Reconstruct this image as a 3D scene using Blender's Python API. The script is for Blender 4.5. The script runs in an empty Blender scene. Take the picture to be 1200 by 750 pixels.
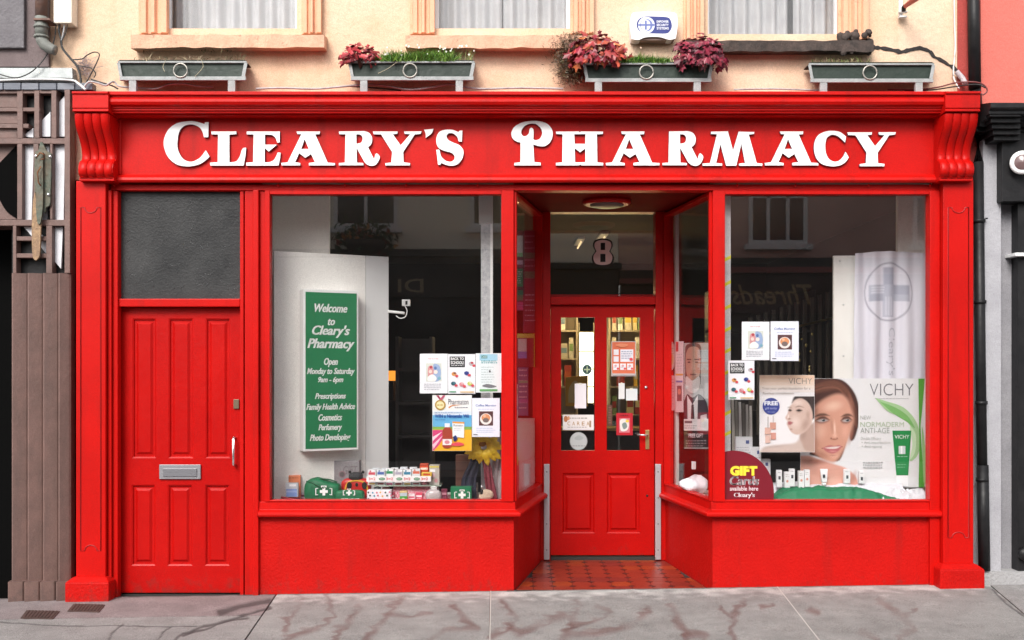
import bpy, math, random
import numpy as np
from mathutils import Vector, Matrix, noise
from mathutils.geometry import tessellate_polygon
R = math.radians
random.seed(7)
SC = bpy.context.scene
COL = SC.collection

# ------------------------------------------------------------------ camera
D = 7.6            # camera stands 7.6 m in front of the shopfront plane (y = 0)
EYE = 1.6
F = 1216.0         # focal length in photo pixels
CX, HY = 600.0, 433.0
cam = bpy.data.cameras.new('camera')
cam.sensor_width = 36; cam.lens = 36 * F / 1200
cam.shift_y = (HY - 375) / 1200
cam.clip_start = 0.1; cam.clip_end = 500
camo = bpy.data.objects.new('camera', cam); COL.objects.link(camo)
camo.location = (0, -D, EYE); camo.rotation_euler = (R(90), 0, 0)
SC.camera = camo

# ------------------------------------------------------------------ sky and sun: bright overcast
SUN_EL, SUN_AZ = 40, -160       # azimuth: sun stands behind the camera, slightly left
w = bpy.data.worlds.new('World'); SC.world = w; w.use_nodes = True
nt = w.node_tree; nt.nodes.clear()
out = nt.nodes.new('ShaderNodeOutputWorld'); bg = nt.nodes.new('ShaderNodeBackground')
sky = nt.nodes.new('ShaderNodeTexSky'); sky.sky_type = 'NISHITA'; sky.sun_disc = False
sky.sun_elevation = R(SUN_EL); sky.sun_rotation = R(180 + 20); sky.dust_density = 3.0; sky.ozone_density = 1.0
hs = nt.nodes.new('ShaderNodeHueSaturation'); hs.inputs['Saturation'].default_value = 0.22
nt.links.new(sky.outputs[0], hs.inputs['Color']); nt.links.new(hs.outputs[0], bg.inputs[0])
bg.inputs[1].default_value = 0.15
nt.links.new(bg.outputs[0], out.inputs[0])
sl = bpy.data.lights.new('sun', 'SUN'); sl.energy = 1.4; sl.angle = R(24); sl.color = (1.0, 0.95, 0.88)
so = bpy.data.objects.new('sun', sl); COL.objects.link(so); so.location = (-4, -12, 14)
dirv = Vector((-math.sin(R(20)) * math.cos(R(SUN_EL)), -math.cos(R(20)) * math.cos(R(SUN_EL)), math.sin(R(SUN_EL))))
so.rotation_euler = dirv.to_track_quat('Z', 'Y').to_euler()
SC.view_settings.view_transform = 'Standard'; SC.view_settings.look = 'None'
SC.view_settings.exposure = 0.89; SC.view_settings.gamma = 1; SC.view_settings.use_curve_mapping = False
SC.cycles.transparent_max_bounces = 16; SC.cycles.max_bounces = 8

# ------------------------------------------------------------------ photo pixel -> point on the plane at depth y
def P(px, py, y=0.0):
    k = (D + y) / F
    return Vector(((px - CX) * k, y, EYE - (py - HY) * k))
def X(px, y=0.0): return (px - CX) * (D + y) / F
def Z(py, y=0.0): return EYE - (py - HY) * (D + y) / F
def G(x, y=0.0): return -0.02 + 0.015 * x + 0.012 * min(y, 0)      # pavement height

# ------------------------------------------------------------------ materials
def lin(h):
    if isinstance(h, tuple): return h[:3]
    h = h.lstrip('#'); v = [int(h[i:i+2], 16) / 255 for i in (0, 2, 4)]
    return tuple(c / 12.92 if c <= 0.04045 else ((c + 0.055) / 1.055) ** 2.4 for c in v)
MC = {}
def mat(name, col, rough=0.5, var=None, bump=None, metal=0.0, spec=0.5, coat=0.0, dirt=None, emit=0.0, streak=None, splash=None, grain=0.10):
    """var=(scale, other colour, amount)  bump=(scale, strength)  dirt=(scale, colour, threshold)"""
    if name in MC: return MC[name]
    m = bpy.data.materials.new(name); MC[name] = m; m.use_nodes = True
    n = m.node_tree; b = n.nodes['Principled BSDF']; L = n.links.new
    b.inputs['Roughness'].default_value = rough; b.inputs['Metallic'].default_value = metal
    b.inputs['Specular IOR Level'].default_value = spec; b.inputs['Coat Weight'].default_value = coat
    c = lin(col); b.inputs['Base Color'].default_value = (*c, 1); m.diffuse_color = (*c, 1)
    geo = n.nodes.new('ShaderNodeNewGeometry')
    last = None
    if var:
        t = n.nodes.new('ShaderNodeTexNoise'); t.inputs['Scale'].default_value = var[0]; t.inputs['Detail'].default_value = 6
        t.inputs['Roughness'].default_value = 0.65
        L(geo.outputs['Position'], t.inputs['Vector'])
        r = n.nodes.new('ShaderNodeValToRGB'); r.color_ramp.elements[0].position = 0.35; r.color_ramp.elements[1].position = 0.7
        a = var[2]; o = lin(var[1])
        r.color_ramp.elements[0].color = (*c, 1)
        r.color_ramp.elements[1].color = (*[c[i] * (1 - a) + o[i] * a for i in range(3)], 1)
        L(t.outputs['Fac'], r.inputs['Fac']); last = r.outputs['Color']
    if dirt:
        t = n.nodes.new('ShaderNodeTexNoise'); t.inputs['Scale'].default_value = dirt[0]; t.inputs['Detail'].default_value = 9
        t.inputs['Roughness'].default_value = 0.7
        L(geo.outputs['Position'], t.inputs['Vector'])
        r = n.nodes.new('ShaderNodeMapRange'); r.inputs['From Min'].default_value = dirt[2]; r.inputs['From Max'].default_value = dirt[2] + 0.12
        L(t.outputs['Fac'], r.inputs['Value'])
        mx = n.nodes.new('ShaderNodeMix'); mx.data_type = 'RGBA'
        mx.inputs['B'].default_value = (*lin(dirt[1]), 1)
        if last is not None: L(last, mx.inputs['A'])
        else: mx.inputs['A'].default_value = (*c, 1)
        L(r.outputs['Result'], mx.inputs['Factor']); last = mx.outputs['Result']
    if streak:                                  # rain streaks: noise stretched down the wall
        mp = n.nodes.new('ShaderNodeVectorMath'); mp.operation = 'MULTIPLY'; mp.inputs[1].default_value = (1, 1, .12); L(geo.outputs['Position'], mp.inputs[0])
        t = n.nodes.new('ShaderNodeTexNoise'); t.inputs['Scale'].default_value = streak[0]; t.inputs['Detail'].default_value = 8; L(mp.outputs[0], t.inputs['Vector'])
        r = n.nodes.new('ShaderNodeMapRange'); r.inputs['From Min'].default_value = streak[2]; r.inputs['From Max'].default_value = streak[2] + .2; r.inputs['To Max'].default_value = .75
        L(t.outputs['Fac'], r.inputs['Value']); mx = n.nodes.new('ShaderNodeMix'); mx.data_type = 'RGBA'; mx.inputs['B'].default_value = (*lin(streak[1]), 1)
        L(last, mx.inputs['A']); L(r.outputs['Result'], mx.inputs['Factor']); last = mx.outputs['Result']
    if splash:                                  # street dirt splashed on the lowest part: (height, colour)
        sp = n.nodes.new('ShaderNodeSeparateXYZ'); L(geo.outputs['Position'], sp.inputs[0])
        t = n.nodes.new('ShaderNodeTexNoise'); t.inputs['Scale'].default_value = 16; t.inputs['Detail'].default_value = 9; t.inputs['Roughness'].default_value = .72; L(geo.outputs['Position'], t.inputs['Vector'])
        h = n.nodes.new('ShaderNodeMapRange'); h.inputs['From Min'].default_value = -.08; h.inputs['From Max'].default_value = splash[0]; h.inputs['To Min'].default_value = .16; h.inputs['To Max'].default_value = -.20; L(sp.outputs['Z'], h.inputs['Value'])
        ad = n.nodes.new('ShaderNodeMath'); L(t.outputs['Fac'], ad.inputs[0]); L(h.outputs['Result'], ad.inputs[1])
        r = n.nodes.new('ShaderNodeMapRange'); r.inputs['From Min'].default_value = .56; r.inputs['From Max'].default_value = .76; r.inputs['To Max'].default_value = .45; L(ad.outputs[0], r.inputs['Value'])
        mx = n.nodes.new('ShaderNodeMix'); mx.data_type = 'RGBA'; mx.inputs['B'].default_value = (*lin(splash[1]), 1)
        L(last, mx.inputs['A']); L(r.outputs['Result'], mx.inputs['Factor']); last = mx.outputs['Result']
    if grain and last is not None:
        t = n.nodes.new('ShaderNodeTexNoise'); t.inputs['Scale'].default_value = 190; t.inputs['Detail'].default_value = 3; L(geo.outputs['Position'], t.inputs['Vector'])
        r = n.nodes.new('ShaderNodeMapRange'); r.inputs['From Min'].default_value = .3; r.inputs['From Max'].default_value = .7; r.inputs['To Min'].default_value = 1 - grain * 1.6; r.inputs['To Max'].default_value = 1 + grain * 1.6; L(t.outputs['Fac'], r.inputs['Value'])
        vm = n.nodes.new('ShaderNodeVectorMath'); vm.operation = 'SCALE'; L(last, vm.inputs[0]); L(r.outputs['Result'], vm.inputs['Scale']); last = vm.outputs[0]
    if last is not None: L(last, b.inputs['Base Color'])
    if bump:
        t = n.nodes.new('ShaderNodeTexNoise'); t.inputs['Scale'].default_value = bump[0]; t.inputs['Detail'].default_value = 7
        L(geo.outputs['Position'], t.inputs['Vector'])
        bp = n.nodes.new('ShaderNodeBump'); bp.inputs['Strength'].default_value = bump[1]; bp.inputs['Distance'].default_value = 0.01
        L(t.outputs['Fac'], bp.inputs['Height']); L(bp.outputs['Normal'], b.inputs['Normal'])
        if rough > 0.2:
            mr = n.nodes.new('ShaderNodeMapRange'); mr.inputs['To Min'].default_value = rough - 0.08; mr.inputs['To Max'].default_value = rough + 0.1
            L(t.outputs['Fac'], mr.inputs['Value']); L(mr.outputs['Result'], b.inputs['Roughness'])
    if emit:
        b.inputs['Emission Color'].default_value = (*c, 1); b.inputs['Emission Strength'].default_value = emit
    return m
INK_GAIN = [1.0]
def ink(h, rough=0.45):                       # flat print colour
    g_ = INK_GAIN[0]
    if g_ != 1.0:                              # print colours raised to stand in for missing light
        c_ = tuple(min(0.85, (v + 0.004) * g_ ** 2.0) for v in lin(h)); return mat('brightened_print_%d_' % int(g_ * 100) + h, c_, rough)
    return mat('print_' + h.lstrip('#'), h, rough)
def glass_mat(name, tint=(1, 1, 1), ior=1.5, bump=None, film=0.0):
    m = bpy.data.materials.new(name); m.use_nodes = True; n = m.node_tree; n.nodes.clear(); L = n.links.new
    o = n.nodes.new('ShaderNodeOutputMaterial'); t = n.nodes.new('ShaderNodeBsdfTransparent'); g = n.nodes.new('ShaderNodeBsdfGlossy')
    t.inputs[0].default_value = (*tint, 1); g.inputs['Roughness'].default_value = 0.012
    f = n.nodes.new('ShaderNodeFresnel')
    gb = n.nodes.new('ShaderNodeNewGeometry'); mi = n.nodes.new('ShaderNodeMapRange')      # same index from both sides: nothing bends in a flat pane
    mi.inputs['To Min'].default_value = ior; mi.inputs['To Max'].default_value = 1 / ior
    L(gb.outputs['Backfacing'], mi.inputs['Value']); L(mi.outputs['Result'], f.inputs['IOR'])
    mx = n.nodes.new('ShaderNodeMixShader'); L(f.outputs[0], mx.inputs[0]); L(t.outputs[0], mx.inputs[1]); L(g.outputs[0], mx.inputs[2])
    geo = n.nodes.new('ShaderNodeNewGeometry')
    if bump:
        tx = n.nodes.new('ShaderNodeTexNoise'); tx.inputs['Scale'].default_value = bump[0]
        L(geo.outputs['Position'], tx.inputs['Vector'])
        bp = n.nodes.new('ShaderNodeBump'); bp.inputs['Strength'].default_value = bump[1]; bp.inputs['Distance'].default_value = 0.01
        L(tx.outputs['Fac'], bp.inputs['Height']); L(bp.outputs['Normal'], g.inputs['Normal'])
    last = mx.outputs[0]
    if film:                                   # thin dust film on the pane
        d = n.nodes.new('ShaderNodeBsdfDiffuse'); d.inputs[0].default_value = (0.6, 0.6, 0.6, 1)
        tx = n.nodes.new('ShaderNodeTexNoise'); tx.inputs['Scale'].default_value = 3; tx.inputs['Detail'].default_value = 8
        L(geo.outputs['Position'], tx.inputs['Vector'])
        mm = n.nodes.new('ShaderNodeMath'); mm.operation = 'MULTIPLY'; mm.inputs[1].default_value = film * 2
        L(tx.outputs['Fac'], mm.inputs[0])
        m2 = n.nodes.new('ShaderNodeMixShader'); L(mm.outputs[0], m2.inputs[0]); L(last, m2.inputs[1]); L(d.outputs[0], m2.inputs[2]); last = m2.outputs[0]
    L(last, o.inputs[0]); return m
def attr_mat(name, rough=0.6, bump=None):
    m = bpy.data.materials.new(name); m.use_nodes = True; n = m.node_tree; b = n.nodes['Principled BSDF']
    a = n.nodes.new('ShaderNodeVertexColor'); a.layer_name = 'Col'
    n.links.new(a.outputs[0], b.inputs['Base Color']); b.inputs['Roughness'].default_value = rough
    return m

SPL = (.30, (0.10, 0.035, 0.028))
RED = mat('gloss_red_paint', (0.53, 0.0045, 0.0025), 0.42, var=(1.7, (0.42, 0.0035, 0.002), 0.9), bump=(34, 0.08), dirt=(24, (0.16, 0.012, 0.01), 0.685), spec=.18, streak=(9, (.30, .006, .004), .56), splash=SPL)
RED2 = mat('red_render_paint', (0.50, 0.005, 0.003), 0.55, var=(2.6, (0.41, 0.004, 0.0025), 0.9), bump=(55, 0.5), dirt=(20, (0.20, 0.015, 0.012), 0.69), spec=.15, streak=(8, (.33, .008, .006), .58), splash=SPL)
REDD = mat('red_door_paint', (0.46, 0.0035, 0.002), 0.36, var=(2.5, (0.37, 0.002, 0.0018), 0.85), bump=(30, 0.12), dirt=(9, (0.18, 0.01, 0.008), 0.70), spec=.22, splash=SPL)
CREAM = mat('cream_wall_paint', (0.67, 0.45, 0.295), 0.85, var=(1.4, (0.74, 0.56, 0.42), 0.9), bump=(22, 0.7), dirt=(5, (0.50, 0.32, 0.19), 0.63), streak=(5, (.56, .36, .22), .58))
PEACH = mat('peach_paint', (0.78, 0.43, 0.27), 0.75, var=(5, (0.66, 0.36, 0.23), 0.8), bump=(40, 0.4), dirt=(9, (0.30, 0.17, 0.10), 0.60), streak=(14, (.50, .28, .19), .56))
SILLM = mat('stained_sill', (0.70, 0.41, 0.28), 0.85, var=(12, (0.58, 0.33, 0.22), 0.9), bump=(50, 0.6), dirt=(14, (0.10, 0.06, 0.04), 0.60))
SILLD = mat('black_stained_sill', (0.035, 0.028, 0.025), 0.9, var=(14, (0.10, 0.07, 0.06), 0.8), bump=(50, 0.8))
WHITE = mat('white_paint', (0.80, 0.80, 0.80), 0.4, var=(7, (0.68, 0.68, 0.66), 0.6))
OFFW = mat('offwhite_board', (0.87, 0.85, 0.81), 0.6, var=(2, (0.70, 0.68, 0.65), 0.6), bump=(12, 0.15))
BROWN = mat('brown_timber_paint', (0.175, 0.100, 0.085), 0.55, var=(9, (0.115, 0.07, 0.06), 0.8), bump=(40, 0.3), dirt=(12, (0.10, 0.06, 0.05), 0.64), streak=(18, (.12, .075, .065), .54), splash=(.3, (.07, .05, .045)))
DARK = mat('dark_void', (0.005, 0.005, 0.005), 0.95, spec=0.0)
BLACKP = mat('black_paint', (0.009, 0.009, 0.010), 0.42, var=(8, (0.022, 0.021, 0.022), 0.7), bump=(30, 0.2), spec=.25)
STEEL = mat('brushed_steel', (0.55, 0.55, 0.56), 0.35, metal=0.9)
GREYM = mat('grey_metal', (0.42, 0.42, 0.44), 0.45, metal=0.3)
SALMON = mat('salmon_wall_paint', (0.62, 0.145, 0.115), 0.8, var=(2, (0.56, 0.13, 0.10), 0.8), bump=(30, 0.4))
GREYR = mat('grey_render', (0.30, 0.295, 0.315), 0.85, var=(4, (0.22, 0.215, 0.235), 0.8), bump=(30, 0.5), dirt=(8, (0.2, 0.19, 0.19), 0.68))
GLASS = glass_mat('shop_glass', ior=1.8, film=0.003)
GLASSS = glass_mat('side_window_glass', ior=1.33, film=0.005)
GLASSU = glass_mat('house_glass', ior=1.5, film=0.04)

# ------------------------------------------------------------------ mesh builder
WORG = {}
def base(name, loc, label, cat, group=None, kind=None):
    o = bpy.data.objects.new(name, None); o.empty_display_size = 0.1
    COL.objects.link(o); o.location = loc; WORG[o.name] = Vector(loc)
    tag(o, label, cat, group, kind); return o
def tag(o, label=None, cat=None, group=None, kind=None):
    if label: o['label'] = label
    if cat: o['category'] = cat
    if group: o['group'] = group
    if kind: o['kind'] = kind
    return o
class MB:
    def __init__(s): s.v = []; s.f = []; s.m = []; s.c = []; s.mats = []; s.sm = []
    def mi(s, m):
        if m not in s.mats: s.mats.append(m)
        return s.mats.index(m)
    def add(s, vs, fs, m, smooth=False):
        o = len(s.v); s.v += [Vector(v) for v in vs]; k = s.mi(m)
        for f in fs: s.f.append([i + o for i in f]); s.m.append(k); s.sm.append(smooth)
        return s
    def box(s, x0, x1, y0, y1, z0, z1, m):
        x0, x1 = min(x0, x1), max(x0, x1); y0, y1 = min(y0, y1), max(y0, y1); z0, z1 = min(z0, z1), max(z0, z1)
        vs = [(x, y, z) for z in (z0, z1) for y in (y0, y1) for x in (x0, x1)]
        return s.add(vs, [(0, 2, 3, 1), (4, 5, 7, 6), (0, 1, 5, 4), (2, 6, 7, 3), (0, 4, 6, 2), (1, 3, 7, 5)], m)
    def pb(s, px0, py0, px1, py1, yf, yb, m):                      # box whose front face fills the photo rectangle
        return s.box(X(px0, yf), X(px1, yf), yf, yb, Z(py0, yf), Z(py1, yf), m)
    def hexa(s, a, b, m):                                           # bottom quad a, top quad b (4 points each)
        return s.add(list(a) + list(b), [(3, 2, 1, 0), (4, 5, 6, 7), (0, 1, 5, 4), (1, 2, 6, 5), (2, 3, 7, 6), (3, 0, 4, 7)], m)
    def extx(s, prof, x0, x1, m, smooth=False):                     # profile of (y,z), extruded along x
        n = len(prof); vs = [(x0, y, z) for y, z in prof] + [(x1, y, z) for y, z in prof]
        fs = [(i, (i + 1) % n, n + (i + 1) % n, n + i) for i in range(n)]
        s.add(vs, fs, m, smooth)
        for off, rev in ((0, True), (n, False)):
            tri = tessellate_polygon([[Vector((y, z, 0)) for y, z in prof]])
            s.add([vs[off + i] for i in range(n)], [t[::-1] if rev else t for t in tri], m)
        return s
    def extz(s, prof, z0, z1, m):
        n = len(prof); f0 = z0 if callable(z0) else (lambda x, y: z0)
        vs = [(x, y, f0(x, y)) for x, y in prof] + [(x, y, z1) for x, y in prof]
        s.add(vs, [(i, (i + 1) % n, n + (i + 1) % n, n + i) for i in range(n)], m)
        tri = tessellate_polygon([[Vector((x, y, 0)) for x, y in prof]])
        s.add(vs[:n], tri, m); s.add(vs[n:], tri, m); return s
    def poly(s, loops, Fn, m, depth=0.0, dv=Vector((0, 1, 0)), side=None):
        """filled polygon (outer loop + holes) in 2-D, mapped by Fn to 3-D, optional thickness along dv"""
        flat = [p for l in loops for p in l]
        tri = tessellate_polygon([[Vector((p[0], p[1], 0)) for p in l] for l in loops])
        vs = [Fn(p[0], p[1]) for p in flat]; s.add(vs, tri, m)
        if depth:
            back = [v + dv * depth for v in vs]; s.add(back, tri, m); o = 0
            for l in loops:
                n = len(l); q = vs[o:o + n] + back[o:o + n]
                s.add(q, [(i, (i + 1) % n, n + (i + 1) % n, n + i) for i in range(n)], side or m); o += n
        return s
    def tube(s, pts, r, m, n=8, closed=False):
        pts = [Vector(p) for p in pts]; k = len(pts); rings = []
        rr = r if isinstance(r, (list, tuple)) else [r] * k
        up = Vector((0, 0, 1)); 
        for i, p in enumerate(pts):
            a = pts[(i - 1) % k] if (closed or i > 0) else p; b = pts[(i + 1) % k] if (closed or i < k - 1) else p
            t = (b - a).normalized() if (b - a).length > 1e-9 else Vector((0, 0, 1))
            u = t.cross(up)
            if u.length < 0.15: u = t.cross(Vector((0, 1, 0)))
            u.normalize(); v = t.cross(u).normalized()
            rings += [p + (u * math.cos(2 * math.pi * j / n) + v * math.sin(2 * math.pi * j / n)) * rr[i] for j in range(n)]
        fs = []
        for i in range(k if closed else k - 1):
            for j in range(n):
                fs.append((i * n + j, i * n + (j + 1) % n, ((i + 1) % k) * n + (j + 1) % n, ((i + 1) % k) * n + j))
        if not closed: fs += [tuple(range(n))[::-1], tuple(range((k - 1) * n, k * n))]
        return s.add(rings, fs, m, True)
    def lathe(s, c, axis, prof, m, n=20):                           # prof = [(along, radius)]
        c = Vector(c); axis = Vector(axis).normalized(); u = axis.cross(Vector((0.3, 0.2, 1)) if abs(axis.z) < 0.9 else Vector((1, 0, 0))).normalized(); v = axis.cross(u)
        vs = []
        for a, r in prof: vs += [c + axis * a + (u * math.cos(2 * math.pi * j / n) + v * math.sin(2 * math.pi * j / n)) * max(r, 1e-5) for j in range(n)]
        fs = [(i * n + j, i * n + (j + 1) % n, (i + 1) * n + (j + 1) % n, (i + 1) * n + j) for i in range(len(prof) - 1) for j in range(n)]
        fs += [tuple(range(n))[::-1], tuple(range((len(prof) - 1) * n, len(prof) * n))]
        return s.add(vs, fs, m, True)
    def blob(s, c, r, m, n=14, e=1.0, jit=0.0, fn=None):            # superellipsoid
        vs = []; 
        sg = lambda t: math.copysign(abs(t) ** e, t)
        for i in range(n + 1):
            a = -math.pi / 2 + math.pi * i / n
            for j in range(2 * n):
                b = 2 * math.pi * j / (2 * n)
                d = Vector((sg(math.cos(a)) * sg(math.cos(b)), sg(math.cos(a)) * sg(math.sin(b)), sg(math.sin(a))))
                p = Vector((d.x * r[0], d.y * r[1], d.z * r[2]))
                if jit: p *= 1 + jit * noise.noise(p * 14 + Vector(c) * 5)
                if fn: p = fn(p)
                vs.append(Vector(c) + p)
        k = 2 * n
        return s.add(vs, [(i * k + j, i * k + (j + 1) % k, (i + 1) * k + (j + 1) % k, (i + 1) * k + j) for i in range(n) for j in range(k)], m, True)
    def text(s, t, x0, y0, x1, y1, Fn, m, bold=0.0, shear=0.0, dup=0.0, depth=0.0):
        vs, fs = glyphs(t, bold, shear)
        f = lambda x, y: Fn(x0 + (x1 - x0) * x, y1 + (y0 - y1) * y)
        s.add([f(a, b) for a, b in vs], fs, m)
        if dup:
            s.add([Fn(x0 + (x1 - x0) * a + dup, y1 + (y0 - y1) * b) for a, b in vs], fs, m)
        return s
    def build(s, name, parent=None, bevel=0.0, seg=2, colors=None, **kw):
        me = bpy.data.meshes.new(name)
        lo = Vector([min(v[i] for v in s.v) for i in range(3)]); hi = Vector([max(v[i] for v in s.v) for i in range(3)])
        c = (lo + hi) / 2
        if parent is None: c.z = lo.z
        me.from_pydata([v - c for v in s.v], [], s.f)
        for m in s.mats: me.materials.append(m)
        me.polygons.foreach_set('material_index', s.m); me.polygons.foreach_set('use_smooth', s.sm)
        if colors is not None:
            at = me.color_attributes.new('Col', 'FLOAT_COLOR', 'POINT'); at.data.foreach_set('color', [x for cc in colors for x in (*cc[:3], 1)])
        me.update()
        o = bpy.data.objects.new(name, me); COL.objects.link(o)
        if parent is not None: o.parent = parent; o.location = c - WORG[parent.name]
        else: o.location = c
        WORG[o.name] = c.copy()
        if bevel:
            b = o.modifiers.new('bevel', 'BEVEL'); b.width = bevel; b.segments = seg; b.limit_method = 'ANGLE'; b.angle_limit = R(40)
        tag(o, **kw); return o
_GC = {}
def glyphs(t, bold, shear):
    k = (t, bold, shear)
    if k not in _GC:
        cu = bpy.data.curves.new('t', 'FONT'); cu.body = t; cu.offset = bold; cu.shear = shear; cu.resolution_u = 3
        o = bpy.data.objects.new('t', cu); me = o.to_mesh()
        vs = [(v.co.x, v.co.y) for v in me.vertices]; fs = [tuple(p.vertices) for p in me.polygons]
        o.to_mesh_clear(); bpy.data.objects.remove(o); bpy.data.curves.remove(cu)
        xs = [v[0] for v in vs]; ys = [v[1] for v in vs]; x0, x1, y0, y1 = min(xs), max(xs), min(ys), max(ys)
        _GC[k] = ([((a - x0) / (x1 - x0), (b - y0) / (y1 - y0)) for a, b in vs], fs)
    return _GC[k]
def curve(pts, n=5):
    """closed outline through points; a point with a third element is a corner, the others are smooth"""
    k = len(pts); o = []
    for i in range(k):
        p0, p1, p2, p3 = (pts[(i + j - 1) % k] for j in range(4))
        a, b = Vector(p1[:2]), Vector(p2[:2])
        if len(p1) > 2 and len(p2) > 2: o.append(tuple(a)); continue
        ta = (b - a) * 0.5 if len(p1) > 2 else (b - Vector(p0[:2])) * 0.5
        tb = (b - a) * 0.5 if len(p2) > 2 else (Vector(p3[:2]) - a) * 0.5
        l = (b - a).length
        if ta.length > l: ta = ta.normalized() * l
        if tb.length > l: tb = tb.normalized() * l
        for q in range(n):
            t = q / n; h = (2*t**3-3*t**2+1, t**3-2*t**2+t, -2*t**3+3*t**2, t**3-t**2)
            o.append(tuple(a * h[0] + ta * h[1] + b * h[2] + tb * h[3]))
    return o
def ell(cx, cy, rx, ry=None, n=24):
    ry = ry or rx
    return [(cx + rx * math.cos(2 * math.pi * i / n), cy + ry * math.sin(2 * math.pi * i / n)) for i in range(n)]
def rect(x0, y0, x1, y1): return [(x0, y0), (x1, y0), (x1, y1), (x0, y1)]
class Sheet:
    """a printed sheet: layered flat shapes, map Fn(px,py)->3-D, nrm towards the viewer"""
    def __init__(s, Fn, nrm=Vector((0, -1, 0)), step=0.0004): s.b = MB(); s.F = Fn; s.n = Vector(nrm); s.k = 0; s.st = step
    def _f(s):
        k = s.k; s.k += 1; return lambda x, y: s.F(x, y) + s.n * (s.st * k)
    def rect(s, x0, y0, x1, y1, c): s.b.poly([rect(x0, y0, x1, y1)], s._f(), ink(c)); return s
    def back(s, x0, y0, x1, y1, c, th=0.0015): s.b.poly([rect(x0, y0, x1, y1)], s._f(), ink(c), th, -s.n); return s
    def shape(s, pts, c, smooth=True): s.b.poly([curve(pts) if smooth else pts], s._f(), ink(c)); return s
    def ell(s, cx, cy, rx, ry, c): s.b.poly([ell(cx, cy, rx, ry)], s._f(), ink(c)); return s
    def text(s, t, x0, y0, x1, y1, c, bold=0.0, shear=0.0, dup=0.0): s.b.text(t, x0, y0, x1, y1, s._f(), ink(c), bold, shear, dup); return s
    def lines(s, x0, y0, x1, n, dy, c, h=0.7, seed=1):
        r = random.Random(seed); f = s._f()
        for i in range(n):
            x = x0
            e = x1 - (x1 - x0) * r.uniform(0, .25)
            while x < e:
                w_ = r.uniform(1.2, 3.6); s.b.poly([rect(x, y0 + i * dy, min(x + w_, e), y0 + i * dy + h)], f, ink(c)); x += w_ + 0.8
        return s
    def build(s, name='sheet', parent=None, **kw): return s.b.build(name, parent, **kw)
class Paint:
    """soft airbrushed print: a grid of coloured points over a photo rectangle"""
    def __init__(s, x0, y0, x1, y1, col, st=0.45):
        s.nx = int((x1 - x0) / st) + 2; s.ny = int((y1 - y0) / st) + 2; s.r = (x0, y0, x1, y1)
        s.x, s.y = np.meshgrid(np.linspace(x0, x1, s.nx), np.linspace(y0, y1, s.ny)); s.c = np.ones(s.x.shape + (3,)) * np.array(lin(col))
    def mix(s, a, col): a = np.clip(a, 0, 1)[..., None]; s.c = s.c * (1 - a) + np.array(lin(col)) * a; return s
    def poly(s, pts, col, blur=1.0, al=1.0):
        p = curve(pts); n = len(p); ins = np.zeros(s.x.shape, bool); d = np.full(s.x.shape, 1e9)
        for i in range(n):
            (ax, ay), (bx, by) = p[i], p[(i + 1) % n]
            if ay != by: ins ^= ((ay > s.y) != (by > s.y)) & (s.x < (bx - ax) * (s.y - ay) / (by - ay) + ax)
            vx, vy = bx - ax, by - ay; l = vx * vx + vy * vy
            if l < 1e-9: continue
            t = np.clip(((s.x - ax) * vx + (s.y - ay) * vy) / l, 0, 1); d = np.minimum(d, np.hypot(s.x - ax - t * vx, s.y - ay - t * vy))
        sd = np.where(ins, d, -d); q = np.clip(sd / blur * .5 + .5, 0, 1); return s.mix(q * q * (3 - 2 * q) * al, col)
    def ell(s, cx, cy, rx, ry, col, soft=1.0, al=1.0, ang=0.0):
        a = math.radians(ang); u = (s.x - cx) * math.cos(a) + (s.y - cy) * math.sin(a); v = -(s.x - cx) * math.sin(a) + (s.y - cy) * math.cos(a)
        r = np.hypot(u / rx, v / ry); q = np.clip((1 - r) / soft, 0, 1); return s.mix(q * q * (3 - 2 * q) * al, col)
    def build(s, name, parent, Fn):
        b = MB(); vs = [Fn(a, e) for a, e in zip(s.x.ravel(), s.y.ravel())]; i = np.arange(s.nx * s.ny).reshape(s.ny, s.nx)
        fs = np.stack([i[:-1, :-1], i[:-1, 1:], i[1:, 1:], i[1:, :-1]], -1).reshape(-1, 4).tolist(); b.add(vs, fs, PRINTM)
        return b.build(name, parent, colors=s.c.reshape(-1, 3).tolist())
PRINTM = attr_mat('printed_paper', .4)
def flat(y): return lambda px, py: P(px, py, y)

# ================================================================== GROUND
STAINS = [  # brown branching water stains on the concrete (photo pixels) and their half width in pixels
 ([(352,702),(345,716),(336,728),(335,738)],3),([(385,700),(390,722),(375,735),(345,745),(332,752)],2.6),([(420,712),(412,726),(400,738),(392,752)],3.2),
 ([(470,700),(452,722),(440,738),(428,752)],3.4),([(455,720),(480,722),(505,718)],1.8),([(530,708),(548,728),(560,736),(520,738),(500,752)],2.6),
 ([(590,706),(602,722),(598,735),(578,746)],3),([(598,735),(612,742),(640,728),(662,722)],3.4),([(676,706),(671,730),(664,742),(660,752)],3),
 ([(700,712),(715,716),(700,726),(668,735)],2.2),([(668,744),(700,742),(740,732),(760,716)],3.6),([(786,710),(795,728),(806,742),(800,754)],3.6),([(806,744),(826,744),(815,752)],4),
 ([(872,704),(862,722),(858,738),(862,752)],2.6),([(858,724),(846,714),(840,708)],1.8),([(1030,705),(1050,716),(1058,724),(1070,738),(1055,744),(1050,754)],3.2),
 ([(1008,738),(1022,746),(1030,752)],2.6),([(1060,722),(1075,714)],1.6),([(950,714),(960,718)],2.6),([(896,712),(905,708)],2)]
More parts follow.
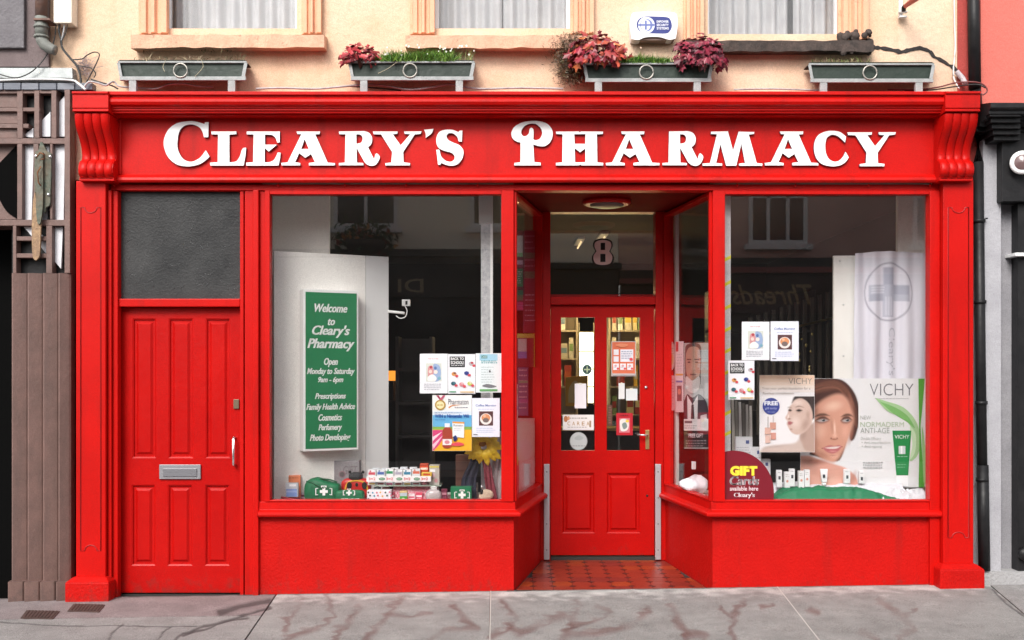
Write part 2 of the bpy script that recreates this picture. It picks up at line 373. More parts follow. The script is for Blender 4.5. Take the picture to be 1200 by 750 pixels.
CRACKS = [([(290,724),(262,728),(240,738),(215,742),(200,754)],1.3),([(318,712),(290,720),(262,728),(238,734),(215,745)],1.6),([(258,718),(285,710),(316,704)],3.6),([(145,732),(132,742),(125,754)],1.0),
 ([(0,729),(30,731),(80,733),(232,734)],0.6),([(200,733),(190,742),(182,754)],0.9),([(1162,690),(1180,708),(1200,722)],1.0)]
def seg_dist(px, py, pts):
    d = np.full(px.shape, 1e9)
    for (ax, ay), (bx, by) in zip(pts[:-1], pts[1:]):
        vx, vy = bx - ax, by - ay; t = np.clip(((px - ax) * vx + (py - ay) * vy) / (vx * vx + vy * vy), 0, 1)
        d = np.minimum(d, np.hypot(px - ax - t * vx, (py - ay - t * vy)))
    return d
def ground_mat():
    m = bpy.data.materials.new('concrete'); m.use_nodes = True; n = m.node_tree; b = n.nodes['Principled BSDF']; L = n.links.new
    geo = n.nodes.new('ShaderNodeNewGeometry')
    a = n.nodes.new('ShaderNodeVertexColor'); a.layer_name = 'Col'
    t = n.nodes.new('ShaderNodeTexNoise'); t.inputs['Scale'].default_value = 170; t.inputs['Detail'].default_value = 5
    t2 = n.nodes.new('ShaderNodeTexNoise'); t2.inputs['Scale'].default_value = 4.5; t2.inputs['Detail'].default_value = 9; t2.inputs['Roughness'].default_value = 0.7
    for q in (t, t2): L(geo.outputs['Position'], q.inputs['Vector'])
    ad = n.nodes.new('ShaderNodeMath'); ad.operation = 'MULTIPLY_ADD'; L(t2.outputs['Fac'], ad.inputs[0]); ad.inputs[1].default_value = .45; L(t.outputs['Fac'], ad.inputs[2])
    mr = n.nodes.new('ShaderNodeMapRange'); mr.inputs['From Min'].default_value = 0.48; mr.inputs['From Max'].default_value = 0.97
    mr.inputs['To Min'].default_value = 0.42; mr.inputs['To Max'].default_value = 1.6; L(ad.outputs[0], mr.inputs['Value'])
    vm = n.nodes.new('ShaderNodeVectorMath'); vm.operation = 'SCALE'; L(a.outputs[0], vm.inputs[0]); L(mr.outputs['Result'], vm.inputs['Scale'])
    L(vm.outputs[0], b.inputs['Base Color']); b.inputs['Roughness'].default_value = 0.8
    bp = n.nodes.new('ShaderNodeBump'); bp.inputs['Strength'].default_value = 0.5; bp.inputs['Distance'].default_value = 0.006
    L(t.outputs['Fac'], bp.inputs['Height']); L(bp.outputs['Normal'], b.inputs['Normal'])
    return m
CONC = ground_mat()
pave = MB().box(-40, 40, -2.2, 0.4, -0.75, -0.70, mat('joint_dirt', (0.09, 0.08, 0.07), 0.9)).build('pavement_base', kind='structure')
pavement = bpy.data.objects.new('pavement', None); COL.objects.link(pavement); pavement['kind'] = 'structure'; WORG['pavement'] = Vector((0, 0, 0))
def slab(poly_fn, x0, x1, y0, y1, step, tone, seed, edge=True):
    """one concrete bay; xl(y)/xr(y) give the slanting sides"""
    xl, xr = poly_fn
    nx = max(2, int((x1 - x0) / step)); ny = max(2, int((y1 - y0) / step))
    u, v = np.meshgrid(np.linspace(0, 1, nx), np.linspace(0, 1, ny))
    yy = y0 + (y1 - y0) * v; xa = np.vectorize(xl)(yy); xb = np.vectorize(xr)(yy); xx = xa + (xb - xa) * u
    zz = -0.02 + 0.015 * xx + 0.012 * np.minimum(yy, 0)
    k = (D + yy) / F; px = CX + xx / k; py = HY + (EYE - zz) / k
    rng = np.random.RandomState(seed)
    wob = lambda s: np.array([noise.noise(Vector((a * s, b * s, seed * 3.1))) for a, b in zip(xx.ravel(), yy.ravel())]).reshape(xx.shape)
    w1 = wob(3.0); w2 = wob(11.0)
    col = np.ones(xx.shape + (3,)) * np.array(tone)
    col *= (1 + 0.11 * w1 + 0.07 * w2)[..., None]
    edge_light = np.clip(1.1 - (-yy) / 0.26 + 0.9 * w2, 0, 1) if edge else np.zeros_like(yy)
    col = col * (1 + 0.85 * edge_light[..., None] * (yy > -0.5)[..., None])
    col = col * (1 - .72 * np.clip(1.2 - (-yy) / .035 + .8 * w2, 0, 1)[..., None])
    for pts, wd in STAINS:
        d = seg_dist(px + 7 * w2 + 3 * w1, py + 2.2 * w2, pts) / (wd * .95 * (1 + 0.9 * w2))
        a = np.clip(1.3 - d / 1.5, 0, 1) * np.clip(0.75 + 0.9 * w1, 0.2, 0.95) if edge else np.zeros_like(d)
        col = col * (1 - 0.72 * a[..., None]) + np.array((0.11, 0.055, 0.05)) * 0.78 * a[..., None]
    for pts, wd in CRACKS:
        d = seg_dist(px + 2 * w2, py + 1.2 * w2, pts) / wd
        a = np.clip(1.3 - d, 0, 0.85); col = col * (1 - a[..., None]) + np.array((0.05, 0.045, 0.045)) * a[..., None]
        zz = zz - 0.004 * a
    idx = np.arange(nx * ny).reshape(ny, nx)
    fs = np.stack([idx[:-1, :-1], idx[:-1, 1:], idx[1:, 1:], idx[1:, :-1]], -1).reshape(-1, 4).tolist()
    vs = np.stack([xx, yy, zz], -1).reshape(-1, 3)
    b = MB(); b.add(vs.tolist(), fs, CONC, True); cols = col.reshape(-1, 3).tolist()
    # side skirt so the slab has thickness
    ring = list(idx[0, :]) + list(idx[1:, -1]) + list(idx[-1, -2::-1]) + list(idx[-2:0:-1, 0])
    o = len(b.v); b.v += [b.v[i] for i in ring] + [b.v[i] - Vector((0, 0, 0.06)) for i in ring]; n = len(ring)
    for i in range(n): b.f.append([o + i, o + (i + 1) % n, o + n + (i + 1) % n, o + n + i]); b.m.append(0); b.sm.append(False)
    cols += [cols[i] for i in ring] * 2
    b.build('paving_slab', pavement, colors=cols)
def line(pxa, pya, pxb, pyb, off=0.0):
    def gp(px, py):                      # ground point under a photo pixel
        y = -0.5
        for _ in range(20):
            k = (D + y) / F; x = (px - CX) * k; y = (EYE - G(x, y)) * F / (py - HY) - D
        return (px - CX) * (D + y) / F, y
    (xa, ya), (xb, yb) = gp(pxa, pya), gp(pxb, pyb)
    return lambda y: xa + (xb - xa) * (y - ya) / (yb - ya) + off
J1 = line(320, 702, 287, 750); J2 = line(575, 697, 574, 750); J3 = line(913, 690, 960, 750); J4 = line(1163, 688, 1203, 722)
c = lambda x: (lambda y: x)
g = 0.006
off = lambda f, d: (lambda y: f(y) + d)
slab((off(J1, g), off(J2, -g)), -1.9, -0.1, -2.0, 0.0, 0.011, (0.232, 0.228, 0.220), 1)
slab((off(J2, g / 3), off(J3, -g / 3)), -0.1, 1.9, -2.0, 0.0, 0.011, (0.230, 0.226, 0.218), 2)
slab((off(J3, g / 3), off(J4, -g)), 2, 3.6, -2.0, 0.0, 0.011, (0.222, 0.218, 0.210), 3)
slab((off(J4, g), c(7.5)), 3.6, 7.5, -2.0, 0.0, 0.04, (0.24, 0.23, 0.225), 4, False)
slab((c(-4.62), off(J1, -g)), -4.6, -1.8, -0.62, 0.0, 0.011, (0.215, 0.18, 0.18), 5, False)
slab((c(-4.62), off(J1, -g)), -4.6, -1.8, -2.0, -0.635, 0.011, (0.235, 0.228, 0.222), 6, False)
slab((c(-7.5), c(-4.64)), -7.5, -4.6, -2.0, 0.0, 0.04, (0.27, 0.25, 0.245), 7, False)
MB().box(-40, 40, -2.15, -2.0, -0.7, -0.045, mat('kerb_stone', (0.30, 0.29, 0.28), 0.8, bump=(30, 0.4))).build('kerb', kind='structure')
MB().box(-60, 60, -9.4, -2.15, -0.7, -0.17, mat('asphalt', (0.05, 0.05, 0.052), 0.8, var=(6, (0.07, 0.07, 0.07), 0.8), bump=(120, 0.6))).build('road', kind='structure')
MB().box(-60, 60, -11.0, -9.4, -0.7, -0.05, mat('far_pavement_concrete', (0.30, 0.28, 0.27), 0.85, bump=(40, 0.4))).build('far_pavement', kind='structure')
MB().box(-60, 60, -90, -11.0, -0.7, -0.6, mat('earth', (0.2, 0.18, 0.15), 0.9)).build('ground', kind='structure')
MB().box(-60, 60, 0.4, 60, -0.75, -0.65, mat('earth', (0.2, 0.18, 0.15), 0.9)).build('ground_behind', kind='structure')
for J in (J2, J3):
    b = MB(); n = 24
    for i in range(n):
        ya, yb_ = -1.95 * i / n, -1.95 * (i + 1) / n; q = [(J(ya) - .0035, ya), (J(ya) + .0035, ya), (J(yb_) + .0035, yb_), (J(yb_) - .0035, yb_)]
        b.hexa([(x, y, G(x, y) - .03) for x, y in q], [(x, y, G(x, y) + .001) for x, y in q], mat('joint_sealant', (.46, .44, .41), .7))
    b.build('expansion_joint', pavement)
def groundpt(px, py, dz=0.0):
    y = -0.5
    for _ in range(25):
        k = (D + y) / F; x = (px - CX) * k; y = (EYE - G(x, y)) * F / (py - HY) - D
    return Vector((x, y, G(x, y) + dz))
RUST = mat('rusty_iron', (0.055, 0.035, 0.03), 0.8, var=(40, (0.10, 0.05, 0.04), 0.8), bump=(80, 0.5))
for q, lab in (([(24, 725), (31, 716), (70, 717), (62, 726)], 'small dark rectangular iron cover in the pavement below the fluted brown column, nearer the kerb'),
               ([(79, 717), (86, 708.5), (123, 709.5), (116, 718)], 'small dark rectangular iron cover in the pavement at the foot of the red pilaster')):
    p = [groundpt(a, b) for a, b in q]; cc = sum(p, Vector()) / 4
    r = base('iron_cover', cc, lab, 'drain cover', 'iron covers in the pavement')
    MB().hexa([v - Vector((0, 0, 0.01)) for v in p], [v + Vector((0, 0, 0.006)) for v in p], RUST).build('frame', r)
    b = MB(); 
    for i in range(9):
        t0, t1 = (i + .25) / 9, (i + .75) / 9
        e = [p[0].lerp(p[3], t0), p[1].lerp(p[2], t0), p[1].lerp(p[2], t1), p[0].lerp(p[3], t1)]
        e = [v.lerp(cc, 0.08) for v in e]
        b.hexa([v + Vector((0, 0, 0.006)) for v in e], [v + Vector((0, 0, 0.010)) for v in e], RUST)
    b.build('grille', r)

# ================================================================== PHARMACY BUILDING
BL = base('pharmacy_building', (0, 0, 0), 'cream two storey building with glossy red ground floor shopfront, red doors and sash windows above', 'building')
XL, XR = -3.23, 3.38            # left and right ends of the red shopfront
def wall_holes(name, x0, x1, z0, z1, y, th, holes, m, parent):
    b = MB(); xs = sorted({x0, x1, *[h[0] for h in holes], *[h[1] for h in holes]}); zs = sorted({z0, z1, *[h[2] for h in holes], *[h[3] for h in holes]})
    for i in range(len(xs) - 1):
        for j in range(len(zs) - 1):
            cx, cz = (xs[i] + xs[i+1]) / 2, (zs[j] + zs[j+1]) / 2
            if any(h[0] < cx < h[1] and h[2] < cz < h[3] for h in holes): continue
            for yy in (y, y + th): b.add([(xs[i], yy, zs[j]), (xs[i+1], yy, zs[j]), (xs[i+1], yy, zs[j+1]), (xs[i], yy, zs[j+1])], [(0, 1, 2, 3)], m)
    for h in holes:
        a = [(h[0], h[2]), (h[1], h[2]), (h[1], h[3]), (h[0], h[3])]
        for i in range(4):
            p, q = a[i], a[(i + 1) % 4]; b.add([(p[0], y, p[1]), (q[0], y, q[1]), (q[0], y + th, q[1]), (p[0], y + th, p[1])], [(0, 1, 2, 3)], m)
    for p, q in (((x0, z0), (x1, z0)), ((x1, z0), (x1, z1)), ((x1, z1), (x0, z1)), ((x0, z1), (x0, z0))):
        b.add([(p[0], y, p[1]), (q[0], y, q[1]), (q[0], y + th, q[1]), (p[0], y + th, p[1])], [(0, 1, 2, 3)], m)
    return b.build(name, parent)
WY = 0.06
FZT = 3.14 + 0.0                   # bottom of upper masonry (behind the fascia)
ups = [(195.5, 351.5, 39.5, 'l'), (509.5, 668, 39.5, 'm'), (826, 982.5, 46, 'r')]
holes = [(X(a, WY + .12), X(b, WY + .12), Z(c_, WY + .12) - 0.0, 5.45) for a, b, c_, _ in ups]
wall_holes('upper_wall', X(57, WY), X(1122, WY), 3.0, 6.6, WY, 0.3, holes, CREAM, BL)
MB().box(X(57, WY) , X(1122, WY), WY + 0.31, 6.5, 6.45, 6.6, mat('roof_slate', (0.08, 0.08, 0.09), 0.7)).build('roof', BL)
for sx, sw in ((X(57, WY) + 0.02, .25), (3.360, .008)):
    MB().box(sx, sx + sw, WY + 0.31, 6.5, -0.3, 6.44, OFFW if False else mat('party_wall_plaster', (0.34, 0.33, 0.31), 0.9)).build('party_wall', BL)
MB().box(X(57, WY) + .28, X(1122, WY) - .28, 6.2, 6.5, -0.3, 6.44, mat('party_wall_plaster', 0)).build('back_wall', BL)
MB().box(X(57, WY) + .28, X(1122, WY) - .28, 0.37, 6.19, 3.12, 3.22, mat('ceiling_paint', (0.35, 0.34, 0.33), 0.9)).build('upper_floor', BL)
SHEER = mat('sheer_curtain', (0.40, 0.40, 0.41), 0.9, var=(5, (0.30, 0.30, 0.315), 0.9), grain=0)
UPVC = mat('white_frame', (0.82, 0.82, 0.84), 0.35)
for wi, (a, b_, c_, k) in enumerate(ups):
    x0, x1, z0, z1 = holes[wi]; yf = WY + 0.10
    wn = MB(); t = 0.045
    wn.box(x0, x1, yf, yf + .06, z0, z0 + .024, UPVC); wn.box(x0, x1, yf, yf + .06, z1 - t, z1, UPVC)
    wn.box(x0, x0 + .03, yf + .001, yf + .059, z0 + .024, z1 - t, UPVC); wn.box(x1 - .03, x1, yf + .001, yf + .059, z0 + .024, z1 - t, UPVC)
    wn.box(x0 + .03, x1 - .03, yf + .002, yf + .058, (z0 + z1) / 2, (z0 + z1) / 2 + .05, UPVC)
    fr = wn.build('window', BL, bevel=0.004, label='white framed sash window with pale net curtain' if k != 'r' else 'white framed sash window above the black stained sill')
    MB().box(x0 + .03, x1 - .03, yf + .028, yf + .034, z0 + .025, z1 - t, GLASSU).build('pane', fr)
    cb = MB(); n = 90; vs = []; rr = random.Random(wi + 3)
    ph = [rr.uniform(0, 6) for _ in range(4)]
    for j, zz in enumerate((z0 - 0.05, z1)):
        for i in range(n):
            u = i / (n - 1); yy = yf + .14 + .030 * math.sin(u * 62 + ph[0] + .6 * math.sin(u * 9)) + .012 * math.sin(u * 23 + ph[1]) + .01 * j * math.sin(u * 31)
            vs.append((x0 + (x1 - x0) * u, yy, zz))
    split = n // 2 + (wi - 1) * 6
    cb.add(vs, [(i, i + 1, n + i + 1, n + i) for i in range(n - 1) if not (wi == 2 and 58 <= i <= 61) and not (wi == 1 and 44 <= i <= 44)], SHEER, True)
    cb.build('curtain', fr)
    MB().box(x0 - .1, x1 + .1, yf + .6, yf + .62, z0 - .2, z1 + .2, mat('room_dark', (0.10, 0.095, 0.09), 0.9)).build('room_back', fr)
def arch(pxa, pxb, z0, lean=False):        # fluted architrave beside an upper window
    a, b = X(pxa, 0), X(pxb, 0); w_ = b - a
    st = [(0, .0), (.10, .0), (.14, .035), (.30, .035), (.34, .012), (.44, .012), (.50, .045), (.60, .045), (.66, .015), (.78, .015), (.82, .04), (1, .04)]
    pr = [(a, WY - .001)] + [(a + w_ * u, WY - .02 - d) for u, d in st] + [(b, WY - .001)]
    MB().extz(pr, z0, 5.6, PEACH).build('architrave', BL)
for a, b_, c_ in ((160, 195, 38), (352, 376, 38), (480, 509, 38), (669, 696, 38), (802, 825, 45), (984, 1018, 45)):
    arch(a, b_, Z(c_, 0) + .001)
def sill(pxa, pxb, pya, pyb, m, lab=None, seed=0, rough=0.006):
    y0, y1 = -0.06, WY - 0.002; b = MB(); n = 60; rr = random.Random(seed); a, e = X(pxa, y0), X(pxb, y0); zt, zb = Z(pya, y0), Z(pyb, y0)
    vs = []
    for i in range(n + 1):
        x = a + (e - a) * i / n; j = lambda s: noise.noise(Vector((x * 9 + seed, s * 4.3, 1))) * rough * 1.6
        vs += [(x, y0 + j(1), zb + j(2)), (x, y0 + j(3), zt + j(4) * .6), (x, y1, zt + .012), (x, y1, zb + .01)]
    fs = [(4*i, 4*i+4, 4*i+5, 4*i+1) for i in range(n)] + [(4*i+1, 4*i+5, 4*i+6, 4*i+2) for i in range(n)] + [(4*i, 4*i+3, 4*i+7, 4*i+4) for i in range(n)] + [(0, 1, 2, 3), (4*n, 4*n+3, 4*n+2, 4*n+1)]
    b.add(vs, fs, m); return b.build('window_sill', BL, label=lab)
sill(153, 380, 40.5, 56, SILLM, 'peeling peach stone sill', 1)
sill(475, 702, 41.5, 56, SILLM, 'peach stone sill half hidden by dry foliage', 5)
sill(800, 1024, 47.5, 60, SILLD, 'crumbling sill stained black', 9, 0.008)
# ragged black growth at the right end of the stained sill and the tarred crack
rr = random.Random(4); b = MB()
for i in range(46):
    px = rr.uniform(984, 1022); py = rr.uniform(36, 62); s = rr.uniform(.012, .035)
    if py < 42 and px < 990: continue
    b.blob(P(px, py, rr.uniform(-.05, .03)), (s, s * .6, s), SILLD, 4, jit=.6)
b.build('black_moss', BL, kind='stuff')
CRK = [(1020, 55), (1032, 56), (1044, 58), (1056, 61), (1068, 58), (1078, 56), (1088, 59), (1096, 67), (1106, 72), (1115, 78), (1122, 82)]
b = MB(); up = []; dn = []
for i in range(len(CRK) * 4 - 3):
    t = i / 4; k = int(t); k2 = min(k + 1, len(CRK) - 1); q = t - k
    x = CRK[k][0] * (1 - q) + CRK[k2][0] * q; y = CRK[k][1] * (1 - q) + CRK[k2][1] * q
    w_ = 2.2 + 1.4 * noise.noise(Vector((x * .2, 0, 0))) * 2; up.append((x, y - max(w_, .8))); dn.append((x, y + max(w_ * .9, .8)))
b.poly([up + dn[::-1]], flat(WY - .006), mat('crack_tar', (0.03, 0.026, 0.026), 0.9, bump=(60, 0.8)), 0.005)
b.build('tar_patch', BL)
# ---- shopfront cornice
prof = [(y * .85, p) for y, p in [(0.05, 107), (-.27, 107), (-.27, 111), (-.245, 112), (-.245, 114), (-.262, 116), (-.264, 119), (-.252, 122.5), (-.225, 125), (-.225, 126.5), (-.212, 127), (-.212, 129.5), (-.198, 130), (-.196, 132.5), (-.15, 133.5), (-.15, 135.5), (0.05, 135)]]
MB().extx([(y, Z(p, y if y < 0 else -.14)) for y, p in prof], X(127, -.2), X(1109, -.2), RED).build('cornice', BL, bevel=0.003)
MB().box(X(86, -.2), X(1146, -.2), -.20, WY - .002, Z(107, -.27) + .001, Z(107, -.27) + .012, mat('lead_flashing', (0.16, 0.16, 0.17), 0.6, bump=(20, .3))).build('lead_flashing', BL)
# ---- soffit strip between the fascia and the windows, posts and sills
GY = 0.03                                     # plane of the display window panes
zf = Z(214.5, -.06)                           # underside of fascia
MB().box(X(130, 0), X(1110, 0), -0.01, 0.10, zf - .045, zf - .001, RED).build('head_rail', BL, bevel=.004)
# ---- consoles
def console(xa, xb):
    z = lambda py, y: Z(py, y)
    kd = .78
    side = [(0.0, 107), (-.33, 107), (-.33, 109.5), (-.315, 110.5), (-.315, 126.5), (-.305, 127), (-.305, 128.2), (-.315, 128.6), (-.315, 130.4), (-.30, 131)]
    s1 = [(-.295, 133), (-.29, 140), (-.272, 147), (-.24, 154), (-.20, 161), (-.165, 168), (-.140, 175), (-.13, 181), (-.13, 186)]
    s2 = [(-.145, 188), (-.175, 189), (-.20, 192), (-.213, 197), (-.21, 202), (-.19, 206), (-.17, 207.5), (-.185, 208), (-.185, 211.5), (0.0, 211.5)]
    r = BL
    side, s1, s2 = ([(y * kd, p) for y, p in l] for l in (side, s1, s2))
    MB().extx([(y, z(p, y)) for y, p in side] + [(0.0, z(131, -.3))], xa, xb, RED).build('console_cap', r, bevel=.003)
    # carcass slightly recessed, four raised ribs following the scroll
    w_ = xb - xa; core = [(0.0, z(131, -.3) - .001)] + [(y + .012, z(p, y)) for y, p in s1] + [(y + .010, z(p, y)) for y, p in s2[:-1]] + [(0.0, z(211.5, -.18))]
    con = MB().extx(core, xa + .003, xb - .003, RED).build('console', r, bevel=.002)
    for i in range(4):
        a = xa + .006 + (w_ - .012) * i / 4 + .0014; e = xa + .006 + (w_ - .012) * (i + 1) / 4 - .0014
        front = s1 + s2[:-2]; n = len(front); b = MB(); vs = []
        for y, p in front:
            for x, dy in ((a, .008), (a + .003, .001), ((a + e) / 2, -.001), (e - .003, .001), (e, .008)): vs.append((x, y + dy, z(p, y)))
        b.add(vs, [(5*k+j, 5*k+j+1, 5*k+j+6, 5*k+j+5) for k in range(n - 1) for j in range(4)], RED, True)
        b.add(vs[:5], [(0, 1, 2, 3, 4)], RED); b.add(vs[-5:], [(4, 3, 2, 1, 0)], RED)
        b.build('scroll_rib', con)
CLX = (-3.115, -2.862); CRX = (3.072, 3.318)
console(*CLX); console(*CRX)
# ---- pilasters
def pilaster(xa, xb, grooves):
    gz = lambda x, y: G(x, y) - .08
    yf = -.08; ztop = Z(212, -.08)
    pz = 0.165 + G(xa)
    sh = MB().box(xa, xb, yf, .04, pz - .1, ztop, RED); pil = sh.build('pilaster', BL, bevel=.005)
    MB().hexa([(xa - .05, -.15, -.3), (xb + .05, -.15, -.3), (xb + .05, .04, -.3), (xa - .05, .04, -.3)], [(xa - .05, -.15, pz - .03), (xb + .05, -.15, pz - .03), (xb + .05, .04, pz - .03), (xa - .05, .04, pz - .03)], RED2)\
        .hexa([(xa - .05, -.15, pz - .03), (xb + .05, -.15, pz - .03), (xb + .05, .04, pz - .03), (xa - .05, .04, pz - .03)], [(xa - .015, -.10, pz), (xb + .015, -.10, pz), (xb + .015, .04, pz), (xa - .015, .04, pz)], RED2)\
        .build('plinth', pil, bevel=.006)
    # sunk outline of a panel, drawn by a thin raised bead with scooped ends
    i0, i1 = xa + .035, xb - .035; w_ = (i1 - i0) * .5; zt, zb = Z(243, yf), pz + .19
    top = [(i0, zt), (i0 + .026, zt)] + [(i0 + .028 + (i1 - i0 - .056) * t, zt - .040 * math.sqrt(max(0, 1 - (2 * t - 1) ** 2))) for t in [(1 - math.cos(math.pi * k / 14)) / 2 for k in range(15)]] + [(i1 - .026, zt), (i1, zt)]
    bot = [(i1, zb), (i1 - .026, zb)] + [(i1 - .028 - (i1 - i0 - .056) * t, zb + .040 * math.sqrt(max(0, 1 - (2 * t - 1) ** 2))) for t in [(1 - math.cos(math.pi * k / 14)) / 2 for k in range(15)]] + [(i0 + .026, zb), (i0, zb)]
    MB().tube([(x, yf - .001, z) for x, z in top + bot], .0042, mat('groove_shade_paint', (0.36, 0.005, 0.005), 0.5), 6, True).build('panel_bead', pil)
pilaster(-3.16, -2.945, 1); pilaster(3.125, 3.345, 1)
MB().box(-2.943, -2.917, -.045, .05, G(-2.9) - .1, zf - .05, RED).box(-2.915, -2.880, -.02, .05, G(-2.9) - .1, zf - .05, RED).build('door_post', BL, bevel=.004)
MB().box(3.05, 3.123, -.03, .06, G(3.1) - .1, zf - .05, RED).build('door_post', BL, bevel=.005)
# ---- street door
SD = .07
dx0, dx1 = X(141, SD), X(283.5, SD); dzt, dzb = Z(361, SD), Z(694.5, SD)
dm = MB(); bd = .038
cols_ = [(155, 183), (197.5, 226.5), (241, 270)]
def panelled(name, parent, x0, x1, z0, z1, y, openings, m, th=.045, lab=None):
    return wall_holes(name, x0, x1, z0, z1, y, th, openings, m, parent)
ph_ = [(X(a, SD), X(b, SD), Z(537, SD), Z(373, SD)) for a, b in cols_] + [(X(a - 1, SD), X(b - 1, SD), Z(663, SD), Z(568, SD)) for a, b in cols_]
door = panelled('door', BL, dx0, dx1, dzb, dzt, SD, ph_, REDD, lab=None); tag(door, 'six panel red street door with letterbox')
def field(x0, x1, z0, z1, y, parent, m, name='door_panel'):
    b = MB(); w_ = .014; r = [(0, .0), (w_ * .7, .006), (w_, .016), (w_ * 2, .016), (w_ * 3.2, .004)]
    rings = []
    for d, dy in r: rings.append([(x0 + d, y + dy, z0 + d), (x1 - d, y + dy, z0 + d), (x1 - d, y + dy, z1 - d), (x0 + d, y + dy, z1 - d)])
    vs = [v for q in rings for v in q]
    fs = [(4*i + j, 4*i + (j+1) % 4, 4*i + 4 + (j+1) % 4, 4*i + 4 + j) for i in range(len(r) - 1) for j in range(4)] + [tuple(range(4 * len(r) - 4, 4 * len(r)))]
    b.add(vs, fs, m); return b.build(name, parent)
for h in ph_: field(*h, SD, door, REDD)
b = MB().pb(186.5, 544.5, 235, 561.5, SD - .016, SD - .001, mat('letterbox_grey', (.27, .27, .29), .45, metal=.3)); lb = b.build('letterbox', door, bevel=.003)
MB().pb(191, 549, 230.5, 558.5, SD - .022, SD - .014, mat('flap_grey', (.22, .22, .24), .4, metal=.4)).build('flap', door, bevel=.002) if False else MB().pb(191, 549, 230.5, 558.5, SD - .022, SD - .0165, mat('flap_grey', (.22, .22, .24), .4, metal=.4)).build('letterbox_flap', door, bevel=.002)
a_, e_ = P(273.5, 513, SD - .05), P(273.5, 546, SD - .05)
MB().tube([a_ + Vector((0, .05, -.004)), a_ + Vector((0, .01, 0)), a_ + Vector((0, 0, -.012)), e_ + Vector((0, 0, .012)), e_ + Vector((0, .01, 0)), e_ + Vector((0, .05, .004))], .0085, mat('polished_steel', (.75, .75, .77), .2, metal=.9), 10).build('pull_handle', door)
MB().pb(273.5, 468, 280, 479, SD - .014, SD - .001, mat('lock_bronze', (.20, .15, .10), .45, metal=.6)).build('lock', door, bevel=.002)
MB().box(dx0, dx1, .06, .16, -.3, dzb - .012, mat('threshold_dark', (.03, .028, .026), .8)).build('threshold', BL)
# frame round the street door and fanlight
MB().box(dx0 - .03, dx0 - .004, .0, .14, -.2, zf - .05, RED).build('door_frame', BL, bevel=.003)
MB().box(dx1 + .004, dx1 + .03, .0, .14, -.2, zf - .05, RED).build('door_frame', BL, bevel=.003)
MB().box(dx0 - .003, dx1 + .003, .0, .12, Z(359.5, .0), Z(350, 0), RED).build('transom', BL, bevel=.006)
FG = mat('obscure_glass', (.010, .0105, .012), .36, var=(1.1, (.065, .065, .065), .9), bump=(75, .2), spec=.3)
fl = MB().box(dx0 - .003, dx1 + .003, .045, .055, Z(350, 0) + .001, zf - .046, FG).build('fanlight', BL, label='pebbled dark obscure glass over the street door')
# etched fern pattern on the obscure glass: thin raised strokes
rr = random.Random(2); b = MB()
for i in range(70):
    px, py = rr.uniform(148, 280), rr.uniform(228, 344); a0 = rr.uniform(0, 6.28); L_ = rr.uniform(4, 10); cv = rr.uniform(-.25, .25)
    pts = [P(px + math.cos(a0 + cv * k) * L_ * k / 4, py + math.sin(a0 + cv * k) * L_ * k / 4, .0438) for k in range(5)]
    b.tube(pts, [.0006, .0012, .0014, .0012, .0005], mat('etch_glass', (.09, .092, .095), .3), 5)
b.build('etched_pattern', fl, kind='stuff')
# post between street door and shop window: stepped mouldings
px_ = lambda p: X(p, 0)
MB().box(px_(286.6), px_(297.2), .0, .12, -.3, zf - .046, RED).box(px_(297.4), px_(304), -.03, .12, -.3, zf - .046, RED).box(px_(304.2), px_(311), .004, .12, Z(604, 0), zf - .046, RED).build('window_post', BL, bevel=.006, seg=3)
# ---- display windows -------------------------------------------------
SZ = Z(588, GY)
def riser(pts, name='stall_riser'):           # render-faced wall below a window; pts front line [(x,y)...]
    b = MB(); th = .12
    for (xa, ya), (xb, yb) in zip(pts[:-1], pts[1:]):
        n = 24; d = Vector((xb - xa, yb - ya, 0)).normalized(); nr = Vector((-d.y, d.x, 0))
        zt = Z(607, 0)
        for i in range(n):
            p = [Vector((xa + (xb - xa) * t, ya + (yb - ya) * t, 0)) for t in (i / n, (i + 1) / n)]
            b.add([(p[0].x, p[0].y, -.25), (p[1].x, p[1].y, -.25), (p[1].x, p[1].y, zt), (p[0].x, p[0].y, zt)], [(0, 1, 2, 3)], RED2)
        q = [Vector((xa, ya, 0)) + nr * th, Vector((xb, yb, 0)) + nr * th]
        b.add([(q[0].x, q[0].y, -.25), (q[1].x, q[1].y, -.25), (q[1].x, q[1].y, zt), (q[0].x, q[0].y, zt)], [(0, 1, 2, 3)], mat('party_wall_plaster', 0))
    return b.build(name, BL)
DY = 1.14
LM, RM = X(602, 0), X(835, 0)                 # recess corners on the facade
LD, RD = X(634, DY), X(779, DY)               # recess corners at the door
riser([(px_(302), .0), (LM, .0)]); riser([(LM, .001), (LD, DY)]); riser([(RM, .0), (px_(1102), .0)]); riser([(RD, DY), (RM, .001)])
def sweep(prof, pts, m, name, parent=None, bev=.003):
    """profile of (out, z) swept along a horizontal line; out is measured to the right-hand (street) side"""
    b = MB(); n = len(prof); P_ = [Vector((x, y, 0)) for x, y in pts]; rings = []
    for i, p in enumerate(P_):
        ds = []
        if i > 0: ds.append((p - P_[i-1]).normalized())
        if i < len(P_) - 1: ds.append((P_[i+1] - p).normalized())
        ns = [Vector((d.y, -d.x, 0)) for d in ds]; nn = sum(ns, Vector()).normalized(); s = 1 / max(.3, nn.dot(ns[0]))
        rings += [p + nn * (o * s) + Vector((0, 0, z)) for o, z in prof]
    fs = [(i*n + j, i*n + (j+1) % n, (i+1)*n + (j+1) % n, (i+1)*n + j) for i in range(len(P_) - 1) for j in range(n)] + [tuple(range(n)), tuple(range(len(rings) - n, len(rings)))[::-1]]
    b.add(rings, fs, m); return b.build(name, parent or BL, bevel=bev)
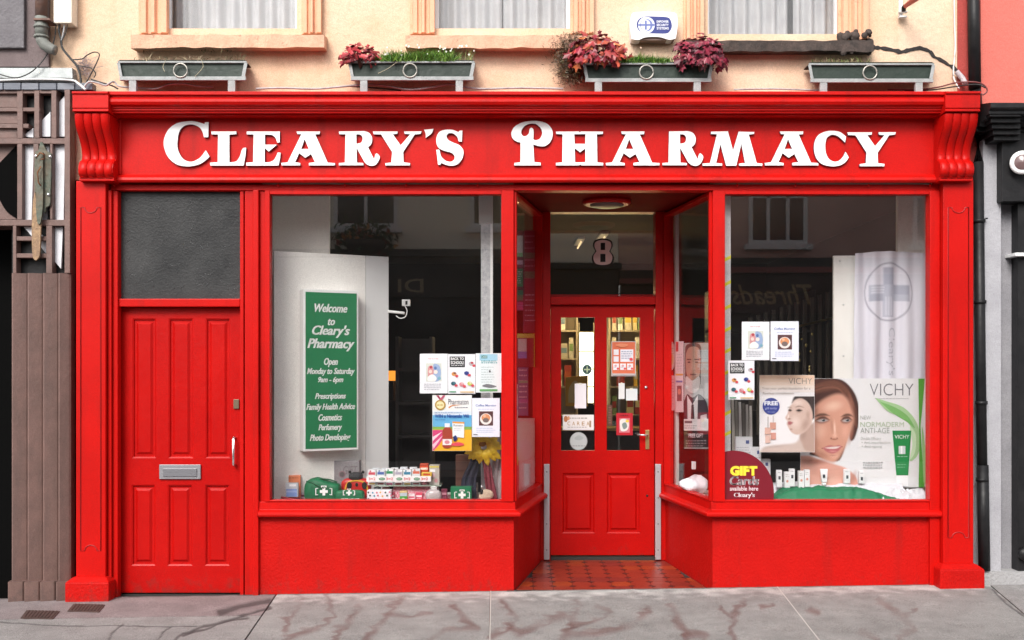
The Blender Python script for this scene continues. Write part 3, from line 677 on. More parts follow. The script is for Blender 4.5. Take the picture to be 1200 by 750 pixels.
z1_, z2_, z3_, z4_ = Z(588, 0), Z(597.5, -.02), Z(600, -.04), Z(606.5, -.045)
sillp = [(-.06, z1_ + .002), (.012, z1_), (.016, z2_), (.05, z3_), (.062, z3_ - .012), (.06, z4_ + .01), (.045, z4_), (-.06, z4_)]
sweep(sillp, [(px_(304), 0), (LM, 0), (LD, DY - .001)], RED, 'sill_moulding')
sweep(sillp, [(RD, DY - .001), (RM, 0), (px_(1103), 0)], RED, 'sill_moulding')
def pane(x0, y0, x1, y1, z0, z1, gm=None):
    d = Vector((x1 - x0, y1 - y0, 0)).normalized(); nr = Vector((-d.y, d.x, 0)) * .006
    a, b_ = Vector((x0, y0, 0)), Vector((x1, y1, 0))
    return MB().hexa([a + Vector((0, 0, z0)), b_ + Vector((0, 0, z0)), b_ + nr + Vector((0, 0, z0)), a + nr + Vector((0, 0, z0))], [a + Vector((0, 0, z1)), b_ + Vector((0, 0, z1)), b_ + nr + Vector((0, 0, z1)), a + nr + Vector((0, 0, z1))], gm or GLASS)
def frame_win(name, ax, ay, bx, by, lab, t=.03, tl=None, tr=None):
    """timber frame with a pane; from (ax,ay) to (bx,by) seen left to right"""
    d = Vector((bx - ax, by - ay, 0)); L_ = d.length; d.normalize(); nr = Vector((-d.y, d.x, 0)); z0, z1 = z1_ + .002, zf - .046; b = MB()
    def bar(u0, u1, za, zb, o0=-.02, o1=.06):
        a = Vector((ax, ay, 0)) + d * u0; e = Vector((ax, ay, 0)) + d * u1
        b.hexa([a + nr * o0 + Vector((0, 0, za)), e + nr * o0 + Vector((0, 0, za)), e + nr * o1 + Vector((0, 0, za)), a + nr * o1 + Vector((0, 0, za))],
               [a + nr * o0 + Vector((0, 0, zb)), e + nr * o0 + Vector((0, 0, zb)), e + nr * o1 + Vector((0, 0, zb)), a + nr * o1 + Vector((0, 0, zb))], RED)
    tl = tl or t; tr = tr or t
    bar(0, tl, z0, z1); bar(L_ - tr, L_, z0, z1); bar(tl + .0005, L_ - tr - .0005, z0, z0 + .012, -.018, .058); bar(tl + .0005, L_ - tr - .0005, z1 - .028, z1, -.018, .058)
    o = b.build(name, BL, bevel=.003, label=lab)
    a = Vector((ax, ay, 0)) + d * tl + nr * .03; e = Vector((ax, ay, 0)) + d * (L_ - tr) + nr * .03
    pane(a.x, a.y, e.x, e.y, z0 + .013, z1 - .029, GLASSS if name == 'side_window' else None).build('pane', o)
    return o
frame_win('display_window', px_(311.2), 0, LM, 0, 'large left display window in red frame', tl=.035, tr=X(602, 0) - X(587.5, 0))
frame_win('side_window', LM, .012, LD, DY - .0, 'narrow splayed side window left of the entrance', tl=.03, tr=.05)
frame_win('side_window', RD, DY - .0, RM, .012, 'narrow splayed side window right of the entrance', tl=.05, tr=.03)
frame_win('display_window', RM, 0, px_(1100), 0, 'large right display window in red frame', tl=X(849, 0) - RM, tr=X(1100, 0) - X(1089.5, 0))
# ---- recess: ceiling, lamp, tiles
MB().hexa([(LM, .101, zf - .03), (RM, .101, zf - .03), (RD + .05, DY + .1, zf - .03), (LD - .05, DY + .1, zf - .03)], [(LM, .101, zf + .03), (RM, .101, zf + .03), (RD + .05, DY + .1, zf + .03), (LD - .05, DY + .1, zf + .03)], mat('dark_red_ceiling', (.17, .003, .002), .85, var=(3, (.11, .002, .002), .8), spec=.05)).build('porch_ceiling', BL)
lc = Vector((X(711, .55), .55, zf - .03))
MB().lathe(lc, (0, 0, -1), [(0, .19), (.02, .19), (.032, .17), (.032, .14)], REDD, 32).build('ceiling_rose', BL)
MB().lathe(lc + Vector((0, 0, -.03)), (0, 0, -1), [(0, .135), (.012, .13), (.022, .09), (.026, 0)], mat('opal_glass', (.16, .14, .13), .4), 32).build('ceiling_light', BL)
tile_m = [mat('red_quarry_tile', (.27, .040, .020), .30, var=(9, (.20, .028, .016), .9), bump=(60, .3)), mat('red_quarry_tile_dark', (.21, .032, .022), .34, var=(9, (.15, .024, .016), .9), bump=(60, .3)), mat('orange_quarry_tile', (.34, .062, .018), .30, var=(9, (.25, .04, .015), .9), bump=(60, .3))]
blk = mat('black_tile', (.025, .022, .022), .3, bump=(60, .3))
MB().hexa([(LM - .03, -.0, -.3), (RM + .03, -.0, -.3), (RD + .03, DY + .12, -.3), (LD - .03, DY + .12, -.3)], [(LM - .03, -.0, -.028), (RM + .03, -.0, -.028), (RD + .03, DY + .12, -.012), (LD - .03, DY + .12, -.012)], mat('tile_grout', (.035, .028, .026), .9)).build('tile_bed', BL)
ts = .148; tz = lambda y: -.022 + .014 * y; rr = random.Random(5); cch = .030
in_rec = lambda x, y: LM + (LD - LM) * y / DY + .02 < x < RM + (RD - RM) * y / DY - .02
i = 0
for a in range(11):
    for q in range(8):
        x0 = LM + .0 + ts * a; y0 = .015 + ts * q; x1 = x0 + ts - .003; y1 = min(y0 + ts - .003, DY + .02)
        lo = lambda y: LM + (LD - LM) * y / DY + .012; hi = lambda y: RM + (RD - RM) * y / DY - .012
        if x1 < lo(y1) + .02 or x0 > hi(y1) - .02 or y1 - y0 < .04: continue
        dz = rr.uniform(-.0008, .0012); cc = cch
        oc = [(x0 + cc, y0), (x1 - cc, y0), (x1, y0 + cc), (x1, y1 - cc), (x1 - cc, y1), (x0 + cc, y1), (x0, y1 - cc), (x0, y0 + cc)]
        oc = [(max(lo(y), min(hi(y), x)), y) for x, y in oc]
        n = 8; vs = [(x, y, tz(y) + dz) for x, y in oc] + [(x, y, tz(y) - .02) for x, y in oc]
        MB().add(vs, [tuple(range(8))] + [(k, (k+1) % 8, 8 + (k+1) % 8, 8 + k) for k in range(8)], tile_m[rr.choice((0, 0, 0, 1, 2))]).build('floor_tile', BL)
for a in range(1, 11):
    for q in range(0, 8):
        x0 = LM + ts * a - .0015; y0 = .015 + ts * q - .0015
        if not in_rec(x0 - .02, y0 + .02) or not in_rec(x0 + .02, y0 + .02): continue
        d = cch - .004; MB().add([(x0 - d, y0, tz(y0)), (x0, max(y0 - d, .012), tz(y0)), (x0 + d, y0, tz(y0)), (x0, y0 + d, tz(y0)), (x0 - d, y0, tz(y0) - .02), (x0, max(y0 - d, .012), tz(y0) - .02), (x0 + d, y0, tz(y0) - .02), (x0, y0 + d, tz(y0) - .02)], [(0, 1, 2, 3), (0, 4, 5, 1), (1, 5, 6, 2), (2, 6, 7, 3), (3, 7, 4, 0)], blk).build('tile_inset', BL)
# dark mortar edge in front of the tiles
MB().hexa([(LM - .05, -.03, -.3), (RM + .05, -.03, -.3), (RM + .05, .012, -.3), (LM - .05, .012, -.3)], [(LM - .05, -.02, G(LM) + .002), (RM + .05, -.02, G(RM) - .004), (RM + .05, .012, -.018), (LM - .05, .012, -.018)], mat('edge_mortar', (.05, .045, .042), .9, bump=(60, .8))).build('tile_edge', BL)
# ---- entrance door wall
ex0, ex1 = X(645.5, DY + .03), X(766.5, DY + .03)
dz0, dz1 = Z(650.5, DY + .03), Z(358, DY + .03)
MB().box(LD - .01, ex0 - .005, DY - .02, DY + .12, tz(DY), zf - .031, REDD).build('entrance_frame', BL, bevel=.005)
MB().box(ex1 + .005, RD + .01, DY - .02, DY + .12, tz(DY), zf - .031, REDD).build('entrance_frame', BL, bevel=.005)
MB().box(ex0 - .004, ex1 + .004, DY - .015, DY + .12, Z(357, DY), Z(347.5, DY), REDD).build('transom', BL, bevel=.005)
MB().box(ex0 - .004, ex1 + .004, DY - .015, DY + .12, Z(246, DY), zf - .031, REDD).build('head_board', BL, bevel=.004)
MB().box(ex0 - .02, ex1 + .02, DY + .121, DY + .139, Z(362, DY + .12), Z(345, DY + .12), REDD).build('light_stop', BL)  # unseen strip added behind the transom to block light leaking from the shop
tl_ = MB().box(ex0 - .004, ex1 + .004, DY + .05, DY + .056, Z(347.5, DY) + .001, Z(246, DY) - .001, GLASS).build('transom_light', BL, label='dark glass light over the entrance with house number')
ey = DY + .03
eh = [(X(657.5, ey), X(697, ey), Z(528, ey), Z(372, ey)), (X(711, ey), X(750, ey), Z(528, ey), Z(372, ey)), (X(659, ey), X(697, ey), Z(625, ey), Z(554, ey)), (X(711, ey), X(750.5, ey), Z(625, ey), Z(554, ey))]
ED = wall_holes('door', ex0, ex1, dz0, dz1, ey, .045, eh, REDD, BL); tag(ED, 'red entrance door with two tall glass lights')
for h in eh[2:]: field(*h, ey, ED, REDD)
for h in eh[:2]: MB().box(h[0], h[1], ey + .018, ey + .024, h[2], h[3], GLASS).build('door_pane', ED)
BRASS = mat('worn_brass', (.62, .45, .20), .35, metal=.8)
MB().pb(756.5, 504, 761, 526.5, ey - .01, ey - .001, BRASS).build('handle_plate', ED, bevel=.002)
p = P(758.5, 510, ey - .045)
MB().tube([p + Vector((0, .04, 0)), p, p + Vector((-.02, -.004, 0)), p + Vector((-.085, -.002, .004))], [.008, .009, .008, .006], STEEL, 10).build('lever_handle', ED)
MB().lathe(P(757, 454, ey), (0, -1, 0), [(0, .014), (.008, .013), (.01, .0)], STEEL, 16).build('door_lock', ED)
MB().lathe(P(758.5, 581, ey), (0, -1, 0), [(0, .01), (.004, .009), (.005, .0)], BLACKP, 12).build('keyhole_cover', ED)
MB().box(ex0 - .004, ex1 + .004, DY + .0, DY + .14, -.2, dz0 - .012, mat('threshold_dark', 0)).build('threshold', BL)
for a, b_ in ((637.5, 644), (768, 774.5)):
    mb = MB().pb(a, 544, b_, 656, DY - .045, DY - .021, mat('zinc_strip', (.50, .50, .53), .42, metal=.5, bump=(40, .2)))
    st_ = mb.build('corner_guard', BL, bevel=.002)
    for k in range(4): MB().lathe(P((a + b_) / 2, 553 + k * 30.5, DY - .045), (0, -1, 0), [(0, .005), (.003, .004)], BLACKP, 8).build('screw', st_)
# number 8
def num8(cx, cy, s=1.0):
    top = ell(cx, cy - 6.6, 8.0 * s, 7.6, 28); 
    o = curve([(cx, cy - 15), (cx + 8.5, cy - 12.5), (cx + 9.8, cy - 7), (cx + 7.5, cy - 1.5, 1), (cx + 10.8, cy + 3.5), (cx + 10.8, cy + 8.5), (cx + 8, cy + 13), (cx, cy + 14.5), (cx - 8, cy + 13), (cx - 10.8, cy + 8.5), (cx - 10.8, cy + 3.5), (cx - 7.5, cy - 1.5, 1), (cx - 9.8, cy - 7), (cx - 8.5, cy - 12.5)], 4)
    return [o, rect(cx - 2.6, cy - 11.5, cx + 2.6, cy - 3), rect(cx - 3, cy + 1.5, cx + 3, cy + 11)]
MB().poly(num8(706.5, 296), flat(DY + .045), mat('faded_red_numeral', (.85, .60, .56), .5), .004, side=BLACKP).build('numeral', tl_)
MB().poly(num8(703.8, 297), flat(DY + .0495), mat('numeral_edge', (.03, .02, .02), .6), .0003).build('numeral_shadow', tl_) if False else None
o8 = [(706.5 + (x - 706.5) * 1.16, 296 + (y - 296) * 1.12) for x, y in num8(706.5, 296)[0]]
MB().poly([o8], flat(DY + .0495), mat('numeral_edge', (.012, .008, .008), .6), .0003).build('numeral_edge', tl_)
# small hooks below the fascia
for k, x in enumerate((134, 326, 404, 476, 560, 864, 932, 1018, 1090)):
    p = P(x, 217, -.03); MB().lathe(p, (0, 0, -1), [(-.01, .006), (.004, .008), (.012, .004)], RED, 8).build('fixing_stud', BL)

# ================================================================== FASCIA SIGN
SG = base('fascia_sign', (X(618, 0), -.03, Z(214, 0)), 'long red fascia board with raised white serif lettering over the shopfront', 'sign')
FY = -.03
MB().box(X(133, FY), X(1106, FY), FY, .04, Z(207, FY), Z(136, FY), RED).build('fascia_board', SG)
MB().extx([(y, Z(p_, y)) for y, p_ in ((.04, 204.5), (-.045, 204.5), (-.06, 206.5), (-.075, 208), (-.08, 211), (-.07, 213.5), (-.05, 214.5), (.04, 214.5))], X(131, -.06), X(1107, -.06), RED).build('bottom_moulding', SG, bevel=.003)
for a, b_ in ((136.5, 142), (1096, 1101.5)): MB().pb(a, 137, b_, 204.3, FY - .012, FY - .001, RED).build('end_bead', SG, bevel=.006, seg=3)
def L_(pts, ox, oy, s): return [(ox + p[0] / s, oy + p[1] / s, 1) if len(p) > 2 else (ox + p[0] / s, oy + p[1] / s) for p in pts]
C1 = L_([(595,80,1),(590,258,1),(540,258,1),(520,190),(480,138),(400,108),(310,125),(250,195),(228,330),(242,425),(300,515),(390,545),(480,508),(530,455),(560,410,1),(606,485,1),(545,540),(470,580),(350,600),(220,575),(120,490),(72,370),(75,270),(130,160),(230,92),(380,68),(470,80),(545,103,1),(552,82,1)],185,135,10)
Ll = L_([(625,190,1),(920,190,1),(920,222,1),(838,228,1),(838,550,1),(890,548),(930,530),(965,470),(982,410),(1000,383,1),(1035,380,1),(1025,480),(1005,590,1),(615,590,1),(610,556,1),(700,550,1),(705,226,1),(630,224,1)],185,135,10)
E1 = L_([(40,190,1),(430,190,1),(428,318,1),(398,322,1),(380,270),(345,236),(300,228,1),(255,228,1),(255,345,1),(395,345,1),(300,425,1),(252,385,1),(252,552,1),(310,548),(360,522),(390,470),(402,438,1),(438,438,1),(430,510),(415,590,1),(35,590,1),(35,556,1),(115,550,1),(122,226,1),(42,224,1)],285,135,10)
Ao = L_([(625,190,1),(900,190,1),(895,222,1),(845,226,1),(990,555,1),(1075,560,1),(1075,588,1),(770,588,1),(770,558,1),(840,550,1),(795,455,1),(728,498,1),(655,445,1),(608,550,1),(668,560,1),(668,588,1),(450,588,1),(445,560,1),(520,552,1),(680,224,1),(635,220,1)],285,135,10)
Ah = L_([(720,280,1),(768,395,1),(680,395,1)],285,135,10)
Ro = [(130,203,1),(400,200),(450,200),(510,222),(545,275),(545,330),(530,370),(495,400,1),(572,552,1),(585,500),(605,478),(642,520),(625,580),(590,622),(540,636),(490,622),(452,590,1),(352,410,1),(357,595,1),(436,600,1),(436,628,1),(130,628,1),(130,600,1),(205,594,1),(212,240,1),(134,238,1)]
Rh = L_([(350,240,1),(395,243),(422,270),(425,310),(405,345),(350,358,1)],385,135,10.71)
R1 = L_(Ro,385,135,10.71); R2 = L_([(212,203,1)] + Ro[1:-1],385,135,10.71)
Y1 = L_([(70,190,1),(360,190,1),(355,218,1),(305,224,1),(395,352,1),(505,224,1),(440,218,1),(435,190,1),(640,188,1),(630,218,1),(560,226,1),(425,430,1),(430,552,1),(505,560,1),(503,588,1),(215,588,1),(215,562,1),(285,554,1),(295,430,1),(165,226,1),(78,222,1)],430,135,10)
Ap = L_([(670,170,1),(780,160,1),(760,210),(690,265,1),(688,215)],430,135,10)
S1 = L_([(1118,180,1),(1112,310,1),(1075,308,1),(1055,250),(1010,215),(960,212),(932,245),(955,290),(1010,320),(1080,350),(1125,400),(1130,460),(1110,520),(1060,575),(990,592),(920,580),(872,558,1),(860,580,1),(833,580,1),(812,405,1),(850,402,1),(870,480),(920,530),(980,545),(1020,520),(1025,475),(990,440),(900,415),(840,380),(815,330),(815,260),(850,195),(920,170),(1000,170),(1070,196,1),(1090,180,1)],430,135,10)
Po = L_([(150,320,1),(148,552,1),(78,558,1),(75,588,1),(388,588,1),(386,556,1),(312,548,1),(300,342,1),(370,362),(440,360),(500,310),(528,230),(515,160),(460,100),(380,72),(280,66),(170,85),(80,135),(42,210),(60,275),(110,310)],595,135,10)
Ph = L_([(300,285,1),(302,170),(275,146),(255,168),(248,210),(220,240),(185,245),(160,215),(165,170),(210,118),(280,97),(340,110),(390,160),(402,220),(375,275),(335,292)],595,135,10)
Ho = L_([(565,192,1),(835,190,1),(845,204,1),(855,190,1),(1118,192,1),(1115,220,1),(1045,224,1),(1050,552,1),(1120,558,1),(1118,588,1),(862,588,1),(850,574,1),(838,588,1),(565,588,1),(565,558,1),(638,552,1),(642,224,1),(568,220,1)],595,135,10)
Hh = [L_([(780,222,1),(910,222,1),(908,335,1),(785,335,1)],595,135,10), L_([(785,385,1),(848,435,1),(908,390,1),(910,550,1),(790,552,1)],595,135,10)]
Mm = L_([(70,165,1),(240,162,1),(292,355,1),(348,165,1),(505,168,1),(502,188,1),(450,194,1),(530,480,1),(588,486,1),(585,507,1),(352,507,1),(352,486,1),(412,480,1),(375,285,1),(325,507,1),(222,507,1),(165,290,1),(122,480,1),(183,486,1),(183,507,1),(-15,507,1),(-15,486,1),(60,480,1),(130,192,1),(70,188,1)],825,135,8.571)
C2 = L_([(498,268,1),(485,345,1),(430,290),(370,252),(310,248),(258,285),(238,360),(245,470),(285,550),(350,582),(410,570),(460,520),(490,458,1),(532,530,1),(490,590),(420,630),(320,642),(200,615),(125,540),(95,430),(105,330),(150,250),(230,208),(320,195),(420,210)],945,135,10.714)
mv = lambda l, dx, dy=0: [(p[0] + dx, p[1] + dy, *p[2:]) for p in l]
LET = mat('white_letter_paint', (.86, .86, .86), .35)
LSD = mat('letter_edge_shadow', (.16, .07, .12), .5)  # dark purple stands in for shadow on the letter sides
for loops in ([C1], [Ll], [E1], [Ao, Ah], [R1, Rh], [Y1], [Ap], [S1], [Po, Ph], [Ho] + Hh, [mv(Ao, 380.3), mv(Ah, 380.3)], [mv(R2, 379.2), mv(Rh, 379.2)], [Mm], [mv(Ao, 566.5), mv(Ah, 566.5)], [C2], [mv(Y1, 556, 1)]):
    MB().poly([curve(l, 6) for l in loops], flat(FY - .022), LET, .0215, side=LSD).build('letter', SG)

# ================================================================== LEFT NEIGHBOUR
NL = base('timber_fronted_building', (-4.6, 0, 0), 'brown timber lattice shopfront with fluted column at the left edge, grey brown wall above', 'building')
WALLB = mat('brown_grey_render', (.17, .13, .13), .85, var=(5, (.12, .09, .09), .8), bump=(30, .6), dirt=(8, (.07, .055, .05), .6))
b = MB().box(-7.2, X(57, .03), .03, .4, Z(78, .03), 6.4, WALLB); b.build('upper_wall', NL)
MB().pb(-60, -60, 28, 56, -.005, .028, mat('grey_shutter', (.17, .16, .17), .85, var=(8, (.12, .11, .12), .8), bump=(50, .8))).build('shutter', NL, bevel=.006)
MB().hexa([(-7.2, -.03, Z(93, 0)), (X(85, -.03), -.03, Z(93, 0)), (X(85, -.03), .10, Z(93, 0)), (-7.2, .10, Z(93, 0))], [(-7.2, -.01, Z(80, 0)), (X(83, -.03), -.01, Z(80, 0)), (X(83, -.03), .10, Z(80, 0)), (-7.2, .10, Z(80, 0))], mat('aged_lead', (.36, .38, .38), .55, var=(8, (.22, .24, .24), .9), bump=(20, .5), metal=.2)).build('lead_flashing', NL)
rr = random.Random(3)
for i in range(-4, 5):
    a = 4 + i * 21; MB().pb(a, 97, a + 20, 105, -.055 - rr.uniform(0, .01), .02, mat('slate_tile%d' % (i % 2), (.10 + .05 * (i % 2), .11 + .05 * (i % 2), .14 + .05 * (i % 2)), .4, bump=(20, .3))).build('slate_tile', NL, bevel=.003)
MB().box(-7.2, X(83, .0), -.01, .4, Z(97, 0) + .002, Z(93, 0) - .002, mat('dark_gap', (.03, .03, .03), .9)).build('gutter_gap', NL)
yb, yl = .02, -.045                       # backing board and lattice planes
MB().box(X(14, .03), X(81.5, .0), .03, .4, Z(320, 0), Z(106, 0), BLACKP).build('backing_board', NL)
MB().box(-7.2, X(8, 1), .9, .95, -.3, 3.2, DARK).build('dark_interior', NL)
WB = mat('white_board', (.72, .72, .76), .6, var=(14, (.52, .52, .56), .7), dirt=(9, (.35, .33, .33), .66))
fy = flat(.0)
for pts in ([(28, 160), (28, 158), (39, 150), (39, 161)], [(46, 160), (46, 144), (59, 131), (59, 160)], [(67, 160), (67, 122), (75, 113), (77, 113), (77, 160)],
            [(27, 169), (39.5, 169), (37, 258), (24.5, 258)], [(62, 169), (76, 169), (74.5, 258), (61, 258)], [(47, 169), (58, 169), (55, 258), (45, 258)], [(28, 266), (40, 266), (54, 281), (54, 297), (44, 285)], [(61.5, 266), (73.5, 266), (71.5, 315), (61, 303)]):
    MB().poly([pts], fy, WB, .02).build('white_board', NL)
def lat(x0, y0, x1, y1, dy=0.0, m=BROWN, nm='lattice_bar'):
    MB().pb(x0, y0, x1, y1, yl + dy, .028, m).build(nm, NL, bevel=.003)
for y0, y1, x1 in ((105.5, 109.5, 60), (126, 130.5, 40), (145, 150, 26.5)): lat(-60, y0, x1 + 7, y1, .003)
lat(-60, 109.6, 26, 125.9, .03); lat(-60, 130.6, 26, 144.9, .034); lat(-60, 150.1, 20, 161.9, .03)
lat(-60, 162, 80, 168.5, 0); lat(-60, 257.5, 80, 264.5, 0)
for x0, x1, y0, y1 in ((20, 26.5, 105.6, 161.9), (40, 46, 105.6, 161.9), (60, 66, 105.6, 161.9), (20, 26, 168.6, 257.4), (39, 45, 168.6, 257.4), (58.5, 61.5, 168.6, 257.4), (54, 61, 264.6, 320), (15, 19, 264.6, 320)):
    lat(x0, y0, x1, y1, -.003)
for y0 in (277, 297): lat(19, y0, 54, y0 + 5, .002)
lat(75.5, 105, 82, 320, -.02, nm='edge_post')
# dark round-cornered opening with brown fan
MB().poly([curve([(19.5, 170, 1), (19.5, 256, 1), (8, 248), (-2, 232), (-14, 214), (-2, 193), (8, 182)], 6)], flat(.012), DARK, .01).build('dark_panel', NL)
MB().pb(-60, 168.6, 19.8, 257, .0225, .028, BROWN).build('fan_board', NL)
MB().box(-7.2, X(14, .03) - .001, .03, .4, Z(262, 0), Z(97, 0), BROWN).build('backing_board', NL)
# fluted column: four slanted boards, base blocks
zb_ = lambda: Z(683, yl)
for i, (a, e) in enumerate(((13, 31.5), (31.5, 49.5), (49.5, 67.5), (67.5, 81.5))):
    xa, xb = X(a, -.07), X(e, -.07)
    pr = [(xa, .03), (xa, -.035), (xa + .012, -.085), (xa + .022, -.088), (xb - .012, -.052), (xb - .001, -.040), (xb - .001, .03)]
    MB().extz(pr, Z(684, -.07), Z(320, -.07) - .001, BROWN).build('column_board', NL, bevel=.002)
    xa, xb = X(a - 5 + i * .6, -.11), X(e - 4.5 + i * .5, -.11)
    pr = [(xa, .03), (xa, -.07), (xa + .012, -.12), (xa + .02, -.124), (xb - .01, -.10), (xb - .001, -.09), (xb - .001, .03)]
    MB().extz(pr, -.3, Z(682, -.11), BROWN).build('base_block', NL, bevel=.004)
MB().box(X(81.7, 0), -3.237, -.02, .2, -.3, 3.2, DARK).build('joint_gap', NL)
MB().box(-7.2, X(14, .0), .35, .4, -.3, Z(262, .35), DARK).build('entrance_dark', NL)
# rusty bracket fixed to the lattice + the splintered lath hanging under it
GB = mat('weathered_green_metal', (.075, .10, .075), .6, var=(10, (.16, .10, .06), .8), bump=(40, .6), dirt=(14, (.24, .12, .05), .62))
r = base('rusty_bracket', P(48, 285, -.06), 'weathered green iron bracket with rusty hook and bolts, fixed on the brown lattice', 'bracket')
MB().poly([curve([(45, 176, 1), (48, 166), (52, 172), (54, 176, 1), (60, 180, 1), (59, 225), (58, 240), (54, 243), (52, 250), (50, 238, 1), (41, 238, 1), (40, 205), (41, 178, 1)], 4)], flat(-.07), GB, .02).build('plate', r, bevel=.002)
MB().poly([curve([(44, 180, 1), (50, 178, 1), (50, 240), (47, 262), (44, 262), (42, 240)], 4)], flat(-.095), GB, .02).build('spine', r, bevel=.003)
MB().tube([P(43, 184, -.12), P(47, 179, -.12), P(52, 181, -.12), P(52, 186, -.12), P(48, 187, -.12)], .005, mat('orange_rust', (.23, .09, .035), .8, bump=(80, .6)), 7).build('hook', r)
MB().tube([P(48, 195, -.11), P(44, 202, -.12), P(45, 214, -.12), P(48, 218, -.11)], .005, mat('orange_rust', 0), 7).build('hook', r)
for a, e in ((42.5, 183), (59, 183.5), (57, 228)): MB().lathe(P(a, e, -.07), (0, -1, 0), [(0, .012), (.01, .011), (.012, .004)], mat('polished_steel', 0), 8).build('bolt', r)
MB().poly([curve([(38.5, 235, 1), (41, 225, 1), (43, 240, 1), (46, 230, 1), (48, 262, 1), (47, 285, 1), (46, 300), (41.5, 305), (38, 300), (37, 270, 1)], 3)], flat(-.08), mat('splintered_wood', (.36, .22, .12), .8, var=(18, (.13, .08, .06), .9), bump=(50, .7)), .018)\
    .build('broken_lath', None, label='splintered wooden lath hanging below the green iron bracket', category='broken board') if False else None
lt = MB().poly([curve([(38.5, 235, 1), (41, 225, 1), (43, 240, 1), (46, 230, 1), (48, 262, 1), (47, 285, 1), (46, 300), (41.5, 305), (38, 300), (37, 270, 1)], 3)], flat(-.08), mat('splintered_wood', (.42, .27, .15), .8, var=(18, (.13, .08, .06), .9), bump=(50, .7)), .018).build('broken_lath')
tag(lt, 'splintered wooden lath hanging below the green iron bracket', 'broken board')
# soil pipe
PIPE = mat('rusty_pipe', (.13, .085, .075), .7, var=(14, (.22, .10, .06), .8), bump=(50, .5))
PG = mat('grey_pipe', (.19, .20, .18), .6, var=(9, (.13, .13, .12), .8), bump=(40, .4))
r = base('waste_pipe', P(50, 55, -.06), 'rusty waste pipe ending in a grey elbow on the brown wall', 'pipe')
c0 = lambda x, y: P(x, y, -.055)
MB().tube([c0(49, -60), c0(48.5, 22)], .042, PIPE, 14).build('pipe_run', r)
MB().tube([c0(48.5, 20), c0(48.5, 44)], .044, PG, 14).tube([c0(48.5, 30), c0(48.5, 33)], .052, PG, 14).tube([c0(48.5, 42), c0(48.5, 44.5)], .052, PG, 14).build('pipe_collar', r)
MB().tube([c0(48.5, 43), c0(49.5, 48), c0(52.5, 52.5), c0(57, 56), c0(63, 58.5), c0(65, 59)], [.042, .042, .042, .041, .036, .036], PG, 14).build('elbow', r)
MB().pb(39, 21, 58, 23.2, -.11, .028, PIPE).build('pipe_clamp', r)
# meter box and cables
r = base('meter_box', P(73, 28, 0), 'long cream white plastic cable box on the cream wall, cables leaving its underside', 'cable box')
MB().pb(62.5, -60, 84, 27, -.05, WY - .001, mat('cream_plastic', (.80, .76, .66), .4, var=(5, (.7, .66, .56), .5))).build('box_body', r, bevel=.006)
for a in (65.5, 71, 76): MB().lathe(P(a, 27.2, -.01), (0, 0, -1), [(0, .008), (.012, .008)], BLACKP, 8).build('gland', r)
CAB = mat('black_cable', (.02, .02, .02), .5); CABG = mat('grey_cable', (.45, .45, .46), .5, var=(20, (.2, .2, .2), .8)); CABP = mat('dull_red_cable', (.16, .04, .04), .5)
def sm(pts, n=6):                        # smooth an open polyline of (px,py,y)
    o = []; k = len(pts)
    for i in range(k - 1):
        p = [Vector(pts[max(0, min(k - 1, i + j - 1))]) for j in range(4)]
        for q in range(n):
            t = q / n; o.append(0.5 * ((2 * p[1]) + (-p[0] + p[2]) * t + (2*p[0] - 5*p[1] + 4*p[2] - p[3]) * t*t + (-p[0] + 3*p[1] - 3*p[2] + p[3]) * t*t*t))
    return o + [Vector(pts[-1])]
def cable(pts, r_, m, lab, grp='cables along the top of the shopfront'):
    o = MB().tube([P(v.x, v.y, v.z) for v in sm([(p[0], p[1], p[2] if len(p) > 2 else -.02) for p in pts])], r_, m, 7).build('cable')
    tag(o, lab, 'cable', grp)
cable([(65.5, 28), (65, 38), (62, 52), (55, 64), (46, 76, -.05), (34, 86, -.06), (20, 91, -.06), (6, 89, -.06), (-20, 80, -.05)], .0045, CAB, 'thin black cable sagging from the cable box across the brown wall and lead flashing')
cable([(70, 28), (69, 36), (71.5, 46), (73, 56), (78, 63), (84, 70), (90, 77), (94, 88), (95, 98)], .0085, CAB, 'thick dark cable running down from the cable box to the corner of the red cornice')
cable([(76, 28), (74, 40), (72, 48), (74, 58), (80, 66)], .0065, CABG, 'short grey cable twisted beside the thick dark one under the cable box')
cable([(79, 28), (77, 38), (72.5, 48)], .004, CAB, 'short thin black cable leaving the right end of the cable box')
cable([(84, 70), (96, 69), (103, 64), (111, 61), (116.5, 64), (113, 74), (107, 86), (102, 95), (99, 101)], .0045, CAB, 'black cable looping out to the right and back down to the cornice corner')
cable([(88, 76), (98, 78), (107, 80), (112, 86), (110, 91)], .0042, CAB, 'small black cable loop inside the larger loop by the cornice corner')
cable([(-20, 95, -.06), (30, 93, -.07), (60, 93, -.07), (84, 94, -.1), (92, 98, -.2), (100, 105, -.26)], .008, mat('white_cable', (.72, .72, .72), .4), 'white cable lying along the lead flashing and bending onto the red cornice')
cable([(-20, 92.4, -.05), (40, 92.6, -.06), (80, 92, -.05), (92, 97, -.04)], .005, CAB, 'black cable stapled along the bottom of the lead flashing')
cable([(97, 104, -.1), (104, 96, -.08), (114, 97, -.08), (124, 100, -.08), (129, 97, -.08), (134, 96, -.05), (140, 101, -.05), (160, 103, -.06), (182, 104, -.08), (198, 99, -.08), (215, 98, -.08), (232, 101, -.07), (250, 102, -.05)], .007, CABG, 'grey armoured cable snaking under the leftmost window box')
cable([(107, 93), (116, 96), (130, 100), (138, 104, -.1)], .006, CAB, 'short black cable kinked left of the leftmost window box')
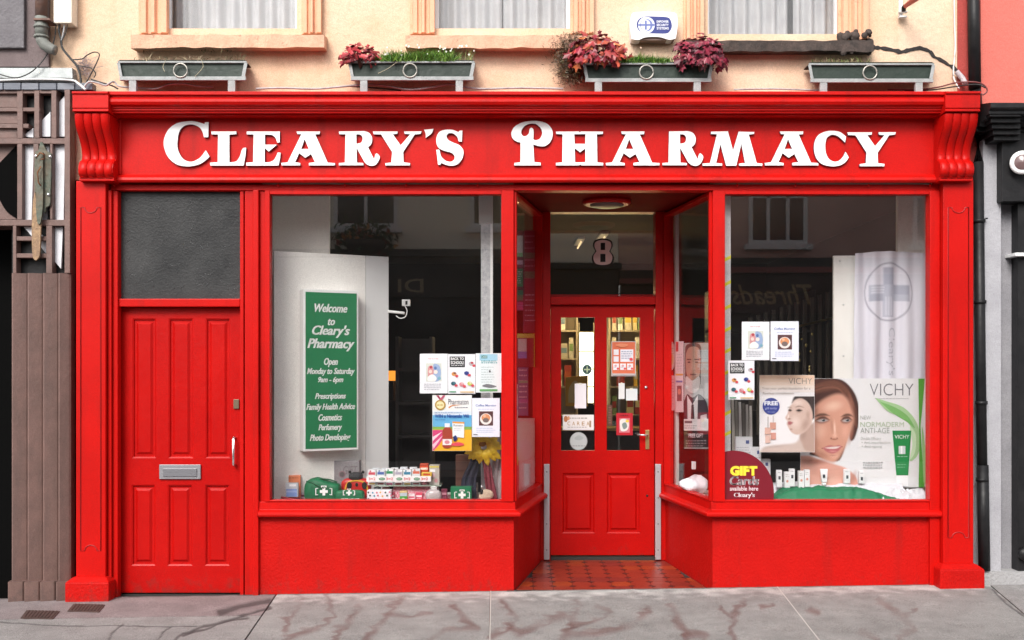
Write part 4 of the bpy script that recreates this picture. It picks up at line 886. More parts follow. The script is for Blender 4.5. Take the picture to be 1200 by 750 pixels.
cable([(300, 104, -.1), (330, 103, -.1), (370, 104, -.1), (405, 101, -.08), (432, 99, -.06), (455, 101, -.06), (480, 105, -.08), (508, 102, -.08), (528, 99, -.07), (560, 104, -.08), (610, 103, -.08), (660, 104, -.1)], .0075, CABG, 'grey cable waving beneath the window box with the red leaved plant and daisies')
cable([(408, 101), (440, 103), (470, 106, -.05)], .005, CAB, 'short black cable under the second window box')
cable([(860, 105, -.1), (900, 104, -.1), (935, 105, -.1), (960, 106, -.1)], .006, CABG, 'grey cable on the cornice between the third and fourth window boxes')
cable([(1040, 105, -.06), (1075, 105, -.08), (1100, 102, -.08), (1120, 97, -.08), (1140, 96, -.12), (1152, 99, -.12), (1157, 106, -.12), (1152, 111, -.12), (1147, 107, -.1)], .0055, CABP, 'dull red cable looping over the right end of the cornice')
cable([(1060, 107, -.05), (1095, 105, -.06), (1122, 101, -.06), (1145, 99, -.08), (1155, 103, -.1)], .005, CAB, 'black cable just below the dull red loop at the right end')
cable([(1118, -40, .04), (1118.5, 20, .04), (1119.5, 55, .04), (1117.5, 78, .03), (1118, 92, .02), (1124, 104, -.04)], .0055, mat('white_cable', 0), 'white cable clipped up the right edge of the cream wall')
cable([(1121, 84, .02), (1128, 92, 0), (1131, 98, -.03)], .02, mat('grey_sealant', (.45, .40, .42), .8, bump=(60, .8)), 'lump of grey sealant at the right end of the tar streak')
# scrap of dusty netting behind the cables
rr = random.Random(9); b = MB()
for i in range(120):
    a = P(90 + rr.gauss(8, 4), 74 + rr.gauss(4, 6), rr.uniform(-.0, .04)); e = a + Vector((rr.gauss(0, .03), rr.gauss(0, .01), rr.gauss(0, .03)))
    b.tube([a, (a + e) / 2 + Vector((0, 0, rr.gauss(0, .008))), e], .0016, mat('dusty_fibre', (.42, .33, .33), .9), 4)
tag(b.build('dusty_debris'), 'grey pink clump of dusty fibres caught among the cables at the left', 'debris', kind='stuff')

# ================================================================== RIGHT NEIGHBOUR
NR = base('salmon_building', (4.4, 0, 0), 'salmon pink building at the right edge with black shop cornice and grey rendered pier', 'building')
MB().box(X(1122, .05) + .002, X(1148, .05), .05, .5, Z(215, 0), 6.7, mat('brick_red_wall', (.42, .055, .045), .8, var=(4, (.34, .05, .04), .8), bump=(40, .5))).build('side_strip', NR)
MB().box(X(1148, .05) + .001, 8.5, .035, .5, Z(120, 0), 6.7, SALMON).build('upper_wall', NR)
MB().box(X(1139, 0) + .0, 8.5, .06, .5, -.3, Z(122, 0), GREYR).build('pier', NR)
MB().box(X(1152, -.02), X(1173, -.02), -.02, .06, G(3.6) - .05, Z(150, 0), mat('pale_pier_render', (.40, .395, .42), .85, var=(4, (.31, .305, .33), .8), bump=(30, .5), dirt=(8, (.3, .29, .29), .68))).build('pier_face', NR)
MB().box(X(1193, -.04), X(1193, -.04) + .05, -.04, .2, G(4) - .1, Z(240, 0), BLACKP).box(X(1199, .1), 8.5, .1, .2, -.3, Z(235, 0), BLACKP).build('black_shopfront', NR)
pr = [(.06, Z(122, 0)), (-.34, Z(122, -.3)), (-.34, Z(128, -.3)), (-.31, Z(130, -.3)), (-.31, Z(134, -.3)), (-.26, Z(136, -.25)), (-.25, Z(140, -.25)), (-.19, Z(142, -.2)), (-.17, Z(147, -.2)), (-.12, Z(149, -.1)), (-.12, Z(155, -.1)), (.06, Z(155, 0))]
MB().extx(pr, X(1158, -.3), 8.5, BLACKP).build('black_cornice', NR, bevel=.004)
for i in range(5): MB().pb(1160 + i * 1.2, 131 + i * 7, 1196, 136.5 + i * 7, -.30 + i * .035, .05, BLACKP).build('cornice_moulding', NR, bevel=.003)
MB().pb(1174, 150, 1240, 236, -.10, .055, BLACKP).build('sign_box', NR, bevel=.004)
r = base('wall_lamp', P(1196, 200, -.2), 'round white rimmed lamp cut by the right edge of the picture', 'lamp')
MB().lathe(P(1197, 192, -.11), (-.35, -1, 0), [(-.05, .03), (.02, .05), (.03, .082), (.06, .085), (.066, .07)], mat('white_paint', 0), 24).build('lamp_rim', r)
MB().lathe(P(1197, 192, -.11) + Vector((-.35, -1, 0)).normalized() * .058, (-.35, -1, 0), [(0, .068), (.012, .05), (.02, .0)], mat('lamp_glass', (.16, .10, .10), .15), 20).build('lamp_glass', r)
MB().pb(1190, 296, 1215, 300, -.10, .06, WHITE).build('white_ledge', NR, bevel=.003)
MB().lathe(P(1200, 649, -.05), (0, -1, 0), [(0, .05), (.03, .045), (.035, 0)], BLACKP, 14).build('vent_cover', NR)
MB().box(X(1150, -.03), 6.5, -.05, .059, -.3, Z(668, 0), mat('pale_skirting', (.36, .355, .36), .9, bump=(60, 1))).build('plinth_strip', NR)
r = base('downpipe', P(1147, 670, -.06), 'black cast iron downpipe running the full height right of the red shopfront', 'downpipe')
dp = lambda x, y, yy=-.03: P(x, y, yy)
MB().tube([dp(1140, -60, -.02), dp(1142.5, 104, -.02)], .043, BLACKP, 14).build('pipe_run', r)
MB().tube([dp(1146.5, 190), dp(1149, 420), dp(1151, 550)], .036, BLACKP, 14).build('pipe_run', r)
MB().tube([dp(1151.5, 545), dp(1153.5, 668)], .041, BLACKP, 14).build('pipe_run', r)
MB().tube([dp(1142.5, 103, -.02), dp(1144, 112, .02), dp(1146, 150, .03), dp(1146.5, 192, -.02)], .038, BLACKP, 12).build('pipe_bend', r)
for y_ in (257, 352, 470, 560): MB().tube([dp(1147.3 + (y_ - 257) * .012, y_), dp(1147.4 + (y_ - 257) * .012, y_ + 4)], .044, BLACKP, 14).build('pipe_collar', r)
MB().tube([dp(1155, 256, -.05), dp(1157.5, 256, -.05)], .006, BLACKP, 6).build('pipe_fixing', r)
r = base('flag_bracket', P(1057, 20, 0), 'small white wall bracket holding the foot of a red flag pole at the top right', 'bracket')
MB().pb(1054, -4, 1058, 20, .035, WY - .001, WHITE).pb(1054, 12.5, 1064, 14, .0, .035, WHITE).pb(1054.5, 18, 1063, 20, .0, .035, WHITE).build('bracket_plate', r, bevel=.002)
MB().tube([P(1059, 12, -.0), P(1059, 9, -.02), P(1061, 7, -.04)], .017, BLACKP, 10).build('socket', r)
MB().tube([P(1060, 8, -.03), P(1078, -6, -.25), P(1110, -30, -.6)], [.014, .03, .05], mat('red_flag_pole', (.55, .09, .06), .5), 10).build('pole', r)

# ================================================================== ACROSS THE STREET (mirrored in the glass)
def win_far(parent, x0, x1, z0, z1, y, fm, nb=2):
    b = MB(); t = .07
    b.box(x0, x1, y, y + .06, z0, z0 + t, fm).box(x0, x1, y, y + .06, z1 - t, z1, fm).box(x0, x0 + t, y + .002, y + .058, z0 + t, z1 - t, fm).box(x1 - t, x1, y + .002, y + .058, z0 + t, z1 - t, fm)
    for i in range(1, nb): 
        xx = x0 + (x1 - x0) * i / nb; b.box(xx - .03, xx + .03, y + .004, y + .05, z0 + t, z1 - t, fm)
    b.box(x0 + t, x1 - t, y + .004, y + .05, (z0 + z1) / 2, (z0 + z1) / 2 + .04, fm)
    f = b.build('window', parent); MB().box(x0 + t, x1 - t, y + .01, y + .02, z0 + t, z1 - t, mat('far_window_glass', (.02, .022, .025), .08)).build('pane', f)
    MB().box(x0 - .08, x1 + .08, y - .03, y + .14, z0 - .1, z0 - .005, fm).build('sill', f)
YO = -11.0
OC = base('house_across_street', (-1.5, YO, 0), 'cream house across the street seen only as a reflection in the left display window', 'building')
CR2 = mat('far_cream_wall', (.84, .78, .66), .85, var=(2, (.76, .70, .58), .8))
MB().box(-9.5, 2.15, YO - .3, YO, 3.75, 5.95, CR2).build('upper_wall', OC)
MB().box(-9.5, 2.15, YO - 6, YO - .31, 5.8, 6.0, mat('roof_slate', 0)).build('roof', OC)
MB().box(-9.5, 2.15, YO - .3, YO + .01, -.2, 2.9, mat('far_black_shopfront', (.018, .018, .02), .5)).build('shopfront', OC)
MB().box(-9.5, 2.15, YO - .3, YO + .12, 2.9, 3.6, mat('far_black_shopfront', 0)).build('fascia', OC)
MB().box(-9.5, 2.2, YO - .3, YO + .2, 3.62, 3.745, mat('far_ledge', (.05, .05, .05), .7)).build('ledge', OC)
for x0 in (-6.4, -3.2, -.75): win_far(OC, x0, x0 + 1.15, 4.15, 5.75, YO, mat('far_white_frame', (.7, .7, .7), .5))
MB().text('DIXON', -2.35, -3.35, -.85, -3.02, lambda x, y: Vector((-x - 3.2, YO + .125, -y)), mat('faint_gold_letter', (.30, .26, .18), .5), .01).build('lettering', OC) if False else None
MB().text('DI', 0, 0, .46, .24, lambda x, y: Vector((-1.58 - x, YO + .125, 3.22 - y)), mat('faint_gold_letter', (.34, .28, .18), .5), .01).build('lettering', OC)
OP = base('house_across_street', (5.5, YO, 0), 'dull pink house across the street seen only as a reflection in the right display window', 'building')
MB().box(2.16, 9.5, YO - .3, YO, 3.6, 6.1, mat('far_pink_wall', (.60, .38, .33), .85, var=(2, (.50, .31, .27), .8))).build('upper_wall', OP)
MB().box(2.16, 9.5, YO - 6, YO - .31, 5.95, 6.15, mat('roof_slate', 0)).build('roof', OP)
MB().box(2.2, 9.5, YO - .3, YO + .01, -.2, 2.6, mat('far_black_shopfront', 0)).build('shopfront', OP)
MB().box(2.2, 9.5, YO - .3, YO + .12, 2.6, 3.3, mat('far_maroon_fascia', (.035, .012, .014), .5)).build('fascia', OP)
MB().box(2.16, 9.5, YO - .3, YO + .25, 3.32, 3.42, mat('far_red_cornice', (.22, .05, .05), .5)).box(2.16, 9.5, YO - .3, YO + .2, 3.42, 3.59, mat('far_black_shopfront', 0)).build('cornice', OP)
for x0 in (4.25, 7.2): win_far(OP, x0, x0 + 1.05, 3.85, 5.5, YO, mat('far_white_frame', 0), 3)
MB().text('Threads', 0, 0, 1.45, .36, lambda x, y: Vector((5.35 - x, YO + .125, 3.12 - y)), mat('gold_letter', (.38, .28, .14), .4), .01, .35).build('lettering', OP)
rr = random.Random(8); b = MB(); gcol = []
r = base('hanging_basket', (-2.6, YO + .3, 3.6), 'flower basket on the house across the street mirrored in the left window', 'flower basket')
MB().lathe((-2.6, YO + .3, 3.75), (0, 0, 1), [(-.15, .1), (0, .32), (.12, .38)], mat('basket_wire', (.05, .04, .03), .8), 16).build('basket', r)
lv = MB()
for i in range(420):
    a = rr.uniform(0, 6.28); q = rr.uniform(0, 1) ** .5 * .5; p = Vector((-2.6 + math.cos(a) * q * 1.1, YO + .3 + math.sin(a) * q * .6, 3.92 + rr.gauss(0, .14)))
    m = mat('basket_leaf', (.03, .07, .02), .7) if rr.random() > .2 else mat('basket_flower_red', (.4, .05, .03), .6) if rr.random() > .4 else mat('basket_flower_orange', (.6, .25, .05), .6)
    d = [Vector((rr.gauss(0, .05), rr.gauss(0, .05), rr.gauss(0, .05))) for _ in range(3)]; lv.add([p + k for k in d], [(0, 1, 2)], m)
lv.build('foliage', r, kind='stuff')

# ================================================================== SHOP INTERIOR
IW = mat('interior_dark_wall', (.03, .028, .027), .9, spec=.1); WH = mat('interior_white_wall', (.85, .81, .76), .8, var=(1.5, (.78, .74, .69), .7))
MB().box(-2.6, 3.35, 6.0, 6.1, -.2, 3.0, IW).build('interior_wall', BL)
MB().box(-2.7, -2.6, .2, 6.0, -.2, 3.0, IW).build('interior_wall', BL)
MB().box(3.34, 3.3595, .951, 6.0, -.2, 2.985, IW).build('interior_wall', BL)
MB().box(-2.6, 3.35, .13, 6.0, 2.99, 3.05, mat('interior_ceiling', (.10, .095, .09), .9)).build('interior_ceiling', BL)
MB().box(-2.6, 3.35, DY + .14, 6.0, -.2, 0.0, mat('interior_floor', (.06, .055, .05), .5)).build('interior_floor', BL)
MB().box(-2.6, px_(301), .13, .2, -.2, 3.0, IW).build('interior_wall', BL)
MB().box(-1.95, X(560, 1.2) - .35, 1.15, 1.2, Z(298, 1.15) - 1, 2.985, WH).build('interior_wall', BL) if False else MB().box(X(300, .52), X(386, .52), .52, .56, .55, 2.985, WH).build('interior_wall', BL)
MB().box(-1.97, -1.93, .2, .519, .55, 2.985, WH).build('interior_wall', BL)
BED = Z(590, .1)
MB().hexa([(-1.89, .13, BED - .04), (LM - .07, .13, BED - .04), (LM + .05, .8, BED - .04), (-1.89, .8, BED - .04)], [(-1.89, .13, BED), (LM - .07, .13, BED), (LM + .05, .8, BED), (-1.89, .8, BED)], OFFW).build('window_bed', BL)
MB().hexa([(RM + .07, .13, BED - .04), (3.1, .13, BED - .04), (3.1, .95, BED - .04), (RM - .05, .95, BED - .04)], [(RM + .07, .13, BED), (3.1, .13, BED), (3.1, .95, BED), (RM - .05, .95, BED)], OFFW).build('window_bed', BL)
# low back of the window beds
MB().box(-1.89, LM + .02, .82, .85, -.1, BED - .05, IW).box(RM - .02, 3.1, .97, 1.0, -.1, BED - .05, IW).build('bed_back', BL)
# right window: white wall behind and at the side
MB().box(X(1052, .66), 3.33, .66, .70, .55, 2.985, WH).build('interior_wall', BL)
MB().box(3.332, 3.358, .14, .95, .55, 2.985, WH).build('interior_wall', BL)
# lit back shelving seen through the door
HUE = dict(f2efe6='white', e8c14a='yellow', d9d2c0='beige', c8643a='orange', e9e4d2='cream', efe0a8='pale yellow', b5493a='brick red', f7f4ea='bright white'); HUE['7f9db0'] = 'blue grey'; HUE['8aa76a'] = 'green'
ORD = ['', 'first', 'second', 'third', 'fourth', 'fifth', 'sixth', 'seventh', 'eighth', 'ninth', 'tenth', 'eleventh']; ROW = ['bottom', 'second lowest', 'middle', 'second highest', 'top']
def shop_shelf(x0, x1, y, z0, z1, n, lab, seed, dark=False):
    r = base('shelving_unit', ((x0 + x1) / 2, y, z0), lab, 'shelves'); m = mat('shelf_board', (.55, .48, .36), .6)
    MB().box(x0, x1, y + .28, y + .30, z0, z1, m).build('back_panel', r)
    for xx in (x0, x1 - .02): MB().box(xx, xx + .02, y, y + .279, z0, z1, m).build('side_panel', r)
    rr = random.Random(seed); pal = ['f2efe6', 'e8c14a', 'd9d2c0', 'c8643a', '7f9db0', 'e9e4d2', '8aa76a', 'efe0a8', 'b5493a', 'f7f4ea']
    side = 'left' if x0 < .5 else 'right'
    for k in range(n):
        cnt = 0; zz = z0 + (z1 - z0) * k / n; MB().box(x0 + .021, x1 - .021, y, y + .279, zz, zz + .018, m).build('shelf', r)
        x = x0 + .04; top = (z1 - z0) / n
        while x < x1 - .08:
            w_ = rr.uniform(.035, .09); h = min(rr.uniform(.45, .85) * top, .24); dd = rr.uniform(.05, .12); yy = y + rr.uniform(.0, .04)
            if rr.random() < .85:
                c_ = rr.choice(pal); b = MB().box(x, x + w_, yy + .01, yy + dd, zz + .019, zz + .019 + h, ink(c_)); b.box(x + .004, x + w_ - .004, yy + .0085, yy + .0099, zz + .019 + h * .35, zz + .019 + h * .7, ink(rr.choice(pal)))
                cnt += 1; tag(b.build('product_box'), f'{HUE[c_]} packet, {ORD[cnt]} along the {ROW[k]} shelf behind the {side} door glass', 'product box', 'products on the back shelves')
            x += w_ + rr.uniform(.006, .03)
shop_shelf(.25, .75, 4.2, .75, 2.35, 5, 'crowded pale shelves of products seen through the left glass of the entrance door', 1)
shop_shelf(1.10, 1.55, 4.2, .75, 2.35, 5, 'crowded pale shelves seen behind the orange notice in the right door glass', 2)
r = base('counter', (.75, 3.2, 0), 'shop counter with warm yellow front seen low through the door glass', 'counter')
MB().box(.3, 1.5, 3.4, 3.75, 0, .95, mat('counter_dark', (.05, .04, .035), .6)).build('counter_body', r); MB().box(.27, 1.53, 3.36, 3.78, .951, .98, mat('counter_top', (.5, .36, .14), .4)).build('counter_top', r)
# yellow display stand + lit cabinet
r = base('display_stand', P(683, 470, 3.4), 'yellow cardboard display stand with arched top on the counter behind the left door glass', 'display stand')
fy = flat(3.45)
MB().poly([curve([(663, 476, 1), (663, 442, 1), (689, 440, 1), (689, 476, 1)], 5)], fy, mat('yellow_card', (.80, .42, .04), .5), .12).build('stand_back', r)
MB().poly([curve([(666, 472, 1), (667, 455), (674, 446), (681, 455), (682, 472, 1)], 5)], flat(3.445), mat('pale_yellow_card', (.85, .68, .28), .5), .004).build('arch_panel', r)
LIT = mat('lit_panel', (1.0, .90, .62), .5, emit=2.6)
r = base('lit_cabinet', (.85, 4.3, 1.2), 'brightly lit white display cabinet glowing behind the left glass of the entrance door', 'cabinet')
MB().box(.765, .925, 4.21, 4.24, 1.22, 2.02, LIT).build('light_panel', r)
for zz in (1.40, 1.60, 1.80, 2.02): MB().box(.76, .93, 4.19, 4.209, zz, zz + .012, mat('cabinet_frame', (.5, .45, .35), .5)).build('cabinet_rail', r)
for x_ in (.757, .925): MB().box(x_, x_ + .01, 4.188, 4.209, 1.2, 2.13, mat('cabinet_frame', 0)).build('cabinet_post', r)
def tube_light(x, y0, y1, z, lab, e=0.7):
    r = base('ceiling_tube', (x, (y0 + y1) / 2, z), lab, 'ceiling light', 'fluorescent tubes inside the shop')
    MB().box(x - .04, x + .04, y0, y1, z + .03, z + .055, mat('fitting_white', (.6, .6, .58), .5)).build('housing', r)
    MB().tube([(x, y0 + .02, z), (x, y1 - .02, z)], .009, mat('tube_glow', (1, .74, .38), .5, emit=e), 10).build('tube', r)
tube_light(.93, 2.8, 3.4, 2.93, 'fluorescent tube running back from the entrance, right of the other one')
tube_light(.72, 3.2, 3.8, 2.93, 'fluorescent tube running back from the entrance, left of the other one')
r = base('hidden_shelf_light', (.9, 3.7, 2.28), 'unseen warm strip light added to brighten the crowded shelves behind the entrance door', 'light')  # added tube, hidden behind the transom, that brightens the shelves
MB().box(.2, 1.6, 3.67, 3.73, 2.31, 2.335, mat('fitting_white', 0)).build('housing', r)
MB().tube([(.22, 3.7, 2.285), (1.58, 3.7, 2.285)], .02, mat('warm_tube_glow', (1, .74, .36), .5, emit=24), 10).build('tube', r)
r = base('table_lamp', P(461, 443, 3.0), 'small glowing orange lamp deep in the dark shop left of centre', 'lamp')
MB().lathe(P(463, 446, 3.0), (0, 0, 1), [(0, .09), (.05, .085), (.10, .065)], mat('orange_shade', (1, .35, .04), .5, emit=.75), 16).build('lamp_shade', r)
MB().lathe(P(463, 446, 3.0), (0, 0, -1), [(0, .02), (.2, .02), (.21, .07), (.22, .07)], BLACKP, 12).build('lamp_base', r)
# dark furniture deep in the shop
def dark_unit(x0, x1, y, z1, lab, m=(.05, .04, .035)):
    r = base('cabinet', ((x0 + x1) / 2, y, 0), lab, 'cabinet'); mm = mat('dark_wood_%d' % int(m[0] * 1000), m, .6)
    MB().box(x0, x1, y + .3, y + .33, 0, z1, mm).build('back_panel', r)
    for i in range(6): MB().box(x0, x1, y, y + .299, z1 * i / 6, z1 * i / 6 + .03, mm).build('shelf', r)
    for xx in (x0, x1 - .03): MB().box(xx, xx + .03, y - .01, y + .3, 0, z1 + .01, mm).build('side_panel', r)
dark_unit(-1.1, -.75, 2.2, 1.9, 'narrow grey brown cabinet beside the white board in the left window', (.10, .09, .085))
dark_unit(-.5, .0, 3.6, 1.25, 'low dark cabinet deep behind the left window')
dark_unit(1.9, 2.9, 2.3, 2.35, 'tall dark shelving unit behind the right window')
r = base('rail_stand', (2.45, 2.0, 1.0), 'dark rack of hanging strips with painted gold glints behind the notices in the right window', 'rack')
for i in range(11): MB().box(X(878 + i * 9, 1.9), X(882 + i * 9, 1.9), 1.9, 1.93, 1.0, Z(372 - i * 3, 1.9), mat('rack_strip', (.085, .07, .055), .35)).build('hanging_strip', r)
MB().tube([P(870, 398, 1.85), P(980, 372, 1.85)], .012, mat('gold_rail', (.40, .28, .10), .3, metal=.8), 8).build('rail', r)
for i in range(9):  # small gold blobs stand in for spots of reflected lamp light
    MB().blob(P(938 + rr.uniform(-2, 14), 392 + i * 6 + rr.uniform(-2, 2), 1.82), (.012, .01, .012 + .01 * rr.random()), mat('gold_glint', (.75, .60, .22), .2, metal=.6), 5).build('glint_spot', r)

# ================================================================== WINDOW BOXES AND PLANTS
BOXG = mat('dark_green_trough', (.010, .022, .015), .55, var=(10, (.018, .032, .022), .8), bump=(30, .4))
FRM = mat('chipped_white_frame', (.36, .37, .37), .55, var=(16, (.24, .25, .25), .9), dirt=(18, (.22, .19, .16), .66), bump=(60, .3))
def window_box(x0, x1, yt, lab, seed):
    yf = -.17; r = base('window_box', P((x0 + x1) / 2, 106, yf), lab, 'window box', 'green window boxes in white frames on the cornice')
    s = 1; tp, bt = yt, yt + 24
    MB().hexa([P(x0 + 6, bt, yf + .02), P(x1 - 6, bt, yf + .02), P(x1 - 6, bt, WY - .02), P(x0 + 6, bt, WY - .02)], [P(x0 + 1, tp, yf + .02), P(x1 - 1, tp, yf + .02), P(x1 - 1, tp, WY - .02), P(x0 + 1, tp, WY - .02)], BOXG).build('trough', r, bevel=.003)
    MB().pb(x0 + 1, tp + .6, x1 - 1, tp + 2.6, yf, yf + .018, FRM).build('top_rail', r, bevel=.002)
    MB().pb(x0 + 3, tp + 18.5, x1 - 2, tp + 23, yf - .004, yf + .018, FRM).build('bottom_rail', r, bevel=.002)
    for a, e in ((x0, x0 + 3.5), (x1 - 4, x1)):
        q = lambda u, v, w_: P(u, v, w_); dx = 3 if a == x0 else -3
        MB().hexa([q(a + dx, tp + 18.4, yf - .002), q(e + dx, tp + 18.4, yf - .002), q(e + dx, tp + 18.4, yf + .018), q(a + dx, tp + 18.4, yf + .018)], [q(a, tp + 2.7, yf - .002), q(e, tp + 2.7, yf - .002), q(e, tp + 2.7, yf + .018), q(a, tp + 2.7, yf + .018)], FRM).build('end_post', r)
    for a in (x0 + 14, x1 - 23): MB().pb(a, tp + 23.1, a + 8.5, 107.5, yf - .002, yf + .03, FRM).build('leg', r, bevel=.002)
    c_ = P((x0 + x1) / 2 - 2, tp + 11.5, yf - .008); n = 28
    MB().tube([c_ + Vector((math.cos(2 * math.pi * i / n) * .049, 0, math.sin(2 * math.pi * i / n) * .049)) for i in range(n)], .0055, mat('tarnished_ring', (.42, .40, .36), .4, metal=.5), 8, True).build('ring', r)
    MB().pb(x0 + 3, tp - .8, x1 - 3, tp + .3, yf + .03, WY - .025, mat('potting_soil', (.03, .022, .016), .95, bump=(60, 1))).build('soil', r)
    return r
window_box(137, 290, 71, 'green window box in a white frame over the red street door, holding only dry stems', 1)
window_box(408, 557, 71, 'green window box in a white frame with daisies and one red leaved plant', 2)
window_box(683, 836, 73, 'green window box in a white frame between two bushy burgundy plants under the alarm', 3)
window_box(947, 1096, 73.5, 'green window box in a white frame under the black stained sill, almost bare', 4)
LEAFM = attr_mat('leaf_paint', .42); 
def plant(name, lab, cat, c, rad, n, size, pal, lobes=5, droop=.5, up=0.0, seed=1, pts_stem=True, narrow=1.0, grp=None):
    """shrub of lobed folded leaves on short stalks round centre c"""
    rr = random.Random(seed); r = base(name, c + Vector((0, 0, -rad[2] * .6)), lab, cat, grp); b = MB(); cols = []
    for i in range(n):
        th = rr.uniform(0, 2 * math.pi); ph = math.acos(rr.uniform(-.55, 1)); q = rr.uniform(.45, 1.0) ** .7
        d = Vector((math.sin(ph) * math.cos(th), math.sin(ph) * math.sin(th), math.cos(ph)))
        bump = 1 + .25 * noise.noise(d * 2.3 + Vector((seed, 0, 0)))
        p = c + Vector((d.x * rad[0], d.y * rad[1], d.z * rad[2])) * q * bump
        if p.y > WY - .02: p.y = WY - .02
        nrm = (d + Vector((rr.gauss(0, .35), -.4 + rr.gauss(0, .3), .35 + rr.gauss(0, .35)))).normalized()
        t = d.cross(nrm); t = (Vector((d.x, d.y * .3, -droop + up)) + Vector((rr.gauss(0, .3), rr.gauss(0, .3), rr.gauss(0, .3)))).normalized()
        t = (t - nrm * t.dot(nrm)).normalized(); s_ = nrm.cross(t)
        L = size * rr.uniform(.4, 1.45); k = lobes * 2 + 1; vs = [p - nrm * L * .08]
        for j in range(k):
            a = -2.4 + 4.8 * j / (k - 1); rad_ = L * (.55 if j % 2 == 0 else .38) * (1.0 if abs(a) < 1.6 else .8) * (1 + .25 * math.cos(a)) * (1.15 if j % 2 == 0 else 1) * rr.uniform(.85, 1.1)
            vs.append(p + t * (math.cos(a) * rad_ + L * .25) + s_ * math.sin(a) * rad_ * narrow + nrm * (-.18 * L * abs(math.sin(a)) + .03 * L * rr.gauss(0, 1)))
        b.add(vs, [(0, j + 1, j + 2) for j in range(k - 1)], LEAFM)
        cc = lin(rr.choice(pal)); v = rr.uniform(.6, 1.15); cols += [[min(1, x * v * (1.25 if j == 0 else rr.uniform(.8, 1.1))) for x in cc] for j in range(len(vs))]
    b.build('foliage', r, colors=cols)
    if pts_stem:
        sb = MB()
        for i in range(9):
            e = c + Vector((rr.gauss(0, rad[0] * .35), rr.gauss(0, rad[1] * .3), rr.uniform(0, rad[2] * .6)))
            sb.tube([c + Vector((0, 0, -rad[2] * .7)), (c + e) / 2, e], [.005, .004, .002], mat('plant_stem', (.10, .04, .03), .7), 5)
        sb.build('stem', r)
    return r
plant('coleus_plant', 'bright red spiky leaved plant at the left end of the second window box', 'plant', P(422, 68, -.16), (.13, .11, .105), 190, .060, ['b03038', 'c8444a', '8a2430', 'a83a40', '6e1c26'], 3, .1, .35, 3, narrow=.5)
plant('heuchera_plant', 'bushy burgundy and orange leaved plant hanging over the left end of the third window box', 'plant', P(699, 64, -.17), (.22, .13, .155), 300, .052, ['a02838', '8c2234', 'b54040', '76202c', 'c06a3c', 'b8503c'], 5, .5, 0, 4)
plant('heuchera_plant', 'dark burgundy leaved plant spilling over the right end of the third window box', 'plant', P(820, 66, -.17), (.19, .13, .155), 280, .050, ['7a2038', '8e2a40', '5a1628', '9c3848', '6a1c30'], 5, .5, 0, 5)
def sprig(name, lab, cat, spots, n, h, pal, seed, flowers=0, fcol='f4f2ea', kind=None, spread=.02, th=.0016, lean=.3):
    rr = random.Random(seed); b = MB(); r = base(name, P(*spots[0]), lab, cat)
    cols = []
    for i in range(n):
        s0 = rr.choice(spots); p = P(s0[0] + rr.gauss(0, 1) * spread * 160, s0[1], s0[2] + rr.gauss(0, .03)); hh = h * rr.uniform(.35, 1.15) * (1 + .45 * noise.noise(Vector((s0[0] * .09 + seed, 0, 0)))); d = Vector((rr.gauss(0, lean), rr.gauss(0, lean * .8) - .05, 1)).normalized()
        pts = [p, p + d * hh * .5, p + d * hh + Vector((rr.gauss(0, hh * .2), 0, -hh * .1))]; s_ = Vector((rr.gauss(0, 1), rr.gauss(0, 1), 0)).normalized() * th * rr.uniform(.8, 2)
        vs = [pts[0] - s_, pts[0] + s_, pts[1] + s_, pts[1] - s_, pts[2]]; b.add(vs, [(0, 1, 2, 3), (3, 2, 4)], LEAFM)
        cc = lin(rr.choice(pal)); v = rr.uniform(.6, 1.2); cols += [[x * v for x in cc]] * 5
    b.build('foliage', r, colors=cols)
    if flowers:
        f = MB()
        for i in range(flowers):
            s0 = rr.choice(spots); p = P(s0[0] + rr.gauss(0, 1) * spread * 200, s0[1] - rr.uniform(.5, 1.25) * h * 160, s0[2] - rr.uniform(0, .06)); q = rr.uniform(.0045, .0085)
            for k in range(5):
                a = k * 1.2566; f.add([p, p + Vector((math.cos(a) * q, -.003, math.sin(a) * q)), p + Vector((math.cos(a + .9) * q, -.003, math.sin(a + .9) * q))], [(0, 1, 2)], ink(fcol))
        f.build('flower', r, kind='stuff')
GR = ['5c8a2e', '4a7a28', '7aa23a', '3a6022', '86a84a', '6b8a3a']
sprig('daisy_clump', 'loose green clump with tiny white daisies spilling over the middle of the second window box', 'plant', [(455 + i * 6.5, 72, -.12) for i in range(12)], 2600, .10, GR, 11, 16, lean=.95)
sprig('daisy_clump', 'low bright green tuft between the red leaved plant and the daisies', 'plant', [(446 + i * 5, 72, -.13) for i in range(6)], 700, .065, GR, 12, 3, lean=1.0)
sprig('sparse_seedling', 'few thin stems with white flower heads at the right end of the second window box', 'plant', [(540, 72, -.1), (550, 72, -.12), (532, 72, -.1)], 60, .10, ['8a9a5a', '6a7a3c', 'b0a070'], 13, 9, lean=.25)
sprig('moss_clump', 'low mossy green tufts along the middle of the third window box', 'plant', [(730 + i * 5.5, 74, -.12) for i in range(10)], 1800, .068, ['5c8a2e', '4a7a28', '3a5a20', '7a9a3a'], 14, 0, lean=.95)
sprig('dry_grass', 'pale dry grass stalks standing behind the mossy tufts', 'plant', [(725 + i * 6, 74, -.08) for i in range(11)], 90, .095, ['b8a888', '8a9a6a', 'c8b898'], 15, 6, 'd8b8a0', lean=.2)
sprig('dry_stem_tangle', 'tangle of pale dry stems in the leftmost window box', 'plant', [(160 + i * 12, 72, -.1) for i in range(11)], 120, .07, ['9a8a6a', '7a6a4c', 'b0a080', '5c5a3a'], 16, 0, lean=.8)
